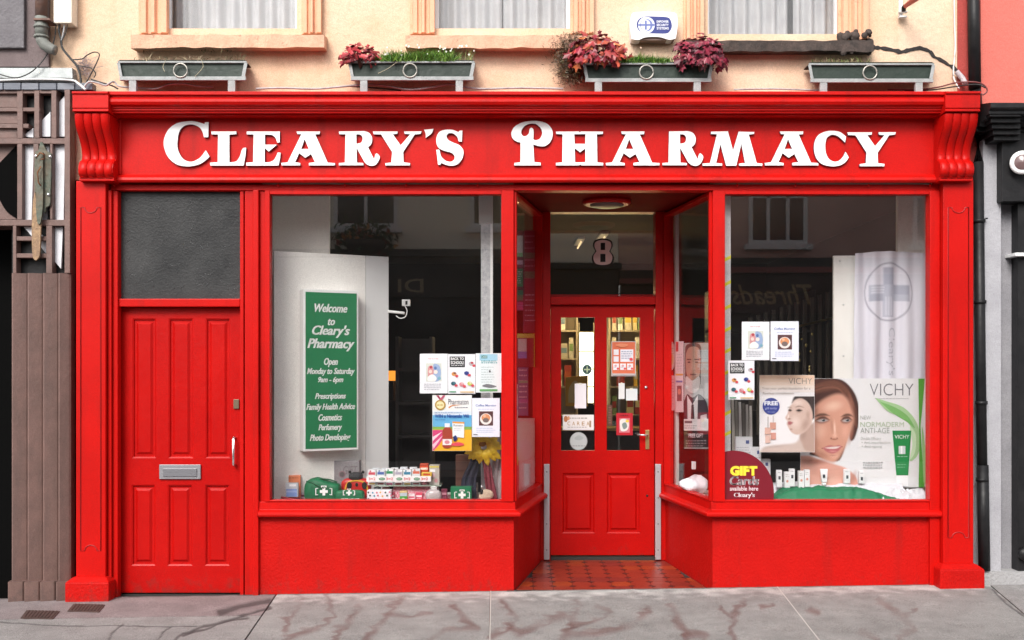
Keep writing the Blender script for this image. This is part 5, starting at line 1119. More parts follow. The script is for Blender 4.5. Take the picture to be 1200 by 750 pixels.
sprig('dry_stem_tangle', 'small brown dry tuft at the left end of the rightmost window box', 'plant', [(958 + i * 8, 74, -.06) for i in range(8)], 150, .06, ['7a6a4c', '6a7a3c', '5a4a34', '9a8a6a'], 17, 0, lean=.6)
# trailing pale stems over the box fronts
for pts, lab in (([(194, 71), (191, 78), (193, 84)], 'pale stem trailing over the front of the leftmost box, left of its ring'), ([(236, 70), (238, 78), (232, 86), (228, 90)], 'pale curled stem trailing over the front of the leftmost box, right of its ring'),
                 ([(466, 72), (455, 80), (443, 86)], 'thin green stem trailing over the second window box front')):
    o = MB().tube([P(v.x, v.y, v.z) for v in sm([(a, e, -.185) for a, e in pts])], .0022, mat('dry_stem', (.42, .38, .26), .8), 5).build('trailing_stem'); tag(o, lab, 'stem')
# brown withered mass left of the third box
rr = random.Random(21); r = base('withered_bush', P(668, 92, -.1), 'brown withered mossy bush hanging against the wall beside the burgundy and orange plant', 'plant'); b = MB(); cols = []
for i in range(11000):
    t = rr.random(); cx = 676 + rr.gauss(0, 13) - 5 * t; cy = 46 + 46 * t ** 1.3 + rr.gauss(0, 4.5); wd = 1 - .35 * t
    if cx > 700: continue
    p = P(cx * wd + 672 * (1 - wd), max(cy, 39 + abs(cx - 680) * .12), min(rr.gauss(-.04, .045), .045)); d = Vector((rr.gauss(0, 1), rr.gauss(0, .6), rr.gauss(-.3, 1))).normalized(); s_ = Vector((rr.gauss(0, 1), rr.gauss(0, 1), rr.gauss(0, 1))).normalized()
    L = rr.uniform(.012, .034); b.add([p, p + d * L + s_ * .003, p + d * L - s_ * .003], [(0, 1, 2)], LEAFM); cc = lin(rr.choice(['5a4634', '463628', '6c5440', '3a3024', '7a6048', '54502c'])); cols += [cc] * 3
b.build('foliage', r, colors=cols)
# sparse twigs below the first sill
sprig('wall_twigs', 'thin dead twigs sprouting under the peach sill above the leftmost box', 'twigs', [(172, 57, .03), (238, 57, .0), (266, 57, .0)], 26, -.06, ['4a3a2a', '8a7a5a'], 19, 0, lean=.4, spread=.03)

# ================================================================== ALARM BOX
r = base('alarm_box', P(766, 46, -.02), 'white security alarm box with a blue oval emblem between the middle and right windows', 'alarm box')
al = curve([(740, 17), (743, 14.5), (766, 13.6), (789, 14.5), (793, 17), (794, 30), (792, 45, 1), (784, 46.5), (776, 44), (766, 43), (755, 44), (748, 46.8), (740, 45.5, 1), (738.5, 30)], 4)
MB().poly([al], flat(-.05), mat('alarm_white', (.82, .80, .82), .3), .1).build('case', r, bevel=.008, seg=3)
MB().pb(742, 42, 790, 47, -.03, .05, mat('alarm_base', (.30, .20, .17), .5)).build('backplate', r)
s_ = Sheet(flat(-.0508)); s_.shape([(757, 19, 1), (777, 19.5, 1), (784, 21), (787, 27), (787, 33), (783, 38.5), (777, 39.5, 1), (757, 39, 1), (749, 36), (746, 29), (749, 22)], '232f78')
s_.ell(757.5, 29.5, 9.8, 9.8, 'd8dcee'); s_.ell(757.5, 29.5, 7.4, 7.4, '6a76ac'); s_.ell(756.5, 29.5, 5.6, 6.6, 'e8e8f0'); s_.rect(748, 28.2, 767, 30.4, '5a68a2'); s_.rect(755.7, 24, 758, 35, '5a68a2')
for i, t in enumerate(('EMPOWER', 'SECURITY', 'SYSTEMS')): s_.text(t, 769.5, 24 + i * 4, 783.5, 26.8 + i * 4, 'e4e6f2', .02)
s_.build('emblem', r)

# ================================================================== LEFT WINDOW CONTENTS
A_ = Vector((X(321, .25), .25, 0)); B_ = Vector((X(455.5, .66), .66, 0)); dd = (B_ - A_).normalized(); nn = Vector((dd.y, -dd.x, 0))
def on_line(px, py, p0, d):                  # photo pixel -> point on a vertical plane through p0 along d
    k = (px - CX) / F; t = (k * (D + p0.y) - p0.x) / (d.x - k * d.y); q = p0 + d * t
    return Vector((q.x, q.y, EYE - (py - HY) * (D + q.y) / F))
r = base('display_board', (A_ + B_) / 2 + Vector((0, 0, BED)), 'tall white display board standing at an angle in the left window behind the green sign', 'display board')
zt = Z(294, .25)
def board(t0, t1, th, m, o=0.0):
    a, e = A_ + dd * t0 + nn * o, A_ + dd * t1 + nn * o; bk = -nn * th
    return MB().hexa([a + Vector((0, 0, BED)), e + Vector((0, 0, BED)), e + bk + Vector((0, 0, BED)), a + bk + Vector((0, 0, BED))], [a + Vector((0, 0, zt)), e + Vector((0, 0, zt)), e + bk + Vector((0, 0, zt)), a + bk + Vector((0, 0, zt))], m)
Ltot = (B_ - A_).length
board(0, Ltot * .79, .03, OFFW).build('board_panel', r, bevel=.002); board(Ltot * .79 + .002, Ltot, .03, mat('grey_board', (.66, .66, .66), .6)).build('board_panel', r, bevel=.002)
Q0 = A_ + nn * .11
fs = lambda px, py: on_line(px, py, Q0, dd)
r = base('lightbox_sign', on_line(388, 528, Q0, dd), 'tall green sign in a white box listing opening hours and services in white italics', 'sign')
def slabq(px0, py0, px1, py1, o, th, m):      # slab on the slanted plane; top/bottom horizontal in space
    a, e = fs(px0, py0), fs(px1, py1); zt_, zb_ = a.z, e.z; a = Vector((a.x, a.y, 0)) + nn * o; e = Vector((e.x, e.y, 0)) + nn * o; k = -nn * th
    z0, z1 = Vector((0, 0, min(zt_, zb_))), Vector((0, 0, max(zt_, zb_))); return MB().hexa([a + z0, e + z0, e + k + z0, a + k + z0], [a + z1, e + z1, e + k + z1, a + k + z1], m)
slabq(355.5, 338.5, 420, 527.0, 0, .108, mat('white_plastic', (.76, .76, .75), .35)).build('sign_case', r, bevel=.004)
zt_ = fs(358, 342).z; zb_ = fs(358, 527.5).z
slabq(358, 342, 418, 524.2, .002, .0018, mat('green_acrylic', (.020, .19, .075), .3)).build('sign_face', r)
a, e = fs(358, 342), fs(418, 524.2); zT, zB = a.z, e.z; xA, xB = 358, 418
def sf(u, v):                                  # sign coordinates in photo pixels measured at its left edge
    q = fs(u, 400); base_ = fs(u, 400); k = (v - 342) / (528 - 342); return Vector((q.x, q.y, zT + (zB - zT) * k)) + nn * .0028
LW = ink('f4f6f4'); tb = MB()
for t, x0, x1, y0, y1, bo, du in (('Welcome', 368.5, 406.5, 355.5, 365.5, .03, .5), ('to', 384, 392, 373, 381, .03, .5), ("Cleary's", 365.5, 409.5, 381, 396, .035, .6), ('Pharmacy', 360, 415, 397, 412, .035, .6),
                          ('Open', 379.5, 395.5, 420, 431, .035, .4), ('Monday to Saturday', 359.5, 415.5, 432, 441.5, .04, .3), ('9am - 6pm', 372.5, 402, 442.5, 451, .04, .3), ('Prescriptions', 369, 405, 462, 471, .04, .3),
                          ('Family Health Advice', 358.8, 415.8, 474.5, 484, .04, .3), ('Cosmetics', 373, 400.5, 487, 495, .04, .3), ('Perfumery', 373, 400.5, 499, 508.5, .04, .3), ('Photo Developing', 363, 410.5, 511, 521, .04, .3)):
    tb.text(t, x0, y0, x1, y1, sf, LW, bo * .5, .32, du)
tb.build('lettering', r)
# white post and light fitting
r = base('window_post', (X(569, .47), .47, BED), 'slim white post with silver pattern standing just inside the left window', 'post')
MB().pb(563.5, 262, 577, 592, .45, .49, mat('aluminium_post', (.52, .52, .53), .5, var=(26, (.30, .31, .33), .9), metal=.2)).build('post_shaft', r, bevel=.006)
MB().pb(561, 222, 577.5, 262, .43, .49, mat('white_plastic', 0)).build('post_head', r, bevel=.006)
MB().pb(574.5, 262.3, 577.6, 592, .445, .4495, mat('white_plastic', 0)).build('edge_strip', r)
r = base('spot_bracket', P(466, 366, .62), 'small white fitting on an arm with a loop of white cable beside the white board', 'light fitting')
MB().tube([P(455, 365, .66), P(474, 367, .62)], .011, WHITE, 8).build('arm', r)
MB().pb(471, 351, 480.5, 358.5, .60, .64, mat('fitting_grey', (.55, .55, .55), .5)).pb(475, 352.5, 477.5, 357, .595, .5999, BLACKP).build('fitting_box', r, bevel=.002)
MB().tube([P(v.x, v.y, v.z) for v in sm([(474, 358, .61), (477, 364, .61), (475, 371, .61), (469, 373, .61), (464, 370, .61)])], .004, WHITE, 6).build('cord', r)
# ---- posters inside the left window
PY = .055
def family_print(s, x0, y0, w_, h):
    f = lambda u, v: (x0 + w_ * u, y0 + h * v)
    s.rect(*f(.22, .24), *f(.78, .70), 'd9dcd2'); s.shape([f(.5, .26), f(.7, .3), f(.76, .5), f(.68, .68), f(.5, .68), f(.48, .45)], '9fb3d6'); s.shape([f(.3, .34), f(.44, .3), f(.5, .42), f(.46, .56), f(.3, .6)], 'd99a9c')
    s.ell(*f(.56, .36), .05 * w_, .04 * h, '5a78b0'); s.ell(*f(.40, .34), .05 * w_, .035 * h, 'b8434c'); s.ell(*f(.57, .46), .07 * w_, .05 * h, 'f4e6dc'); s.ell(*f(.38, .45), .06 * w_, .045 * h, 'f0d6ce')
    s.shape([f(.3, .58), f(.45, .52), f(.6, .6), f(.55, .69), f(.3, .69)], 'f1efec'); s.ell(*f(.7, .62), .06 * w_, .04 * h, '7fb0c4')
def p_family(nm, lab, x0, y0, x1, y1, F_, nr=Vector((0, -1, 0))):
    w_, h = x1 - x0, y1 - y0; s = Sheet(F_, nr); s.back(x0, y0, x1, y1, 'f1f0f4'); s.lines(x0 + w_ * .3, y0 + h * .12, x0 + w_ * .8, 1, 3, 'e0a0a8', .8, 2); family_print(s, x0, y0, w_, h)
    s.lines(x0 + w_ * .15, y0 + h * .76, x0 + w_ * .8, 4, h * .045, '9a9ca8', .6, 3); tag(s.build('notice'), lab, 'notice', 'white paper notices taped in the windows')
def p_school(lab, x0, y0, x1, y1, F_, nr=Vector((0, -1, 0))):
    w_, h = x1 - x0, y1 - y0; f = lambda u, v: (x0 + w_ * u, y0 + h * v); s = Sheet(F_, nr); s.back(x0, y0, x1, y1, 'efeef4')
    s.rect(*f(.06, .06), *f(.62, .33), '16161a'); s.text('BACK TO', *f(.10, .08), *f(.58, .15), 'f2f2f2', .03); s.text('SCHOOL!', *f(.10, .175), *f(.58, .255), 'f2f2f2', .03); s.lines(*f(.12, .28), x0 + w_ * .58, 1, 2, 'e8e8e8', .6)
    for u, v, c1, c2 in ((.85, .24, 'b8b4b8', 'c0303c'), (.22, .50, 'd89a5a', '7a3a2c'), (.68, .48, '2c3c86', '3a4a96'), (.20, .74, '2a5a68', '4a7a88'), (.5, .76, 'd88a90', 'e0b0b4'), (.8, .74, 'c8d060', 'e0d8c0')):
        s.ell(*f(u, v), w_ * .09, h * .05, c1); s.ell(*f(u + .03, v - .02), w_ * .05, h * .025, c2); s.ell(*f(u + .1, v + .05), w_ * .06, h * .033, 'd8505c')
    s.rect(*f(.04, .935), *f(.3, .96), '4aa070'); s.rect(*f(.45, .94), *f(.95, .965), 'e0b878'); tag(s.build('notice'), lab, 'notice', 'white paper notices taped in the windows')
def p_coffee(lab, x0, y0, x1, y1, F_, nr=Vector((0, -1, 0))):
    w_, h = x1 - x0, y1 - y0; f = lambda u, v: (x0 + w_ * u, y0 + h * v); s = Sheet(F_, nr); s.back(x0, y0, x1, y1, 'eeeef8')
    s.text('Coffee Morning', *f(.13, .16), *f(.87, .235), '4a6cae', .02); s.lines(*f(.22, .28), x0 + w_ * .8, 1, 2, 'a8b8dc', .6); s.rect(*f(.25, .34), *f(.76, .71), '5e3a3c')
    s.ell(*f(.5, .54), w_ * .21, h * .145, 'f0e8e4'); s.ell(*f(.5, .51), w_ * .16, h * .10, 'e49868'); s.ell(*f(.5, .57), w_ * .11, h * .06, '7a6a68'); s.ell(*f(.45, .46), w_ * .05, h * .03, 'f2c0a0')
    s.lines(*f(.15, .77), x0 + w_ * .85, 3, h * .05, 'b0bcdc', .6, 5); s.rect(*f(.05, .93), *f(.2, .95), '5a5a66'); tag(s.build('notice'), lab, 'notice', 'white paper notices taped in the windows')
FP = flat(PY)
p_family('n', 'white notice with a pale family drawing, top left of the sheets in the left window', 492, 414.5, 524.6, 461, FP)
p_school('back to school notice with black heading in the middle of the top row, left window', 525, 415, 557, 461.5, FP)
s = Sheet(FP); s.back(557.4, 414, 589, 460, 'eceef2'); s.rect(562, 415, 583, 422.5, 'a8d4e8'); s.rect(562.5, 422.5, 583, 458, 'e6eef0'); s.rect(564, 416.5, 571, 420, '3a8a8a'); s.text('CARE', 564.3, 416.8, 570.6, 419.4, 'e8f4f4')
s.lines(564, 422.5, 583, 2, 2.1, '58a0a8', 1.1, 7); s.lines(564, 430, 580, 7, 2.9, 'a8b4b8', .6, 8); s.shape([(565, 452.5), (570, 450), (577, 451), (582, 453), (574, 454.5)], '7a7a80'); s.rect(562, 456, 583, 458.6, '6aa86a'); s.rect(573, 434, 575, 436.5, '5a5a60')
tag(s.build('notice'), 'pale blue and white notice ending the top row in the left window', 'notice', 'white paper notices taped in the windows')
s = Sheet(FP); s.back(506.7, 463, 552.8, 528.5, 'f2f0ee'); s.rect(507, 482, 552.7, 502, '6ab4e0'); s.rect(507, 482, 552.7, 486.5, 'dfe8f2'); s.rect(507, 500, 552.7, 503.5, '8ab450'); s.shape([(507, 503.5, 1), (552.7, 503.5, 1), (552.7, 528.2, 1), (507, 528.2, 1)], 'f0b428')
s.shape([(507, 504, 1), (524, 503.8, 1), (519, 514), (514, 522), (508, 528.2, 1), (507, 528.2, 1)], 'd8447c'); s.shape([(507, 512, 1), (518, 506, 1), (507, 517, 1)], 'f0dce4'); s.shape([(507, 521, 1), (520, 509, 1), (508, 526, 1)], 'f0c8d8')
s.text('Pharmaton', 525.3, 467.5, 549, 474, '4a4a5c', -.005); s.shape([(525.5, 477, 1), (530, 474.8), (540, 474.3), (530, 475.8), (526, 478.5, 1)], 'e8913c'); s.lines(533, 477, 549, 1, 2, '8a8a94', 1, 4)
s.shape([(511, 463.2, 1), (514, 463.2, 1), (517.5, 468, 1), (515.5, 469, 1)], 'a83a5c', False); s.shape([(519, 463.2, 1), (522, 463.2, 1), (517.8, 469.2, 1), (515.5, 468, 1)], 'c05a78', False); s.ell(516, 474.5, 6.3, 6, 'b8923c'); s.ell(516, 474.5, 4.6, 4.4, 'f0e2b0'); s.lines(512, 474, 519, 1, 2, 'b8923c', 1.2)
s.lines(509.5, 483, 549.5, 1, 2, '9ab0d0', .8, 6); s.text('WIN a Nintendo Wii', 509.5, 485.3, 549.5, 489.5, '1c4a9c', .03); s.lines(510, 491.5, 526, 1, 2, '4a80b8', .7, 2)
s.shape([(518.5, 507), (519, 503.5, 1), (521.3, 501, 1), (521.3, 499, 1), (527.3, 499, 1), (527.3, 501, 1), (529.5, 504), (530, 508, 1), (529.8, 523, 1), (526, 525), (521, 524.8), (518.7, 523, 1)], 'a8402c'); s.rect(521.2, 496, 527.2, 500.6, 'e8eaf0'); s.rect(518.8, 514.5, 529.7, 521.5, 'efe9ea'); s.ell(524, 518, 3, 2.2, 'd88a94')
s.shape([(530.2, 493.8, 1), (544.2, 494.5, 1), (543.8, 513, 1), (530.4, 511.5, 1)], 'f0f0f2', False); s.shape([(530.2, 493.8, 1), (544.2, 494.5, 1), (544.2, 496.5, 1), (530.2, 495.8, 1)], 'e8a03c', False); s.text('Pharmaton', 531.5, 497, 542.5, 499.8, '5a5a68'); s.lines(532, 501.5, 541, 2, 2.2, 'c0c0c8', .7)
s.shape([(531, 512, 1), (534, 510), (536, 514), (533, 517), (531.5, 516)], '1c2c6c'); s.shape([(529, 520), (536, 518), (543, 519.5), (543.5, 521.5), (536, 522.5), (530, 522)], 'e0505c')
tag(s.build('poster'), 'colourful poster with medal, brown medicine bottle and yellow ground in the left window', 'poster')
p_coffee('coffee morning notice with a cup picture, right of the colourful bottle poster', 553.2, 466.5, 585.6, 512, FP)
# ---- products on the left window bed
BX = lambda name, x0, y0, x1, y1, yf, dep, col, lab, cat, extra=None, bev=.003, grp=None: _bx(name, x0, y0, x1, y1, yf, dep, col, lab, cat, extra, bev, grp)
def _bx(name, x0, y0, x1, y1, yf, dep, col, lab, cat, extra, bev, grp):
    r = base(name, P((x0 + x1) / 2, y1, yf), lab, cat, grp)
    m = mat('card_' + col, col, .4) if isinstance(col, str) else col
    MB().pb(x0, y0, x1, y1, yf, yf + dep, m).build('carton', r, bevel=bev)
    if extra:
        s = Sheet(flat(yf - .0008)); extra(s); s.build('label_print', r)
    return r
CLO = mat('pink_gingham', (.70, .16, .22), .85); 
n = CLO.node_tree; ck = n.nodes.new('ShaderNodeTexChecker'); ck.inputs['Scale'].default_value = 95; ck.inputs['Color1'].default_value = (.62, .08, .15, 1); ck.inputs['Color2'].default_value = (.78, .55, .58, 1)
ge = n.nodes.new('ShaderNodeNewGeometry'); n.links.new(ge.outputs['Position'], ck.inputs['Vector']); n.links.new(ck.outputs['Color'], n.nodes['Principled BSDF'].inputs['Base Color'])
def cloth(name, x0, x1, y0, y1, z, amp, m, lab, cat, seed, hump=None, nx=90, ny=26, crumple=9):
    b = MB(); vs = []
    for j in range(ny):
        for i in range(nx):
            u, v = i / (nx - 1), j / (ny - 1); x = x0 + (x1 - x0) * u; y = y0 + (y1 - y0) * v
            h = abs(noise.noise(Vector((x * crumple, y * crumple * 1.4, seed)))) * amp + abs(noise.noise(Vector((x * crumple * 2.7, y * crumple * 2, seed + 5)))) * amp * .5
            e = min(1, v * 6); h = (h + (hump(u, v) if hump else 0)) * e
            vs.append((x, y + .01 * noise.noise(Vector((x * 20, 0, seed))), z + .003 + h))
    b.add(vs, [(j * nx + i, j * nx + i + 1, (j + 1) * nx + i + 1, (j + 1) * nx + i) for j in range(ny - 1) for i in range(nx - 1)], m, True)
    o = b.build(name); tag(o, lab, cat); return o
cloth('gingham_cloth', -1.78, LM - .09, .14, .6, BED, .012, CLO, 'pink and white checked cloth spread on the floor of the left window', 'cloth', 3)
def hmp(u, v): return .115 * math.exp(-((u - .42) / .30) ** 4) * min(1, v * 3.2)
cloth('gingham_cloth', X(455, .3), X(513, .3), .25, .5, BED + .004, .025, CLO, 'mound of red and white checked cloth under the glass shelf of plasters', 'cloth', 8, lambda u, v: .10 * min(1, v * 4) * min(1, u * 8, (1 - u) * 8), crumple=14)
_b = BX('gift_leaflet', 330, 557, 352, 586, .30, .03, 'e88a60', 'pink orange leaflet box at the far left of the left window', 'box', lambda s: (s.lines(338, 559.5, 350, 1, 2, 'b86a4a', 1), s.rect(330.5, 583, 351.5, 586, 'c04878')))
_b = BX('plastic_case', 334.5, 566, 349, 582.5, .22, .04, 'b8c0c8', 'small clear and blue plastic case leaning on the orange leaflet box', 'case', lambda s: (s.rect(335.5, 573, 348, 582, '7a94cc'), s.rect(339, 567.5, 347, 570, 'e8ecf0'), s.rect(335.5, 575, 348, 577, '98acd8')))
o = MB().tube([P(329.5, 583, .2), P(352, 587, .17)], .009, mat('red_pen', (.45, .02, .03), .3), 8).build('red_pen'); tag(o, 'dark red pen lying in the bottom left corner of the left window', 'pen')
_b = BX('leaflet', 327, 585.5, 356, 590, .15, .02, 'd8a050', 'flat orange and purple leaflet lying at the bottom left of the left window', 'leaflet', lambda s: s.lines(328, 586.5, 355, 2, 1.6, '7a3a78', 1.2, 6))
GRN = mat('green_nylon', (.008, .17, .065), .55, var=(20, (.006, .11, .045), .9), bump=(40, .4))
def cross(s, cx, cy, k, br=True, c='f2f4f2'):
    s.rect(cx - k, cy - k * .36, cx + k, cy + k * .36, c); s.rect(cx - k * .36, cy - k, cx + k * .36, cy + k, c)
    if br:
        for sx in (-1, 1):
            x_ = cx + sx * k * 1.95; s.rect(min(x_, x_ + sx * .9), cy - k * .8, max(x_, x_ + sx * .9), cy + k * .95, c); 
            for yy in (-.8, .8): s.rect(min(x_, x_ - sx * k * .5), cy + k * yy - .4, max(x_, x_ - sx * k * .5), cy + k * yy + .4, c)
        s.rect(cx - k * .7, cy - k * 1.5, cx + k * .7, cy - k * 1.28, c); s.rect(cx - k * .7, cy - k * 1.5, cx - k * .45, cy - k * 1.05, c); s.rect(cx + k * .45, cy - k * 1.5, cx + k * .7, cy - k * 1.05, c)
r = base('first_aid_bag', P(377, 587, .24), 'largest green first aid bag, soft and zipped, with white cross emblem', 'first aid bag')
def bagfn(p): p.z += .018 * math.cos(p.x * 22 + 1.2); p.x += .03 * p.z; return p
MB().blob(P(378, 575, .26), (.137, .07, .085), GRN, 14, .55, .05, bagfn).build('bag_body', r)
MB().tube([P(v.x, v.y, v.z) for v in sm([(359, 564, .22), (366, 566, .19), (374, 570, .185), (380, 572.5, .185)])], .005, mat('green_trim', (.01, .10, .04), .5), 6).build('zip', r)
MB().tube([P(v.x, v.y, v.z) for v in sm([(363, 565, .24), (374, 561.5, .22), (386, 562, .22), (395, 565, .24)])], .006, mat('green_trim', 0), 6).build('bag_seam', r)
s = Sheet(flat(.182)); cross(s, 379.5, 576, 4.6); s.build('cross_emblem', r)
r = base('first_aid_pouch', P(411, 589, .17), 'flat green first aid kit pouch lying in front of the ladybird case', 'first aid kit')
MB().blob(P(410.5, 581.5, .2), (.108, .045, .047), GRN, 12, .4, .04).build('pouch_body', r)
s = Sheet(flat(.151)); cross(s, 409, 577.5, 3.2); s.text('FIRST AID KIT', 400, 584, 421, 586.8, 'f2f4f2', .02); s.build('cross_emblem', r)
r = base('ladybird_case', P(417, 582, .32), 'red ladybird shaped children\'s case with black head and spots', 'case')
MB().blob(P(417.5, 572, .34), (.115, .05, .078), mat('red_case', (.50, .015, .012), .35), 14, .5).build('case_body', r)
hd = P(417, 558.5, .33); MB().blob(hd, (.055, .04, .035), mat('black_fur', (.02, .02, .022), .7), 10, .8).build('head', r)
MB().blob(hd + Vector((-.045, 0, .035)), (.012, .012, .012), BLACKP, 6).blob(hd + Vector((.055, 0, .035)), (.012, .012, .012), BLACKP, 6).tube([hd + Vector((-.03, 0, .02)), hd + Vector((-.045, 0, .035))], .004, BLACKP, 5).tube([hd + Vector((.035, 0, .02)), hd + Vector((.055, 0, .035))], .004, BLACKP, 5).build('antenna', r)
s = Sheet(flat(.286)); s.shape([(403.5, 580, 1), (404, 571), (408, 564.5), (417.5, 562.5), (427, 564.5), (431, 571), (431.5, 580, 1), (430, 580, 1), (429.5, 572), (426, 566), (417.5, 564), (409, 566), (405.5, 572), (405, 580, 1)], 'd8a030')
s.ell(409.3, 569, 3, 4.2, '1a1414'); s.ell(427, 569, 3, 4.2, '1a1414'); s.ell(418, 568, 1.7, 2.3, '1a1414'); s.build('spots', r)
BX('gift_box', 390.5, 540, 421, 576, .46, .12, mat('silver_grey_card', (.27, .25, .26), .45, var=(12, (.2, .18, .19), .8)), 'tall silver grey gift box standing behind the ladybird case', 'box', lambda s: (s.text('GIFT', 402, 546, 419, 556, '6c6466', 0, .2), s.ell(401, 556, 4, 4, '8a6a70'), s.ell(401, 556, 3, 3, '5c5254')))
# glass shelf with plaster packs
r = base('glass_shelf', P(477, 570, .3), 'small glass shelf on clear feet carrying packs of plasters in the left window', 'shelf')
GS = mat('shelf_glass_edge', (.30, .36, .30), .1)
MB().box(X(438, .24), X(517, .24), .24, .44, Z(570, .24), Z(568.6, .24), GS).build('glass_plate', r)
for x_ in (441, 512): MB().box(X(x_, .3), X(x_ + 2.5, .3), .3, .34, BED, Z(570, .24) - .001, mat('clear_acrylic', (.5, .5, .5), .1)).build('foot', r)
r = base('promotion_strip', P(467, 564.5, .22), 'white shelf strip with red and green offer marks in front of the plaster packs', 'price strip')
MB().pb(429.5, 558, 505, 564.4, .225, .228, ink('f0eeee')).build('strip', r)
s = Sheet(flat(.2245))
for i in range(4): s.text('3=2', 432 + i * 20.5, 559.6, 440 + i * 20.5, 562.8, 'd8384c', .02)
for i in range(3): s.ell(447.5 + i * 20.5, 561.2, 3.6, 1.7, '2a7a4a'); s.rect(445 + i * 20.5, 560.8, 450 + i * 20.5, 561.6, 'cfe8d8')
s.build('strip_print', r)
rr = random.Random(31); pk = [('e8e6e8', 'c84858'), ('dfe3e6', '3a5a9c'), ('f0eef0', '2a8a5a'), ('e6e2e4', 'a8a0b0'), ('eceaec', '2a7a9a'), ('d8dcdf', 'd06a50')]
desc = ['with a red band', 'with a blue band', 'with a green band', 'with a grey band', 'with a teal band', 'with an orange band']
pos = ['at the left end', 'second from the left', 'third from the left', 'fourth from the left', 'fifth from the left', 'sixth from the left']
for i in range(6):
    x0 = 431 + i * 10.4; h = rr.uniform(0, 2.5); bc, sc_ = pk[i]
    BX('plaster_pack', x0, 551 - h, x0 + 9.3, 568.5, .26 + rr.uniform(0, .04), .08, bc, f'white plaster pack {desc[i]}, {pos[i]} on the glass shelf', 'medicine pack', lambda s: (s.rect(x0 + .8, 553.5 - h, x0 + 8.6, 556.5 - h, sc_), s.ell(x0 + 3, 552.3 - h, 1, 1, sc_), s.rect(x0 + 1, 566, x0 + 8.2, 567.8, rr.choice(['8a3a3a', 'c04a7a', '3a3a4a', 'c8a858']))), .0015, 'packs on the glass shelf')
for i in range(5):
    x0 = 436 + i * 11; BX('plaster_pack', x0, 549 - rr.uniform(0, 2), x0 + 8.5, 568.5, .37, .05, rr.choice(['dcdde2', 'cfd2d8', 'e6e2da']), f'pale pack {pos[i]} in the back row on the glass shelf', 'medicine pack', lambda s: (s.ell(x0 + 4, 552.5, 2.6, 2.1, rr.choice(['6a6a74', '8a8a96', '4a9a6a'])), s.rect(x0 + 1, 550, x0 + 7, 550.8, 'a04a5a')), .0015, 'back row packs on the glass shelf')
BX('medicine_box', 492, 543.5, 502, 560, .31, .06, 'd2481e', 'upright orange medicine box at the right end of the glass shelf', 'medicine box', lambda s: (s.rect(493, 548, 501, 550.5, 'f0e0d0'), s.rect(492, 544, 502, 545.5, 'a83210'), s.ell(497, 555, 3, 2, 'e8903c')))
BX('medicine_box', 494, 553.5, 506, 558.5, .235, .04, 'd8b43c', 'small yellow and orange box lying in front of the upright orange one', 'medicine box', lambda s: s.rect(496, 555, 504, 557, 'c84828'))
BX('medicine_box', 503, 545, 515, 568.5, .28, .09, 'b8b0a8', 'tall clear sided pack with yellow top at the right end of the glass shelf', 'medicine box', lambda s: (s.rect(503.5, 546, 514.5, 548, 'd8c860'), s.rect(504, 550, 510, 553, 'e8e8ec'), s.ell(507.5, 557, 2.5, 3, 'd0b0b8'), s.ell(511, 563, 2, 2.4, 'c88a90')))
def dots(s):
    rr = random.Random(5)
    for i in range(17): s.ell(431.5 + (i % 6) * 4.9 + rr.uniform(-.6, .6) + (2.2 if (i // 6) % 2 else 0), 577 + (i // 6) * 4 + rr.uniform(-.5, .5), 1.0, 1.0, ['2a2a30', '3a9ab8', 'c83a5a', 'd8a83a', '3a5a4a', 'd86a8a'][i % 6])
BX('tissue_box', 430, 574.8, 458, 588.5, .17, .1, 'eceaf0', 'white tissue box with coloured polka dots', 'tissue box', dots, .004)
BX('cream_tub', 468, 575.5, 477.5, 589, .17, .05, 'c8a868', 'small green and white tub with tan lid in front of the checked mound', 'tub', lambda s: (s.rect(468.5, 581.5, 477, 588.5, '4aa040'), s.rect(468.5, 577.5, 477, 581.5, 'b8c8d0'), s.ell(472.5, 585, 2, 1.8, 'c8e8c0')), .008)
BX('small_card', 457, 584.5, 469, 589, .16, .02, 'a8d0d0', 'flat pale blue packet lying left of the green tub', 'packet', lambda s: s.rect(458, 586, 466, 587.2, 'f0f4f4'))
r = base('plastic_bottle', P(508, 588, .18), 'squat clear plastic bottle with a pale cap beside the checked mound', 'bottle')
CLR = mat('clear_plastic', (.42, .36, .37), .12, var=(20, (.55, .50, .5), .8))
MB().blob(P(508, 581, .2), (.062, .035, .05), CLR, 10, .8).build('bottle_body', r); MB().pb(504.5, 570, 512, 576, .19, .21, mat('pale_cap', (.62, .62, .60), .4)).build('cap', r, bevel=.004)
r = base('first_aid_box', P(540, 587, .2), 'hard green first aid box with white cross standing right of the clear bottle', 'first aid box')
MB().pb(528, 570.5, 552.5, 587.5, .19, .26, mat('green_card', (.008, .17, .07), .4)).build('carton', r, bevel=.003); MB().hexa([P(528.2, 570.3, .19), P(552.3, 570.3, .19), P(555, 570.3, .26), P(531, 570.3, .26)], [P(530, 569.5, .2), P(551, 569.5, .2), P(554, 569.5, .255), P(532, 569.5, .255)], GRN).build('lid', r)
s = Sheet(flat(.189)); cross(s, 541.5, 580, 4.2); s.build('cross_emblem', r)
BX('brown_carton', 534, 533.5, 553, 572, .42, .12, mat('brown_card', (.20, .085, .055), .6, var=(14, (.14, .06, .04), .8), bump=(30, .3)), 'tall brown carton behind the green first aid box', 'box', lambda s: [s.rect(534.3, 542 + i * 9.5, 552.7, 542.7 + i * 9.5, '5a3026') for i in range(3)])
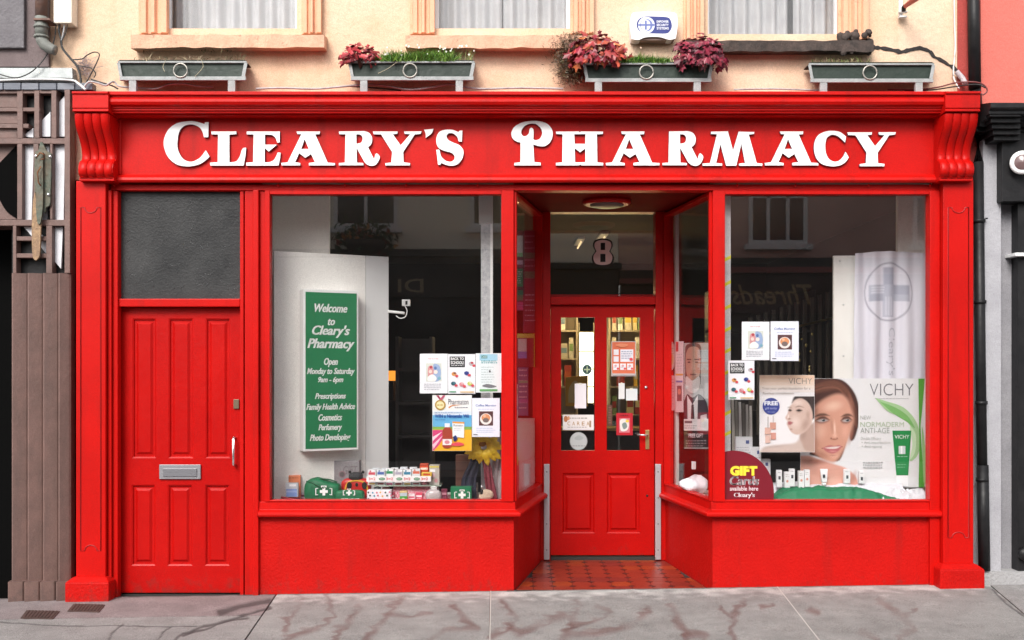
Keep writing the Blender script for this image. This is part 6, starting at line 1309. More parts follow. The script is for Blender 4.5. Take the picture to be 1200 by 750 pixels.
for x0, y0, x1, y1, yy, c1, c2, lab in ((351, 577, 357, 587, .33, 'c8c4cc', '8a3a5a', 'tiny pale packet with a plum band right of the blue case'),
        (456, 577, 462, 588, .24, 'b8405a', 'f0e8ea', 'small crimson packet right of the polka dot tissue box'), (478.5, 579, 486, 588, .2, 'e8dce0', 'c8506a', 'small pink and white packet right of the green tub'),
        (487, 577, 495, 588, .24, 'd05068', 'f4e8ea', 'red and white packet just left of the clear plastic bottle'), (517, 573, 524, 587, .27, '7a3048', 'b87a8a', 'dark plum carton between the clear bottle and the green first aid box'),
        (438, 571, 446, 576, .3, '5a5a68', 'c8c8d0', 'small dark grey packet under the left end of the glass shelf'), (448, 571, 456, 576.5, .3, 'a83a3c', 'e8d8c8', 'small red packet under the glass shelf near its left end'),
        (554, 566, 560, 585, .36, '8a8078', 'c0b8ac', 'tall narrow grey carton half hidden behind the navy scarf')):
    _bx('small_packet', x0, y0, x1, y1, yy, .03, c1, lab, 'packet', lambda s: (s.rect(x0 + .6, y0 + (y1 - y0) * .3, x1 - .6, y0 + (y1 - y0) * .5, c2), s.lines(x0 + 1, y0 + (y1 - y0) * .65, x1 - 1, 2, 2, c2, .6, 3)), .0015, None)
def drape(pts, w0, w1, y, m, lab, seed):
    b = MB(); vs = []; P3 = sm([(a, e, y) for a, e in pts], 8); n = len(P3)
    for i, q in enumerate(P3):
        t = i / (n - 1); w_ = w0 + (w1 - w0) * t
        for j in range(9):
            u = j / 8 - .5; vs.append(P(q.x + u * w_, q.y, y + .018 * math.cos(u * 14 + seed + 2 * t) + .02 * abs(u)))
    b.add(vs, [(i * 9 + j, i * 9 + j + 1, (i + 1) * 9 + j + 1, (i + 1) * 9 + j) for i in range(n - 1) for j in range(8)], m, True)
    o = b.build('scarf'); o.modifiers.new('thick', 'SOLIDIFY').thickness = .006; tag(o, lab, 'scarf')
drape([(561, 528), (556, 545), (550, 562), (549, 585)], 9, 20, .30, mat('navy_fabric', (.035, .035, .06), .9), 'navy scarf hanging to the left under the yellow flower', 1)
drape([(566, 528), (571, 545), (573, 562), (577, 585)], 7, 12, .27, mat('burgundy_fabric', (.16, .015, .03), .9, var=(60, (.35, .08, .1), .7)), 'burgundy patterned scarf hanging to the right under the yellow flower', 2)
drape([(584, 505), (584, 530), (582, 560), (580, 585)], 10, 16, .36, mat('pink_grey_fabric', (.42, .33, .34), .9, var=(9, (.55, .5, .5), .8)), 'pale pinkish cloth hanging at the right edge of the left window', 4)
r = base('yellow_flower', P(566, 541, .25), 'large yellow artificial sunflower head above the scarves in the left window', 'flower')
YP = mat('yellow_petal', (.80, .56, .03), .55, var=(30, (.62, .38, .02), .8)); fc = P(567, 524, .24); pc = random.Random(6)
for i in range(26):
    a = i * 2 * math.pi / 13 + pc.uniform(-.15, .15); L = (.150 if i < 13 else .118) * pc.uniform(.85, 1.1); d = Vector((math.cos(a), 0, math.sin(a) * .82)); s2 = Vector((-math.sin(a), 0, math.cos(a))); yy = -.02 if i >= 13 else 0; w_ = .027
    vs = [fc + d * .02 + Vector((0, yy, 0)), fc + d * L * .55 - s2 * w_ + Vector((0, yy - .02, 0)), fc + d * L * .55 + Vector((0, yy - .035, 0)), fc + d * L * .55 + s2 * w_ + Vector((0, yy - .02, 0)), fc + d * L * .85 - s2 * w_ * .7 + Vector((0, yy - .01, -.01)), fc + d * L * .85 + s2 * w_ * .7 + Vector((0, yy - .01, -.01)), fc + d * L + Vector((0, yy + .01, -.02)), fc + d * L * .85 + Vector((0, yy - .02, -.01))]
    MB().add(vs, [(0, 1, 2), (0, 2, 3), (1, 4, 7, 2), (2, 7, 5, 3), (4, 6, 7), (7, 6, 5)], YP, True).build('petal', r)
MB().blob(fc + Vector((-.01, -.03, .03)), (.03, .015, .025), mat('flower_centre', (.30, .13, .02), .8), 8).build('flower_centre', r)
o = MB().blob(P(570, 579.5, .22), (.06, .035, .043), mat('beige_sponge', (.62, .48, .36), .95, bump=(60, 1), var=(40, (.5, .38, .28), .8)), 12, .9, .25).build('sponge'); tag(o, 'lumpy beige bath sponge below the yellow flower', 'sponge')
r = base('small_bottle', P(564.5, 575, .19), 'tiny dark bottle with a silver cap standing before the sponge', 'bottle'); MB().lathe(P(564.5, 579, .2), (0, 0, 1), [(0, .012), (.03, .012), (.035, .006)], BLACKP, 10).build('bottle_body', r); MB().lathe(P(564.5, 573.2, .2), (0, 0, 1), [(0, .008), (.03, .007)], STEEL, 10).build('cap', r)
o = MB().box(X(497, .13), X(584, .13), .13, .15, BED + .016, BED + .024, mat('wooden_lath', (.62, .44, .20), .6)).build('wooden_strip'); tag(o, 'thin yellow wooden strip along the lower right edge of the left window bed', 'strip')

# ================================================================== RIGHT WINDOW CONTENTS
WV = mat('white_vinyl', (.74, .73, .78), .6, var=(3, (.64, .63, .70), .7), bump=(6, .5))
r = base('display_board', P(1033, 580, .60), 'white display board standing behind the hanging cross banner in the right window', 'display board')
MB().pb(977, 299.5, 1087, 588, .60, .63, OFFW).build('board_panel', r, bevel=.002)
MB().hexa([P(977, 588, .605), P(977.6, 588, .605), P(976, 588, 1.1), P(975, 588, 1.1)], [P(977, 299.8, .605), P(977.6, 299.8, .605), P(977, 308, 1.15), P(976, 308, 1.15)], mat('grey_board', 0)).build('side_flap', r)
for a, e in ((984, 306), (988.5, 357), (988.5, 417), (1081, 321)): MB().lathe(P(a, e, .60), (0, -1, 0), [(0, .008), (.004, .006)], mat('fitting_grey', 0), 8).build('screw', r)
MB().pb(1079, 316, 1084, 327, .585, .599, mat('fitting_grey', 0)).build('bracket', r)
r = base('hanging_banner', P(1042, 440, .55), 'white banner with a grey ringed cross and vertical lettering in the right window', 'banner')
bf = lambda px, py: P(px, py, .55) + Vector((0, .012 * math.sin(px * .33) + .010 * math.sin(px * .12 + py * .02), 0))

pt = Paint(1001, 295, 1084, 458, 'dad8e2', 1.0)
pt.mix(.35 * np.clip(np.sin(pt.x * .5 + .02 * pt.y), 0, 1), 'cfcdd9')
rr_ = np.hypot((pt.x - 1041.5) / 27.8, (pt.y - 342.5) / 33.6); pt.mix(np.clip(1.6 - np.abs(rr_ - 1) * 34, 0, .85), 'a3a2b0')
for q, c_ in (((1034.5, 314, 1047, 372), 'b3b4c3'), ((1018, 334, 1066, 353), 'b0b2c1'), ((1036, 314, 1046, 334), 'a3a5b5'), ((1047, 335, 1065, 345), 'a6a8b8'), ((1019, 345, 1035, 352.5), 'a8aaba')):
    m_ = np.clip(np.minimum(np.minimum(pt.x - q[0], q[2] - pt.x), np.minimum(pt.y - q[1], q[3] - pt.y)) + .6, 0, 1); pt.mix(m_ * .9, c_)
for k in range(3):
    pt.mix(np.clip(1 - np.abs(pt.y - 337 - k * 3) , 0, .8) * (pt.x > 1020) * (pt.x < 1036), 'd6d6e0'); pt.mix(np.clip(1 - np.abs(pt.x - 1038 - k * 3), 0, .8) * (pt.y > 348) * (pt.y < 370), 'd6d6e0')
pt.build('banner_sheet', r, lambda x, y: bf(x + 4 * ((y - 295) / 160 - .5) * ((x - 1001) / 83 - .5), y + 2 - 2.5 * math.sin(math.pi * (x - 1001) / 83))).modifiers.new('thick', 'SOLIDIFY').thickness = .003
s = Sheet(lambda x, y: bf(x, y) + Vector((0, -.006, 0))); f_ = s._f()
s.b.text("Cleary's", 0, 0, 1, 1, lambda u, v: f_(1038.5 + 11 * (1 - v), 384 + 56 * u), ink('b4b4c0'), .0); s.build('vertical_lettering', r)
# striped post at the left edge
r = base('striped_post', P(852, 585, .16), 'slim pale post wound with yellow tape stripes at the left edge of the right window', 'post')
MB().pb(848.5, 224, 856.5, 589, .15, .19, mat('pale_post', (.62, .62, .63), .5, var=(9, (.48, .48, .50), .8))).build('post_shaft', r, bevel=.005)
for i, y_ in enumerate((300, 329, 357, 383, 408, 433, 457, 481, 505)):
    MB().poly([[(848.8, y_ + 3), (856.4, y_ - 1), (856.4, y_ + 3), (848.8, y_ + 7)]], flat(.1485), mat('yellow_tape', (.70, .68, .04), .4), .001).build('tape_band', r)
FQ = flat(.055)
p_family('n', 'white notice with a pale family drawing high in the right window, nearest the striped post', 869.3, 377, 901.7, 422, FQ)
p_coffee('coffee morning notice with cup picture high in the right window', 903, 376.5, 936, 423, FQ)
p_school('back to school notice with black heading beside the striped post in the right window', 853.5, 422.5, 884, 468.4, FQ)
K = lambda pts: L_(pts, 840, 360, 3.126)
# big poster with the woman's face
r = base('cosmetics_poster', P(1010, 572, .42), 'wide cosmetics poster with a brown haired woman\'s face and a green tube', 'poster')
s = Sheet(flat(.42)); s.back(938, 443.5, 1085.5, 571, 'e4e4e6', .006)

pt = Paint(938.2, 443.7, 1006, 570.8, 'e2e2e5')
pt.poly(K([(300,545,1),(340,545),(380,560),(420,572),(470,588),(505,615),(520,645),(524,660,1),(300,660,1)]), 'd9a191', 1.5); pt.ell(*K([(400,640)])[0][:2], 30, 12, 'e3b4a4', 1, .8); pt.ell(*K([(360,565)])[0][:2], 26, 6, '9a5f4e', 1, .85)
pt.ell(*K([(500,625)])[0][:2], 5, 14, 'b97e70', 1, .6, 20)
HB = K([(330,270,1),(357,262),(420,258),(468,272),(505,315),(521,370),(519,430),(505,480),(492,490),(486,470),(488,430),(478,480),(450,560),(400,556),(340,540,1)])
pt.poly(HB, '4a2c26', 1.2)
for k in range(26):
    q = k / 25; pt.poly(K([(340, 300 + 6 * q * 4), (380 + 20 * q, 275 + 30 * q), (440 + 20 * q, 270 + 34 * q), (485 + 22 * q, 310 + 60 * q), (492 + 24 * q, 400 + 40 * q), (488 + 25 * q, 404 + 40 * q), (480 + 22 * q, 322 + 60 * q), (436 + 20 * q, 277 + 34 * q), (380 + 20 * q, 282 + 30 * q)]), ['7d4b3b', '3a221e', '92604c', '55332b'][k % 4], 1.6, .45)
FB = K([(338,408,1),(348,378),(372,352),(405,330),(438,318),(464,322),(484,345),(496,378),(501,410),(497,440),(487,474),(468,518),(447,553),(428,569),(402,563),(372,545),(338,520,1)])
pt.poly(FB, 'd39b86', 3.0)
pt.ell(*K([(425,362)])[0][:2], 17, 9, 'e9bfab', 1, .9, -12); pt.ell(*K([(372,455)])[0][:2], 13, 15, 'e8b6a2', 1, .9); pt.ell(*K([(470,455)])[0][:2], 7, 13, 'e2aa96', 1, .8); pt.ell(*K([(430,545)])[0][:2], 9, 5, 'e2ad99', 1, .8)
pt.ell(*K([(385,540)])[0][:2], 14, 6, 'a56b58', 1, .6, 25); pt.ell(*K([(492,470)])[0][:2], 3.5, 16, '9a6250', 1, .7, 14); pt.ell(*K([(493,350)])[0][:2], 4, 16, 'a26c5a', 1, .7, -14); pt.ell(*K([(358,385)])[0][:2], 6, 9, 'a06a58', 1, .6, 30)
pt.ell(*K([(385,405)])[0][:2], 11, 6, 'b67f6d', 1, .75); pt.ell(*K([(473,410)])[0][:2], 8, 6, 'b67f6d', 1, .75); pt.ell(*K([(421,430)])[0][:2], 3, 16, 'b98572', 1, .7, -4); pt.ell(*K([(432,445)])[0][:2], 2.2, 14, 'f0cbb9', 1, .85, -3)
pt.ell(*K([(432,470)])[0][:2], 4.4, 4.0, 'e6b5a1', 1, .9); pt.ell(*K([(430,484)])[0][:2], 7, 1.8, '99604f', 1, .9); pt.ell(*K([(419,480)])[0][:2], 1.6, 1.2, '5f332a', .9, .9); pt.ell(*K([(441,480)])[0][:2], 1.3, 1.0, '5f332a', .9, .9)
for cx_, rx_ in ((386, 26), (474, 20)):
    pt.poly(K([(cx_-rx_,417),(cx_-8,404),(cx_+8,403),(cx_+rx_,415),(cx_+8,425),(cx_-10,426)]), '7d4f43', 1.6, .75); pt.poly(K([(cx_-rx_+5,416,1),(cx_-6,411),(cx_+8,410),(cx_+rx_-4,415,1),(cx_+5,420),(cx_-8,420)]), 'b3abab', 1.0)
    ex_, ey_ = K([(cx_+5,414)])[0][:2]; pt.ell(ex_, ey_, 2.7, 2.0, '2f3d47', .6); pt.ell(ex_, ey_, 1.2, 1.2, '101114', .6); pt.ell(ex_ - .8, ey_ - .8, .6, .6, 'ffffff', .9)
    pt.poly(K([(cx_-rx_,416,1),(cx_-8,403),(cx_+8,401),(cx_+rx_+2,413,1),(cx_+8,407),(cx_-8,409)]), '241412', 1.2, .95); pt.ell(*K([(cx_, 404)])[0][:2], rx_ * .3, 1.4, '6a4338', 1, .8)
pt.poly(K([(354,404,1),(372,391),(396,389),(414,398,1),(396,398),(375,400)]), '4f3026', 1.3, .9); pt.poly(K([(454,402,1),(470,391),(488,391),(500,401,1),(486,399),(470,400)]), '4f3026', 1.3, .9)
pt.poly(K([(388,516,1),(405,508),(419,506),(431,509),(448,505),(458,511,1),(446,526),(426,536),(403,530)]), 'b9666a', 1.4); pt.ell(*K([(425,528)])[0][:2], 7, 1.6, 'd99494', 1, .9); pt.poly(K([(396,515,1),(420,512),(452,510,1),(440,517),(415,519)]), 'eadad6', .8)
pt.ell(*K([(386,517)])[0][:2], 1.6, 1.4, '7f4238', 1, .8); pt.ell(*K([(459,511)])[0][:2], 1.4, 1.3, '7f4238', 1, .8); pt.ell(*K([(425,543)])[0][:2], 6, 1.6, 'a86f5d', 1, .6)
for k in range(7): pt.poly(K([(345, 300 + k * 6, 1), (385 + k * 6, 286 + k * 3), (430 + k * 8, 288 + k * 4), (470 + k * 4, 318 + k * 10, 1), (430 + k * 8, 293 + k * 4), (385 + k * 6, 291 + k * 3)]), ['8a5644', '3f2620', 'a4705a'][k % 3], 1.5, .5) if k < 3 else None
pt.build('portrait_print', r, flat(.4195)); s.k = 6
s.text('VICHY', 1019, 449.5, 1070.5, 463.5, '74747a', -.012); s.lines(1025, 466.5, 1067, 1, 3, 'b8b8bc', 1, 4)
s.shape([(1025, 466, 1), (1038, 470), (1056, 476), (1068, 486), (1076, 500), (1079, 520), (1074, 535), (1066, 540), (1072, 522), (1068, 502), (1058, 490), (1040, 482)], 'a4c896'); s.shape([(1030, 470, 1), (1050, 478), (1064, 488), (1072, 502), (1062, 494), (1046, 484)], '7ab468'); s.shape([(1066, 500), (1073, 510), (1072, 530), (1066, 538), (1069, 520)], 'c4dcb8')
s.shape([(1076, 443.6, 1), (1083.5, 443.6, 1), (1080, 485), (1078.5, 500), (1083, 571, 1), (1076.2, 571, 1), (1077, 520)], '58a83c'); s.shape([(1080, 500), (1084.5, 530), (1085, 568), (1082, 565)], '9ccc8c')
s.text('NEW', 1008, 487, 1020.5, 491.5, '9aa09a', -.01); s.text('NORMADERM', 1008, 494.5, 1059, 500.3, '9cb48c', -.01); s.text('ANTI-AGE', 1008, 501.5, 1042, 507.5, '8a948a', -.01)
s.text('Double Efficacy', 1008.5, 512, 1032, 516.2, 'b0b4b0'); s.text('+ Anti-imperfections', 1009, 517, 1043, 520.6, 'a4a8a4'); s.text('+ Anti-ageing', 1009, 521.5, 1033, 525.2, 'a4a8a4'); s.lines(1011, 541, 1037, 3, 3, 'b4b6b8', 1.6, 9)
s.shape([(1045.3, 504.5, 1), (1067.5, 504.5, 1), (1063.8, 557, 1), (1050, 557, 1)], '1e8a48', False); s.shape([(1050, 557, 1), (1063.8, 557, 1), (1063.8, 569.5, 1), (1050.2, 569.5, 1)], 'f4f4f6', False); s.text('VICHY', 1048, 509.5, 1065, 514, 'e8f0ea', .0)
s.rect(1052.6, 522.5, 1060.5, 532, 'ccd4d6'); s.rect(1055, 522.5, 1057, 532, 'eef0f2'); s.lines(1051, 534.5, 1063, 1, 2, 'a8d0b4', .8); s.lines(1051, 544, 1062, 2, 3, '8ac49c', .7); s.text('VICHY', 0, 0, 1, 1, 'e4f0e0') if False else None
s.build('poster_sheet', r)
# smaller poster in front
r = base('cosmetics_poster', P(922, 530, .26), 'smaller cosmetics poster with a woman in profile and a blue free gift disc', 'poster')
s = Sheet(flat(.26)); s.back(890, 439.5, 954.5, 530, 'e8e4e6', .006)
for i, c_ in enumerate(('e8c4aa', 'e9cbb6', 'ead2c2', 'e9dad0', 'e8dedb')): s.rect(890.2, 439.7 + i * 4, 954.3, 443.7 + i * 4, c_)
s.text('VICHY', 924, 443, 951.5, 450, '8a847e', -.01); s.text('Treat your perfect foundation for a', 893, 453.5, 949.5, 457.6, 'a89a94', .01); s.text('flawless complexion', 893.5, 459.5, 930, 463, 'b0a09a', .01)

pt = Paint(890.3, 464.5, 954.2, 529.8, 'f0ecee')
pt.poly(K([(150,540,1),(175,512),(235,503),(285,497),(305,478),(312,465),(330,450),(356,430,1),(370,540,1)]), 'd3beb5', 2.4); pt.ell(*K([(220,510)])[0][:2], 22, 2, 'bfaca6', 1, .7, -6)
pt.poly(K([(303,470),(325,440),(358,420,1),(360,530,1),(325,525),(312,500)]), 'bd9f93', 2.2); pt.ell(*K([(318,470)])[0][:2], 5, 8, 'a98c82', 1, .7, 20)
pt.poly(K([(274,352,1),(282,330),(302,317),(332,315),(360,324,1),(360,405,1),(345,412),(335,380),(312,350)]), '332b2c', 1.3)
for k in range(8): pt.poly(K([(284 + k * 4, 336 - k), (310 + k * 3, 322 + k), (345, 328 + k * 4), (352, 350 + k * 5), (340, 335 + k * 5), (308 + k * 3, 328 + k)]), ['5a4c4a', '241e20'][k % 2], 1.3, .5)
pt.poly(K([(276,354),(290,338),(313,335),(336,352),(350,385),(349,420),(335,445),(315,462),(292,467),(273,458),(265,447,1),(260,437),(256,428),(259,417,1),(251,405),(258,393,1),(262,377),(268,363)]), 'd6b9ad', 1.0)
pt.ell(*K([(288,420)])[0][:2], 9, 11, 'e9d3ca', 1, .9); pt.ell(*K([(325,430)])[0][:2], 7, 14, 'b5968a', 1, .85, 24); pt.ell(*K([(334,395)])[0][:2], 4, 8, 'bb9c90', 1, .8); pt.ell(*K([(296,350)])[0][:2], 10, 5, 'ead5cc', 1, .8); pt.ell(*K([(345,400)])[0][:2], 2.4, 4, 'dcb9ac', .7, .9)
pt.ell(*K([(301,379)])[0][:2], 5.5, 3.4, '94756c', 1, .85); pt.ell(*K([(268,378)])[0][:2], 3.4, 3, '94756c', 1, .85)
pt.poly(K([(262,377,1),(268,374),(275,378,1),(269,381)]), '2a2224', .9); pt.poly(K([(290,379,1),(300,374),(314,378,1),(302,382)]), '2e2626', .9); pt.poly(K([(288,367,1),(300,361),(318,367,1),(302,364)]), '66524a', 1, .9); pt.poly(K([(259,369,1),(266,365),(275,369,1),(267,367)]), '66524a', 1, .9)
pt.poly(K([(260,421,1),(268,418),(280,423,1),(270,431),(262,430)]), 'b2686c', 1); pt.ell(*K([(266,409)])[0][:2], 2.6, 1.5, '8f665a', 1, .9); pt.ell(*K([(262,400)])[0][:2], 1.4, 4, 'f8ece6', 1, .8, 12); pt.ell(*K([(272,447)])[0][:2], 2.6, 1.6, 'a98578', 1, .8)
pt.build('portrait_print', r, flat(.2594)); s.k = 12
s.ell(903.5, 476, 10, 9.8, '3c4896'); s.text('FREE', 895.5, 470, 911.5, 475, 'f0f2fa', .04); s.text('gift today', 896.5, 477, 910.5, 480.3, 'b8c0e4', 0, .2); s.text('for you', 899.5, 481.8, 908, 484, 'a8b0d8', 0)
for q, c_ in (((902, 495, 909, 503), 'd8a08e'), ((896, 501, 903, 509), 'e0b4a6'), ((903, 507, 909, 515), 'd89a8c'), ((896.5, 510, 902.5, 519), 'e4beb2')): s.rect(*q, c_)
s.rect(899.2, 488, 900.2, 502, 'a8a0a0'); s.rect(905.2, 487, 906.4, 495, 'c8c0c0'); s.build('poster_sheet', r)
# bundle of stacked sheets and white packs behind the round sticker
r = base('brochure_stack', P(871, 500, .42), 'leaning bundle of pale brochures behind the round maroon sticker in the right window', 'brochures')
for i in range(6): MB().hexa([P(858 + i * 4, 532, .40 + .02 * i), P(862 + i * 4, 532, .40 + .02 * i), P(862 + i * 4, 532, .5 + .02 * i), P(858 + i * 4, 532, .5 + .02 * i)], [P(857 + i * 4.2, 468 + i * 1.5, .40 + .02 * i), P(860 + i * 4.2, 468 + i * 1.5, .40 + .02 * i), P(860 + i * 4.2, 468 + i * 1.5, .5 + .02 * i), P(857 + i * 4.2, 468 + i * 1.5, .5 + .02 * i)], ink(['b8b2a8', '8a847c', 'c8c4c0', '6a6460', 'b4b0ac', 'd0ccc8'][i])).build('brochure', r)
for q, (x0, y0, x1, y1, yy, lab) in enumerate(((862, 512, 882, 548, .36, 'pale carton with a small blue square just above the round maroon sticker'), (880, 524, 892, 556, .34, 'narrow white carton right of the carton with the blue square'), (888, 538, 903, 572, .40, 'grey white carton standing beside the green cloth, behind the sticker edge'))):
    _bx('white_carton', x0, y0, x1, y1, yy, .06, 'd8d8dc', lab, 'carton', lambda s: (s.rect(x0 + (x1 - x0) * .6, y0 + 4, x0 + (x1 - x0) * .8, y0 + 8, '4a5488'), s.lines(x0 + 1, y0 + 12, x1 - 1, 3, 3, 'a8a8b0', .8, q)), .003, None)
# cloths on the bed
def cl_h(u, v): return .085 * min(1, v * 5) * min(1, u * 7, (1 - u) * 3.5)
cloth('green_cloth', X(903, .2), X(1056, .2), .12, .42, BED, .022, mat('green_cloth_fabric', (.010, .20, .085), .6, bump=(30, .3)), 'crumpled glossy green cloth along the floor of the right window', 'cloth', 2, cl_h, crumple=10)
cloth('white_cloth', X(878, .45), X(1062, .3), .33, .58, BED + .01, .03, WV, 'white sheet folded behind the green cloth in the right window', 'cloth', 6, lambda u, v: .085, crumple=8)
cloth('white_cloth', X(1022, .2), X(1090, .2), .14, .40, BED - .004, .045, WV, 'crumpled translucent white sheet in the lower right corner of the right window', 'cloth', 12, lambda u, v: .06 * min(1, v * 3) * min(1, u * 2), crumple=16)
# little cartons and tubes
itm = [(910.5, 916.5, 551, 571, 'b', 'slim white carton at the left end of the row on the green cloth'), (919.5, 926, 553, 571.5, 'p', 'pink marked white carton, second from the left on the green cloth'), (925.5, 931.5, 549.5, 570, 'b', 'tall white carton just behind the pink marked one on the left'),
       (936, 942.5, 552, 571.5, 'p', 'shorter of the two pink marked cartons in the middle, left one'), (943, 949, 550.5, 570.5, 'p', 'pink marked carton touching its shorter neighbour, in the middle of the row'), (989.5, 996.5, 550, 566.5, 'g', 'white carton with dark square standing fourth from the right poster edge'), (1007, 1013, 552, 566.5, 'g', 'white carton with dark square at the right end of the row')]
for x0, x1, y0, y1, k, lab in itm:
    ex = (lambda s, x0=x0, x1=x1, y0=y0, y1=y1: (s.ell((x0 + x1) / 2, y0 + 11, 1.4, 1.5, 'e09a88'), s.lines(x0 + 1, y0 + 3, x1 - 1, 2, 2, 'b8b0b0', .6))) if k == 'p' else (lambda s, x0=x0, x1=x1, y0=y0, y1=y1: (s.rect((x0 + x1) / 2 - 1.3, y0 + 7, (x0 + x1) / 2 + 1.3, y0 + 11, '4a5058'), s.lines(x0 + 1, y0 + 2.5, x1 - 1, 1, 2, 'a8a8b0', .6)))
    _bx('skincare_carton', x0, y0, x1, y1, .30 if k != 'g' else .36, .035, 'ecebee', lab, 'carton', ex, .0015, 'small cosmetics packs in the right window')
r = base('skincare_tube', P(965.5, 569, .32), 'white squeeze tube standing on its cap in the middle of the row of small packs', 'tube', 'small cosmetics packs in the right window')
t0, t1 = P(965.5, 565, .36), P(965.5, 549.5, .36); wq = .030
MB().hexa([t0 + Vector((-.018, -.018, 0)), t0 + Vector((.018, -.018, 0)), t0 + Vector((.018, .018, 0)), t0 + Vector((-.018, .018, 0))], [t1 + Vector((-wq, -.003, 0)), t1 + Vector((wq, -.003, 0)), t1 + Vector((wq, .003, 0)), t1 + Vector((-wq, .003, 0))], mat('card_ecebee', 0)).build('tube_body', r, bevel=.003)
MB().lathe(P(965.5, 569.5, .36), (0, 0, 1), [(0, .017), (.024, .017)], mat('card_ecebee', 0), 14).build('cap', r)
s = Sheet(flat(.34)); s.rect(964.3, 556, 967, 560, '3c4450'); s.build('label_print', r)
# round maroon sticker on the glass
pts = [p for p in ell(860, 577.5, 47, 49.5, 80) if True]
pts = [(max(849.6, min(p[0], 1000)), min(p[1], 585.4)) for p in pts]; q = []
for p in pts:
    if not q or (abs(p[0] - q[-1][0]) + abs(p[1] - q[-1][1])) > .05: q.append(p)
s = Sheet(flat(.0275)); s.b.poly([q], s._f(), mat('print_maroon', (.17, .008, .018), .4), .0012)
s.text('GIFT', 855.6, 546, 887.5, 557.5, 'e8d43c', .06); s.text('Cards', 855, 558, 889, 568.5, 'f0e8ec', .01, .15, .5); s.text('available here', 855.2, 570, 888.5, 575, 'e0ccd0', .015); s.text("Cleary's", 860, 577.2, 884, 584, 'f0e8ec', .0, 0, .5)
tag(s.build('round_sticker'), 'round maroon gift cards sticker in the lower left corner of the right window', 'sticker')

# ================================================================== SIDE WINDOW NOTICES
def splay(p0, p1, off):
    a, e = Vector((*p0, 0)), Vector((*p1, 0)); d = (e - a).normalized(); n = Vector((-d.y, d.x, 0)); q = a + n * off
    return (lambda px, py: on_line(px, py, q, d)), -n
FR, nR = splay((RD, DY), (RM, .012), .045); FL, nL = splay((LM, .012), (LD, DY), .045)
INK_GAIN[0] = 1.75  # side window prints brightened in place of light behind the glass
# left splay (left to right: near to far)
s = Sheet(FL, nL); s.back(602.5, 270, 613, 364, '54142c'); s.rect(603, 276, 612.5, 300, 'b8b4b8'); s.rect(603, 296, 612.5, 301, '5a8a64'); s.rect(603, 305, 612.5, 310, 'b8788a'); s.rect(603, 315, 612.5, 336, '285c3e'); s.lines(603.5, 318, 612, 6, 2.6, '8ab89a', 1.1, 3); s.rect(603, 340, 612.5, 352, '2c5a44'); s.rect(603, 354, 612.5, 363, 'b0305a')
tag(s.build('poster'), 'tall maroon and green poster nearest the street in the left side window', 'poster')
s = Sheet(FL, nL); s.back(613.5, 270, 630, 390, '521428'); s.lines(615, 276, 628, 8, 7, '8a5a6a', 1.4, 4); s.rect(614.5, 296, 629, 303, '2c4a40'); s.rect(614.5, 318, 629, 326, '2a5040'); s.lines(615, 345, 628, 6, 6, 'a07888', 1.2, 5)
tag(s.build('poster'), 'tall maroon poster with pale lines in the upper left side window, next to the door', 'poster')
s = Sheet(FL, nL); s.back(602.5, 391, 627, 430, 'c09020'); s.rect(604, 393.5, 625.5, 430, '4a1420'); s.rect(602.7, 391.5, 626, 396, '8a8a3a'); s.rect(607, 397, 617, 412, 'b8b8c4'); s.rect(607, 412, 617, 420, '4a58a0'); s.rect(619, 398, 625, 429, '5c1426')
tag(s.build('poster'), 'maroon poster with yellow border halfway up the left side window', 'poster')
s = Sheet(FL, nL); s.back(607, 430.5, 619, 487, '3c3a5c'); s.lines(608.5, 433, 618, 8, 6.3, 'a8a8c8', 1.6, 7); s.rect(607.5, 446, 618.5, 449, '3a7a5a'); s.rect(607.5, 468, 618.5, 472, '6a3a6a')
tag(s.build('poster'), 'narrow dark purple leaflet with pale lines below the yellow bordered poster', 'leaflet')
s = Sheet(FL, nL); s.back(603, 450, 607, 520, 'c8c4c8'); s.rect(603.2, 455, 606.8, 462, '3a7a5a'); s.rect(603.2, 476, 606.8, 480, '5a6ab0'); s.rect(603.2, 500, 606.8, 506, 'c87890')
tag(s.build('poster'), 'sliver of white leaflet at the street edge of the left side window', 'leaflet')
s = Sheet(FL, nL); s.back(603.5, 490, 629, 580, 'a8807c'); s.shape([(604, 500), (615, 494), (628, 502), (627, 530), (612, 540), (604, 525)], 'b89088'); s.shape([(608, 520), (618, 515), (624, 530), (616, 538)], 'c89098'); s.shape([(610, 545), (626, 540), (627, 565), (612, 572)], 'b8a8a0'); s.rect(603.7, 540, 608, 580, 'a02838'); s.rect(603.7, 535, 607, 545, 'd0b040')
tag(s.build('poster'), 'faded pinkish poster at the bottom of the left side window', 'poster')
INK_GAIN[0] = 1.2
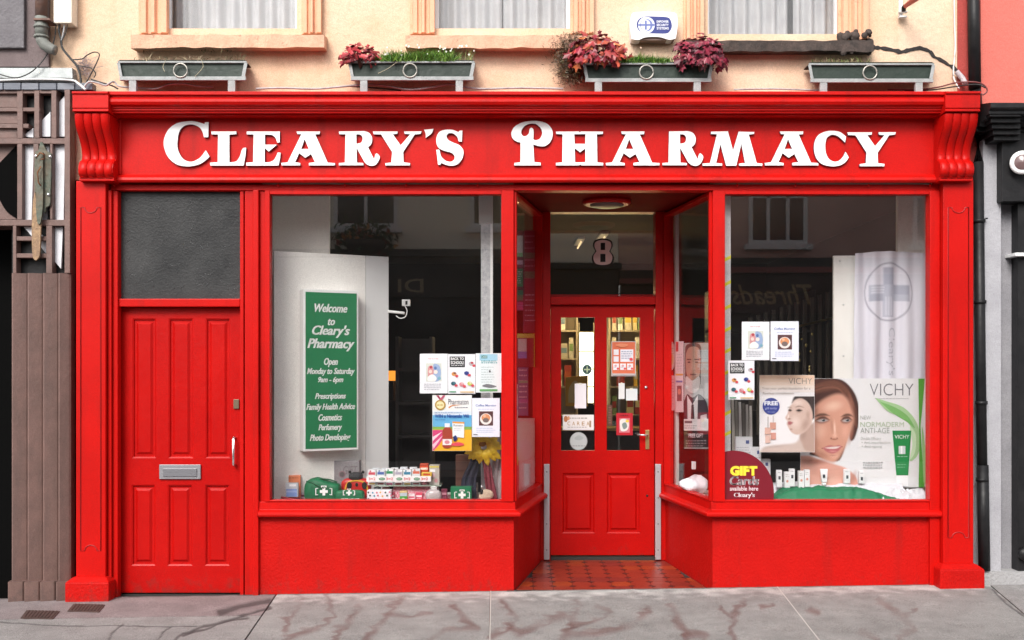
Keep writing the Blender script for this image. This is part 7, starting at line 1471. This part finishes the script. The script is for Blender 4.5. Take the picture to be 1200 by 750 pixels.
# right splay
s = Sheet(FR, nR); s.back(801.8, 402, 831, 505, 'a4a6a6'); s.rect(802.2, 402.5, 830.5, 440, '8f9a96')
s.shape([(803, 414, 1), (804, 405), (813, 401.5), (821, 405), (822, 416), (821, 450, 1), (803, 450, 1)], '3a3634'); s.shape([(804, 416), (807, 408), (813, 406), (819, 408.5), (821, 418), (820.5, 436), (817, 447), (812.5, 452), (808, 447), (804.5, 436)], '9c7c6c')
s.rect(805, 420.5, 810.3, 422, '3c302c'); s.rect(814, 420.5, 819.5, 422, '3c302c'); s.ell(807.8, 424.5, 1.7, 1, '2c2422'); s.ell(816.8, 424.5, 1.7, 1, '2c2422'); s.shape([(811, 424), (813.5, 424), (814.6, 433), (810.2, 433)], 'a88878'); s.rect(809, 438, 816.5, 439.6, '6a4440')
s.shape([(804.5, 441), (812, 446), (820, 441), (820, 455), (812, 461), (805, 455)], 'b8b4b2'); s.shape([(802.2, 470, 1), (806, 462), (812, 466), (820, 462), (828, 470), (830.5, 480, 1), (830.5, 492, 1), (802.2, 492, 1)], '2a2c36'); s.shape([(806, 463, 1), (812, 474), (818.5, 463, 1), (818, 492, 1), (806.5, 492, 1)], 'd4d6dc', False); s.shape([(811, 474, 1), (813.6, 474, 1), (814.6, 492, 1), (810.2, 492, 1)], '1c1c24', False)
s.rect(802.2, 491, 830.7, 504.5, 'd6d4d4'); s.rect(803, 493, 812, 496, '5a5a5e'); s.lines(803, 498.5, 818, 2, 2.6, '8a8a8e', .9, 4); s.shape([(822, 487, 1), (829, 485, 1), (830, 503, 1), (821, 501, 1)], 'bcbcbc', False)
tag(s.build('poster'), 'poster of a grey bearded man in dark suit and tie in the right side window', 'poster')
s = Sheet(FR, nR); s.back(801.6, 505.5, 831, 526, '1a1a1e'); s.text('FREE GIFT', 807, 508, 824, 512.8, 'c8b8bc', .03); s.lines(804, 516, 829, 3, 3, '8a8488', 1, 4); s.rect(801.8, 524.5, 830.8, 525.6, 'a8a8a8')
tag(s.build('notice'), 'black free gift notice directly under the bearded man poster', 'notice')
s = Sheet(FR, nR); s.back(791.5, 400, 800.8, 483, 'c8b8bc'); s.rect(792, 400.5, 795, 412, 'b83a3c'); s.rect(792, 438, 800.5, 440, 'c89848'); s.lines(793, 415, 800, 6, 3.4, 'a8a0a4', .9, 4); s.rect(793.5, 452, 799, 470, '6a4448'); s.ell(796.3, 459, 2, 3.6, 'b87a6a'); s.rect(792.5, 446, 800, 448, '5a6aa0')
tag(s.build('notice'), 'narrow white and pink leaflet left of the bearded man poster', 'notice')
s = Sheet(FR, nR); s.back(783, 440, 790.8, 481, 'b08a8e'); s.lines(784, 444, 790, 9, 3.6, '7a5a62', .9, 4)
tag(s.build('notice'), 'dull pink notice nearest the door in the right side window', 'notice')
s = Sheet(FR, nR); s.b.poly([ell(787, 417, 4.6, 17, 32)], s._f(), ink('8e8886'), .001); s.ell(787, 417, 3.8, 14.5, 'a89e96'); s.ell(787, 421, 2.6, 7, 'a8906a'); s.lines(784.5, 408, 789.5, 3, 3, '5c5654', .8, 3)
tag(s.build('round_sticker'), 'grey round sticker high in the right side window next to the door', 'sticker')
INK_GAIN[0] = 1.0
MB().box(RD + .075, RD + .10, DY - .12, DY - .04, BED, 2.94, mat('inner_white_trim', (.5, .48, .47), .6)).build('inner_trim', BL)
o = MB().blob(P(816, 569, .62), (.10, .08, .07), WV, 12, .9, .5).build('plastic_wrap'); tag(o, 'crumpled white plastic wrap on the sill inside the right side window', 'plastic wrap')
_bx('white_packet', 811, 541, 815.5, 550, .55, .03, 'd4d0d2', 'tiny white packet standing above the plastic wrap in the right side window', 'packet', None, .002, None)

# ================================================================== ENTRANCE DOOR NOTICES
FD = flat(ey + .014)
s = Sheet(FD); s.back(716.5, 400, 745, 441, 'd0d0d0'); s.rect(717.3, 400.8, 744.3, 440, 'd8704e'); s.rect(719, 409.5, 725, 416, 'e8e4e8'); s.rect(727, 409.5, 742, 424, 'ecebf2'); s.rect(719, 417.5, 725, 424, 'e4e0e6')
for i in range(3): s.rect(718.5 + i * 8.2, 426, 725.3 + i * 8.2, 433.5, 'ece8ec'); s.ell(721.5 + i * 8.2, 428.6, 1.6, 1.3, 'd8a0a4'); s.ell(724 + i * 8.2, 432, 1.4, 1.2, 'd84858'); s.lines(719 + i * 8.2, 430, 724 + i * 8.2, 1, 2, 'a8a8b8', .6)
s.lines(728, 411.5, 741, 4, 2.6, 'a0a8c0', .8, 3); s.ell(739.5, 421, 2, 1.8, 'd84858'); s.text('GREAT OFFERS', 720, 403, 741, 407, 'e8a088', .0) if False else s.shape([(721, 404.5), (728, 402.5), (736, 404), (730, 407)], 'e08c68')
s.rect(717.3, 437.6, 744.3, 440, 'b8b0b0'); tag(s.build('notice'), 'orange notice with white boxes in the right glass of the entrance door', 'notice')
for x0, y0, x1, y1, lab, c_ in ((673.5, 449.5, 687, 478.5, 'blank white sheet taped in the left glass of the entrance door', 'ece8ee'), (725, 449, 732, 467.5, 'narrow blank pale sheet in the right glass of the entrance door', 'd6d8d8'), (733.5, 455.5, 747, 469.3, 'square blank pale sheet next to the narrow one in the right door glass', 'd0d6d8')):
    s = Sheet(FD); s.back(x0, y0, x1, y1, c_); s.rect(x0 + (x1 - x0) * .35, y0 - .8, x0 + (x1 - x0) * .6, y0 + 1.2, 'dadac8'); tag(s.build('blank_notice'), lab, 'notice')
s = Sheet(FD); s.back(659.5, 486, 696, 504, 'e2dfe0'); s.rect(660.3, 486.8, 695.2, 503.2, 'e9e5e4'); s.text('CHARITY', 669, 488.5, 690, 491, '8a7a7a', .0) if False else s.lines(668, 489.5, 690, 1, 2, '8a8078', 1, 4)
s.ell(663, 491, 2.4, 3.6, 'b87a50'); s.ell(666.3, 490, 1.4, 2.4, 'd8a070')
for i, ch in enumerate('CAREA'): s.text(ch, 665 + i * 5.6, 494, 668.2 + i * 5.6, 498.5, 'b08a50')
s.lines(665, 500.2, 688, 1, 2, 'a8a0a0', .7); s.rect(690.6, 493, 692.6, 500.5, 'a08a70'); tag(s.build('notice'), 'cream banner shaped notice with spaced tan letters at the bottom of the left door glass', 'notice')
s = Sheet(FD); s.b.poly([ell(678, 517, 10.2, 10.6, 36)], s._f(), ink('a8acac'), .001); s.ell(678, 517, 9.4, 9.8, 'b8bebe'); s.lines(671, 522, 686, 1, 2, '8a9090', 1, 3); s.shape([(673, 514), (678, 510), (684, 513), (679, 516)], 'a8b0b0')
tag(s.build('round_sticker'), 'pale grey round sticker at the bottom of the left door glass', 'sticker')
s = Sheet(FD); s.back(722.2, 484, 741.5, 510, 'b01828'); s.rect(725.5, 490, 738, 507, 'c8707a'); s.shape([(727, 492), (733, 491), (737, 496), (735, 504), (728, 505), (726.5, 498)], 'd8d4d0'); s.shape([(729, 497), (733, 495), (735, 500), (731, 503)], '7a8a88'); s.ell(735, 493.5, 2, 1.7, 'e0c040'); s.lines(727, 486, 737, 1, 2, '701018', 1.4, 4)
tag(s.build('sticker'), 'small red sticker with a pale figure low in the right door glass', 'sticker')
s = Sheet(FD); s.b.poly([ell(688, 433, 5.3, 5.6, 28)], s._f(), ink('28444c'), .001); s.b.poly([ell(688, 433, 5.6, 6, 28), ell(688, 433, 4.7, 5.0, 28)], s._f(), ink('8ab0a0')); s.rect(684.5, 432.3, 691.5, 433.8, 'b8c8a0'); s.rect(687.3, 429.4, 688.8, 436.6, 'b8c8a0')
tag(s.build('round_sticker'), 'small dark teal round sticker with a pale cross in the left door glass', 'sticker')
s = Sheet(FD); s.back(712, 474.5, 717.5, 499, '5a3c30'); s.lines(713, 477, 717, 7, 3, '8a6a5a', .8, 2); tag(s.build('sticker'), 'narrow brown sticker at the left edge of the right door glass', 'sticker')
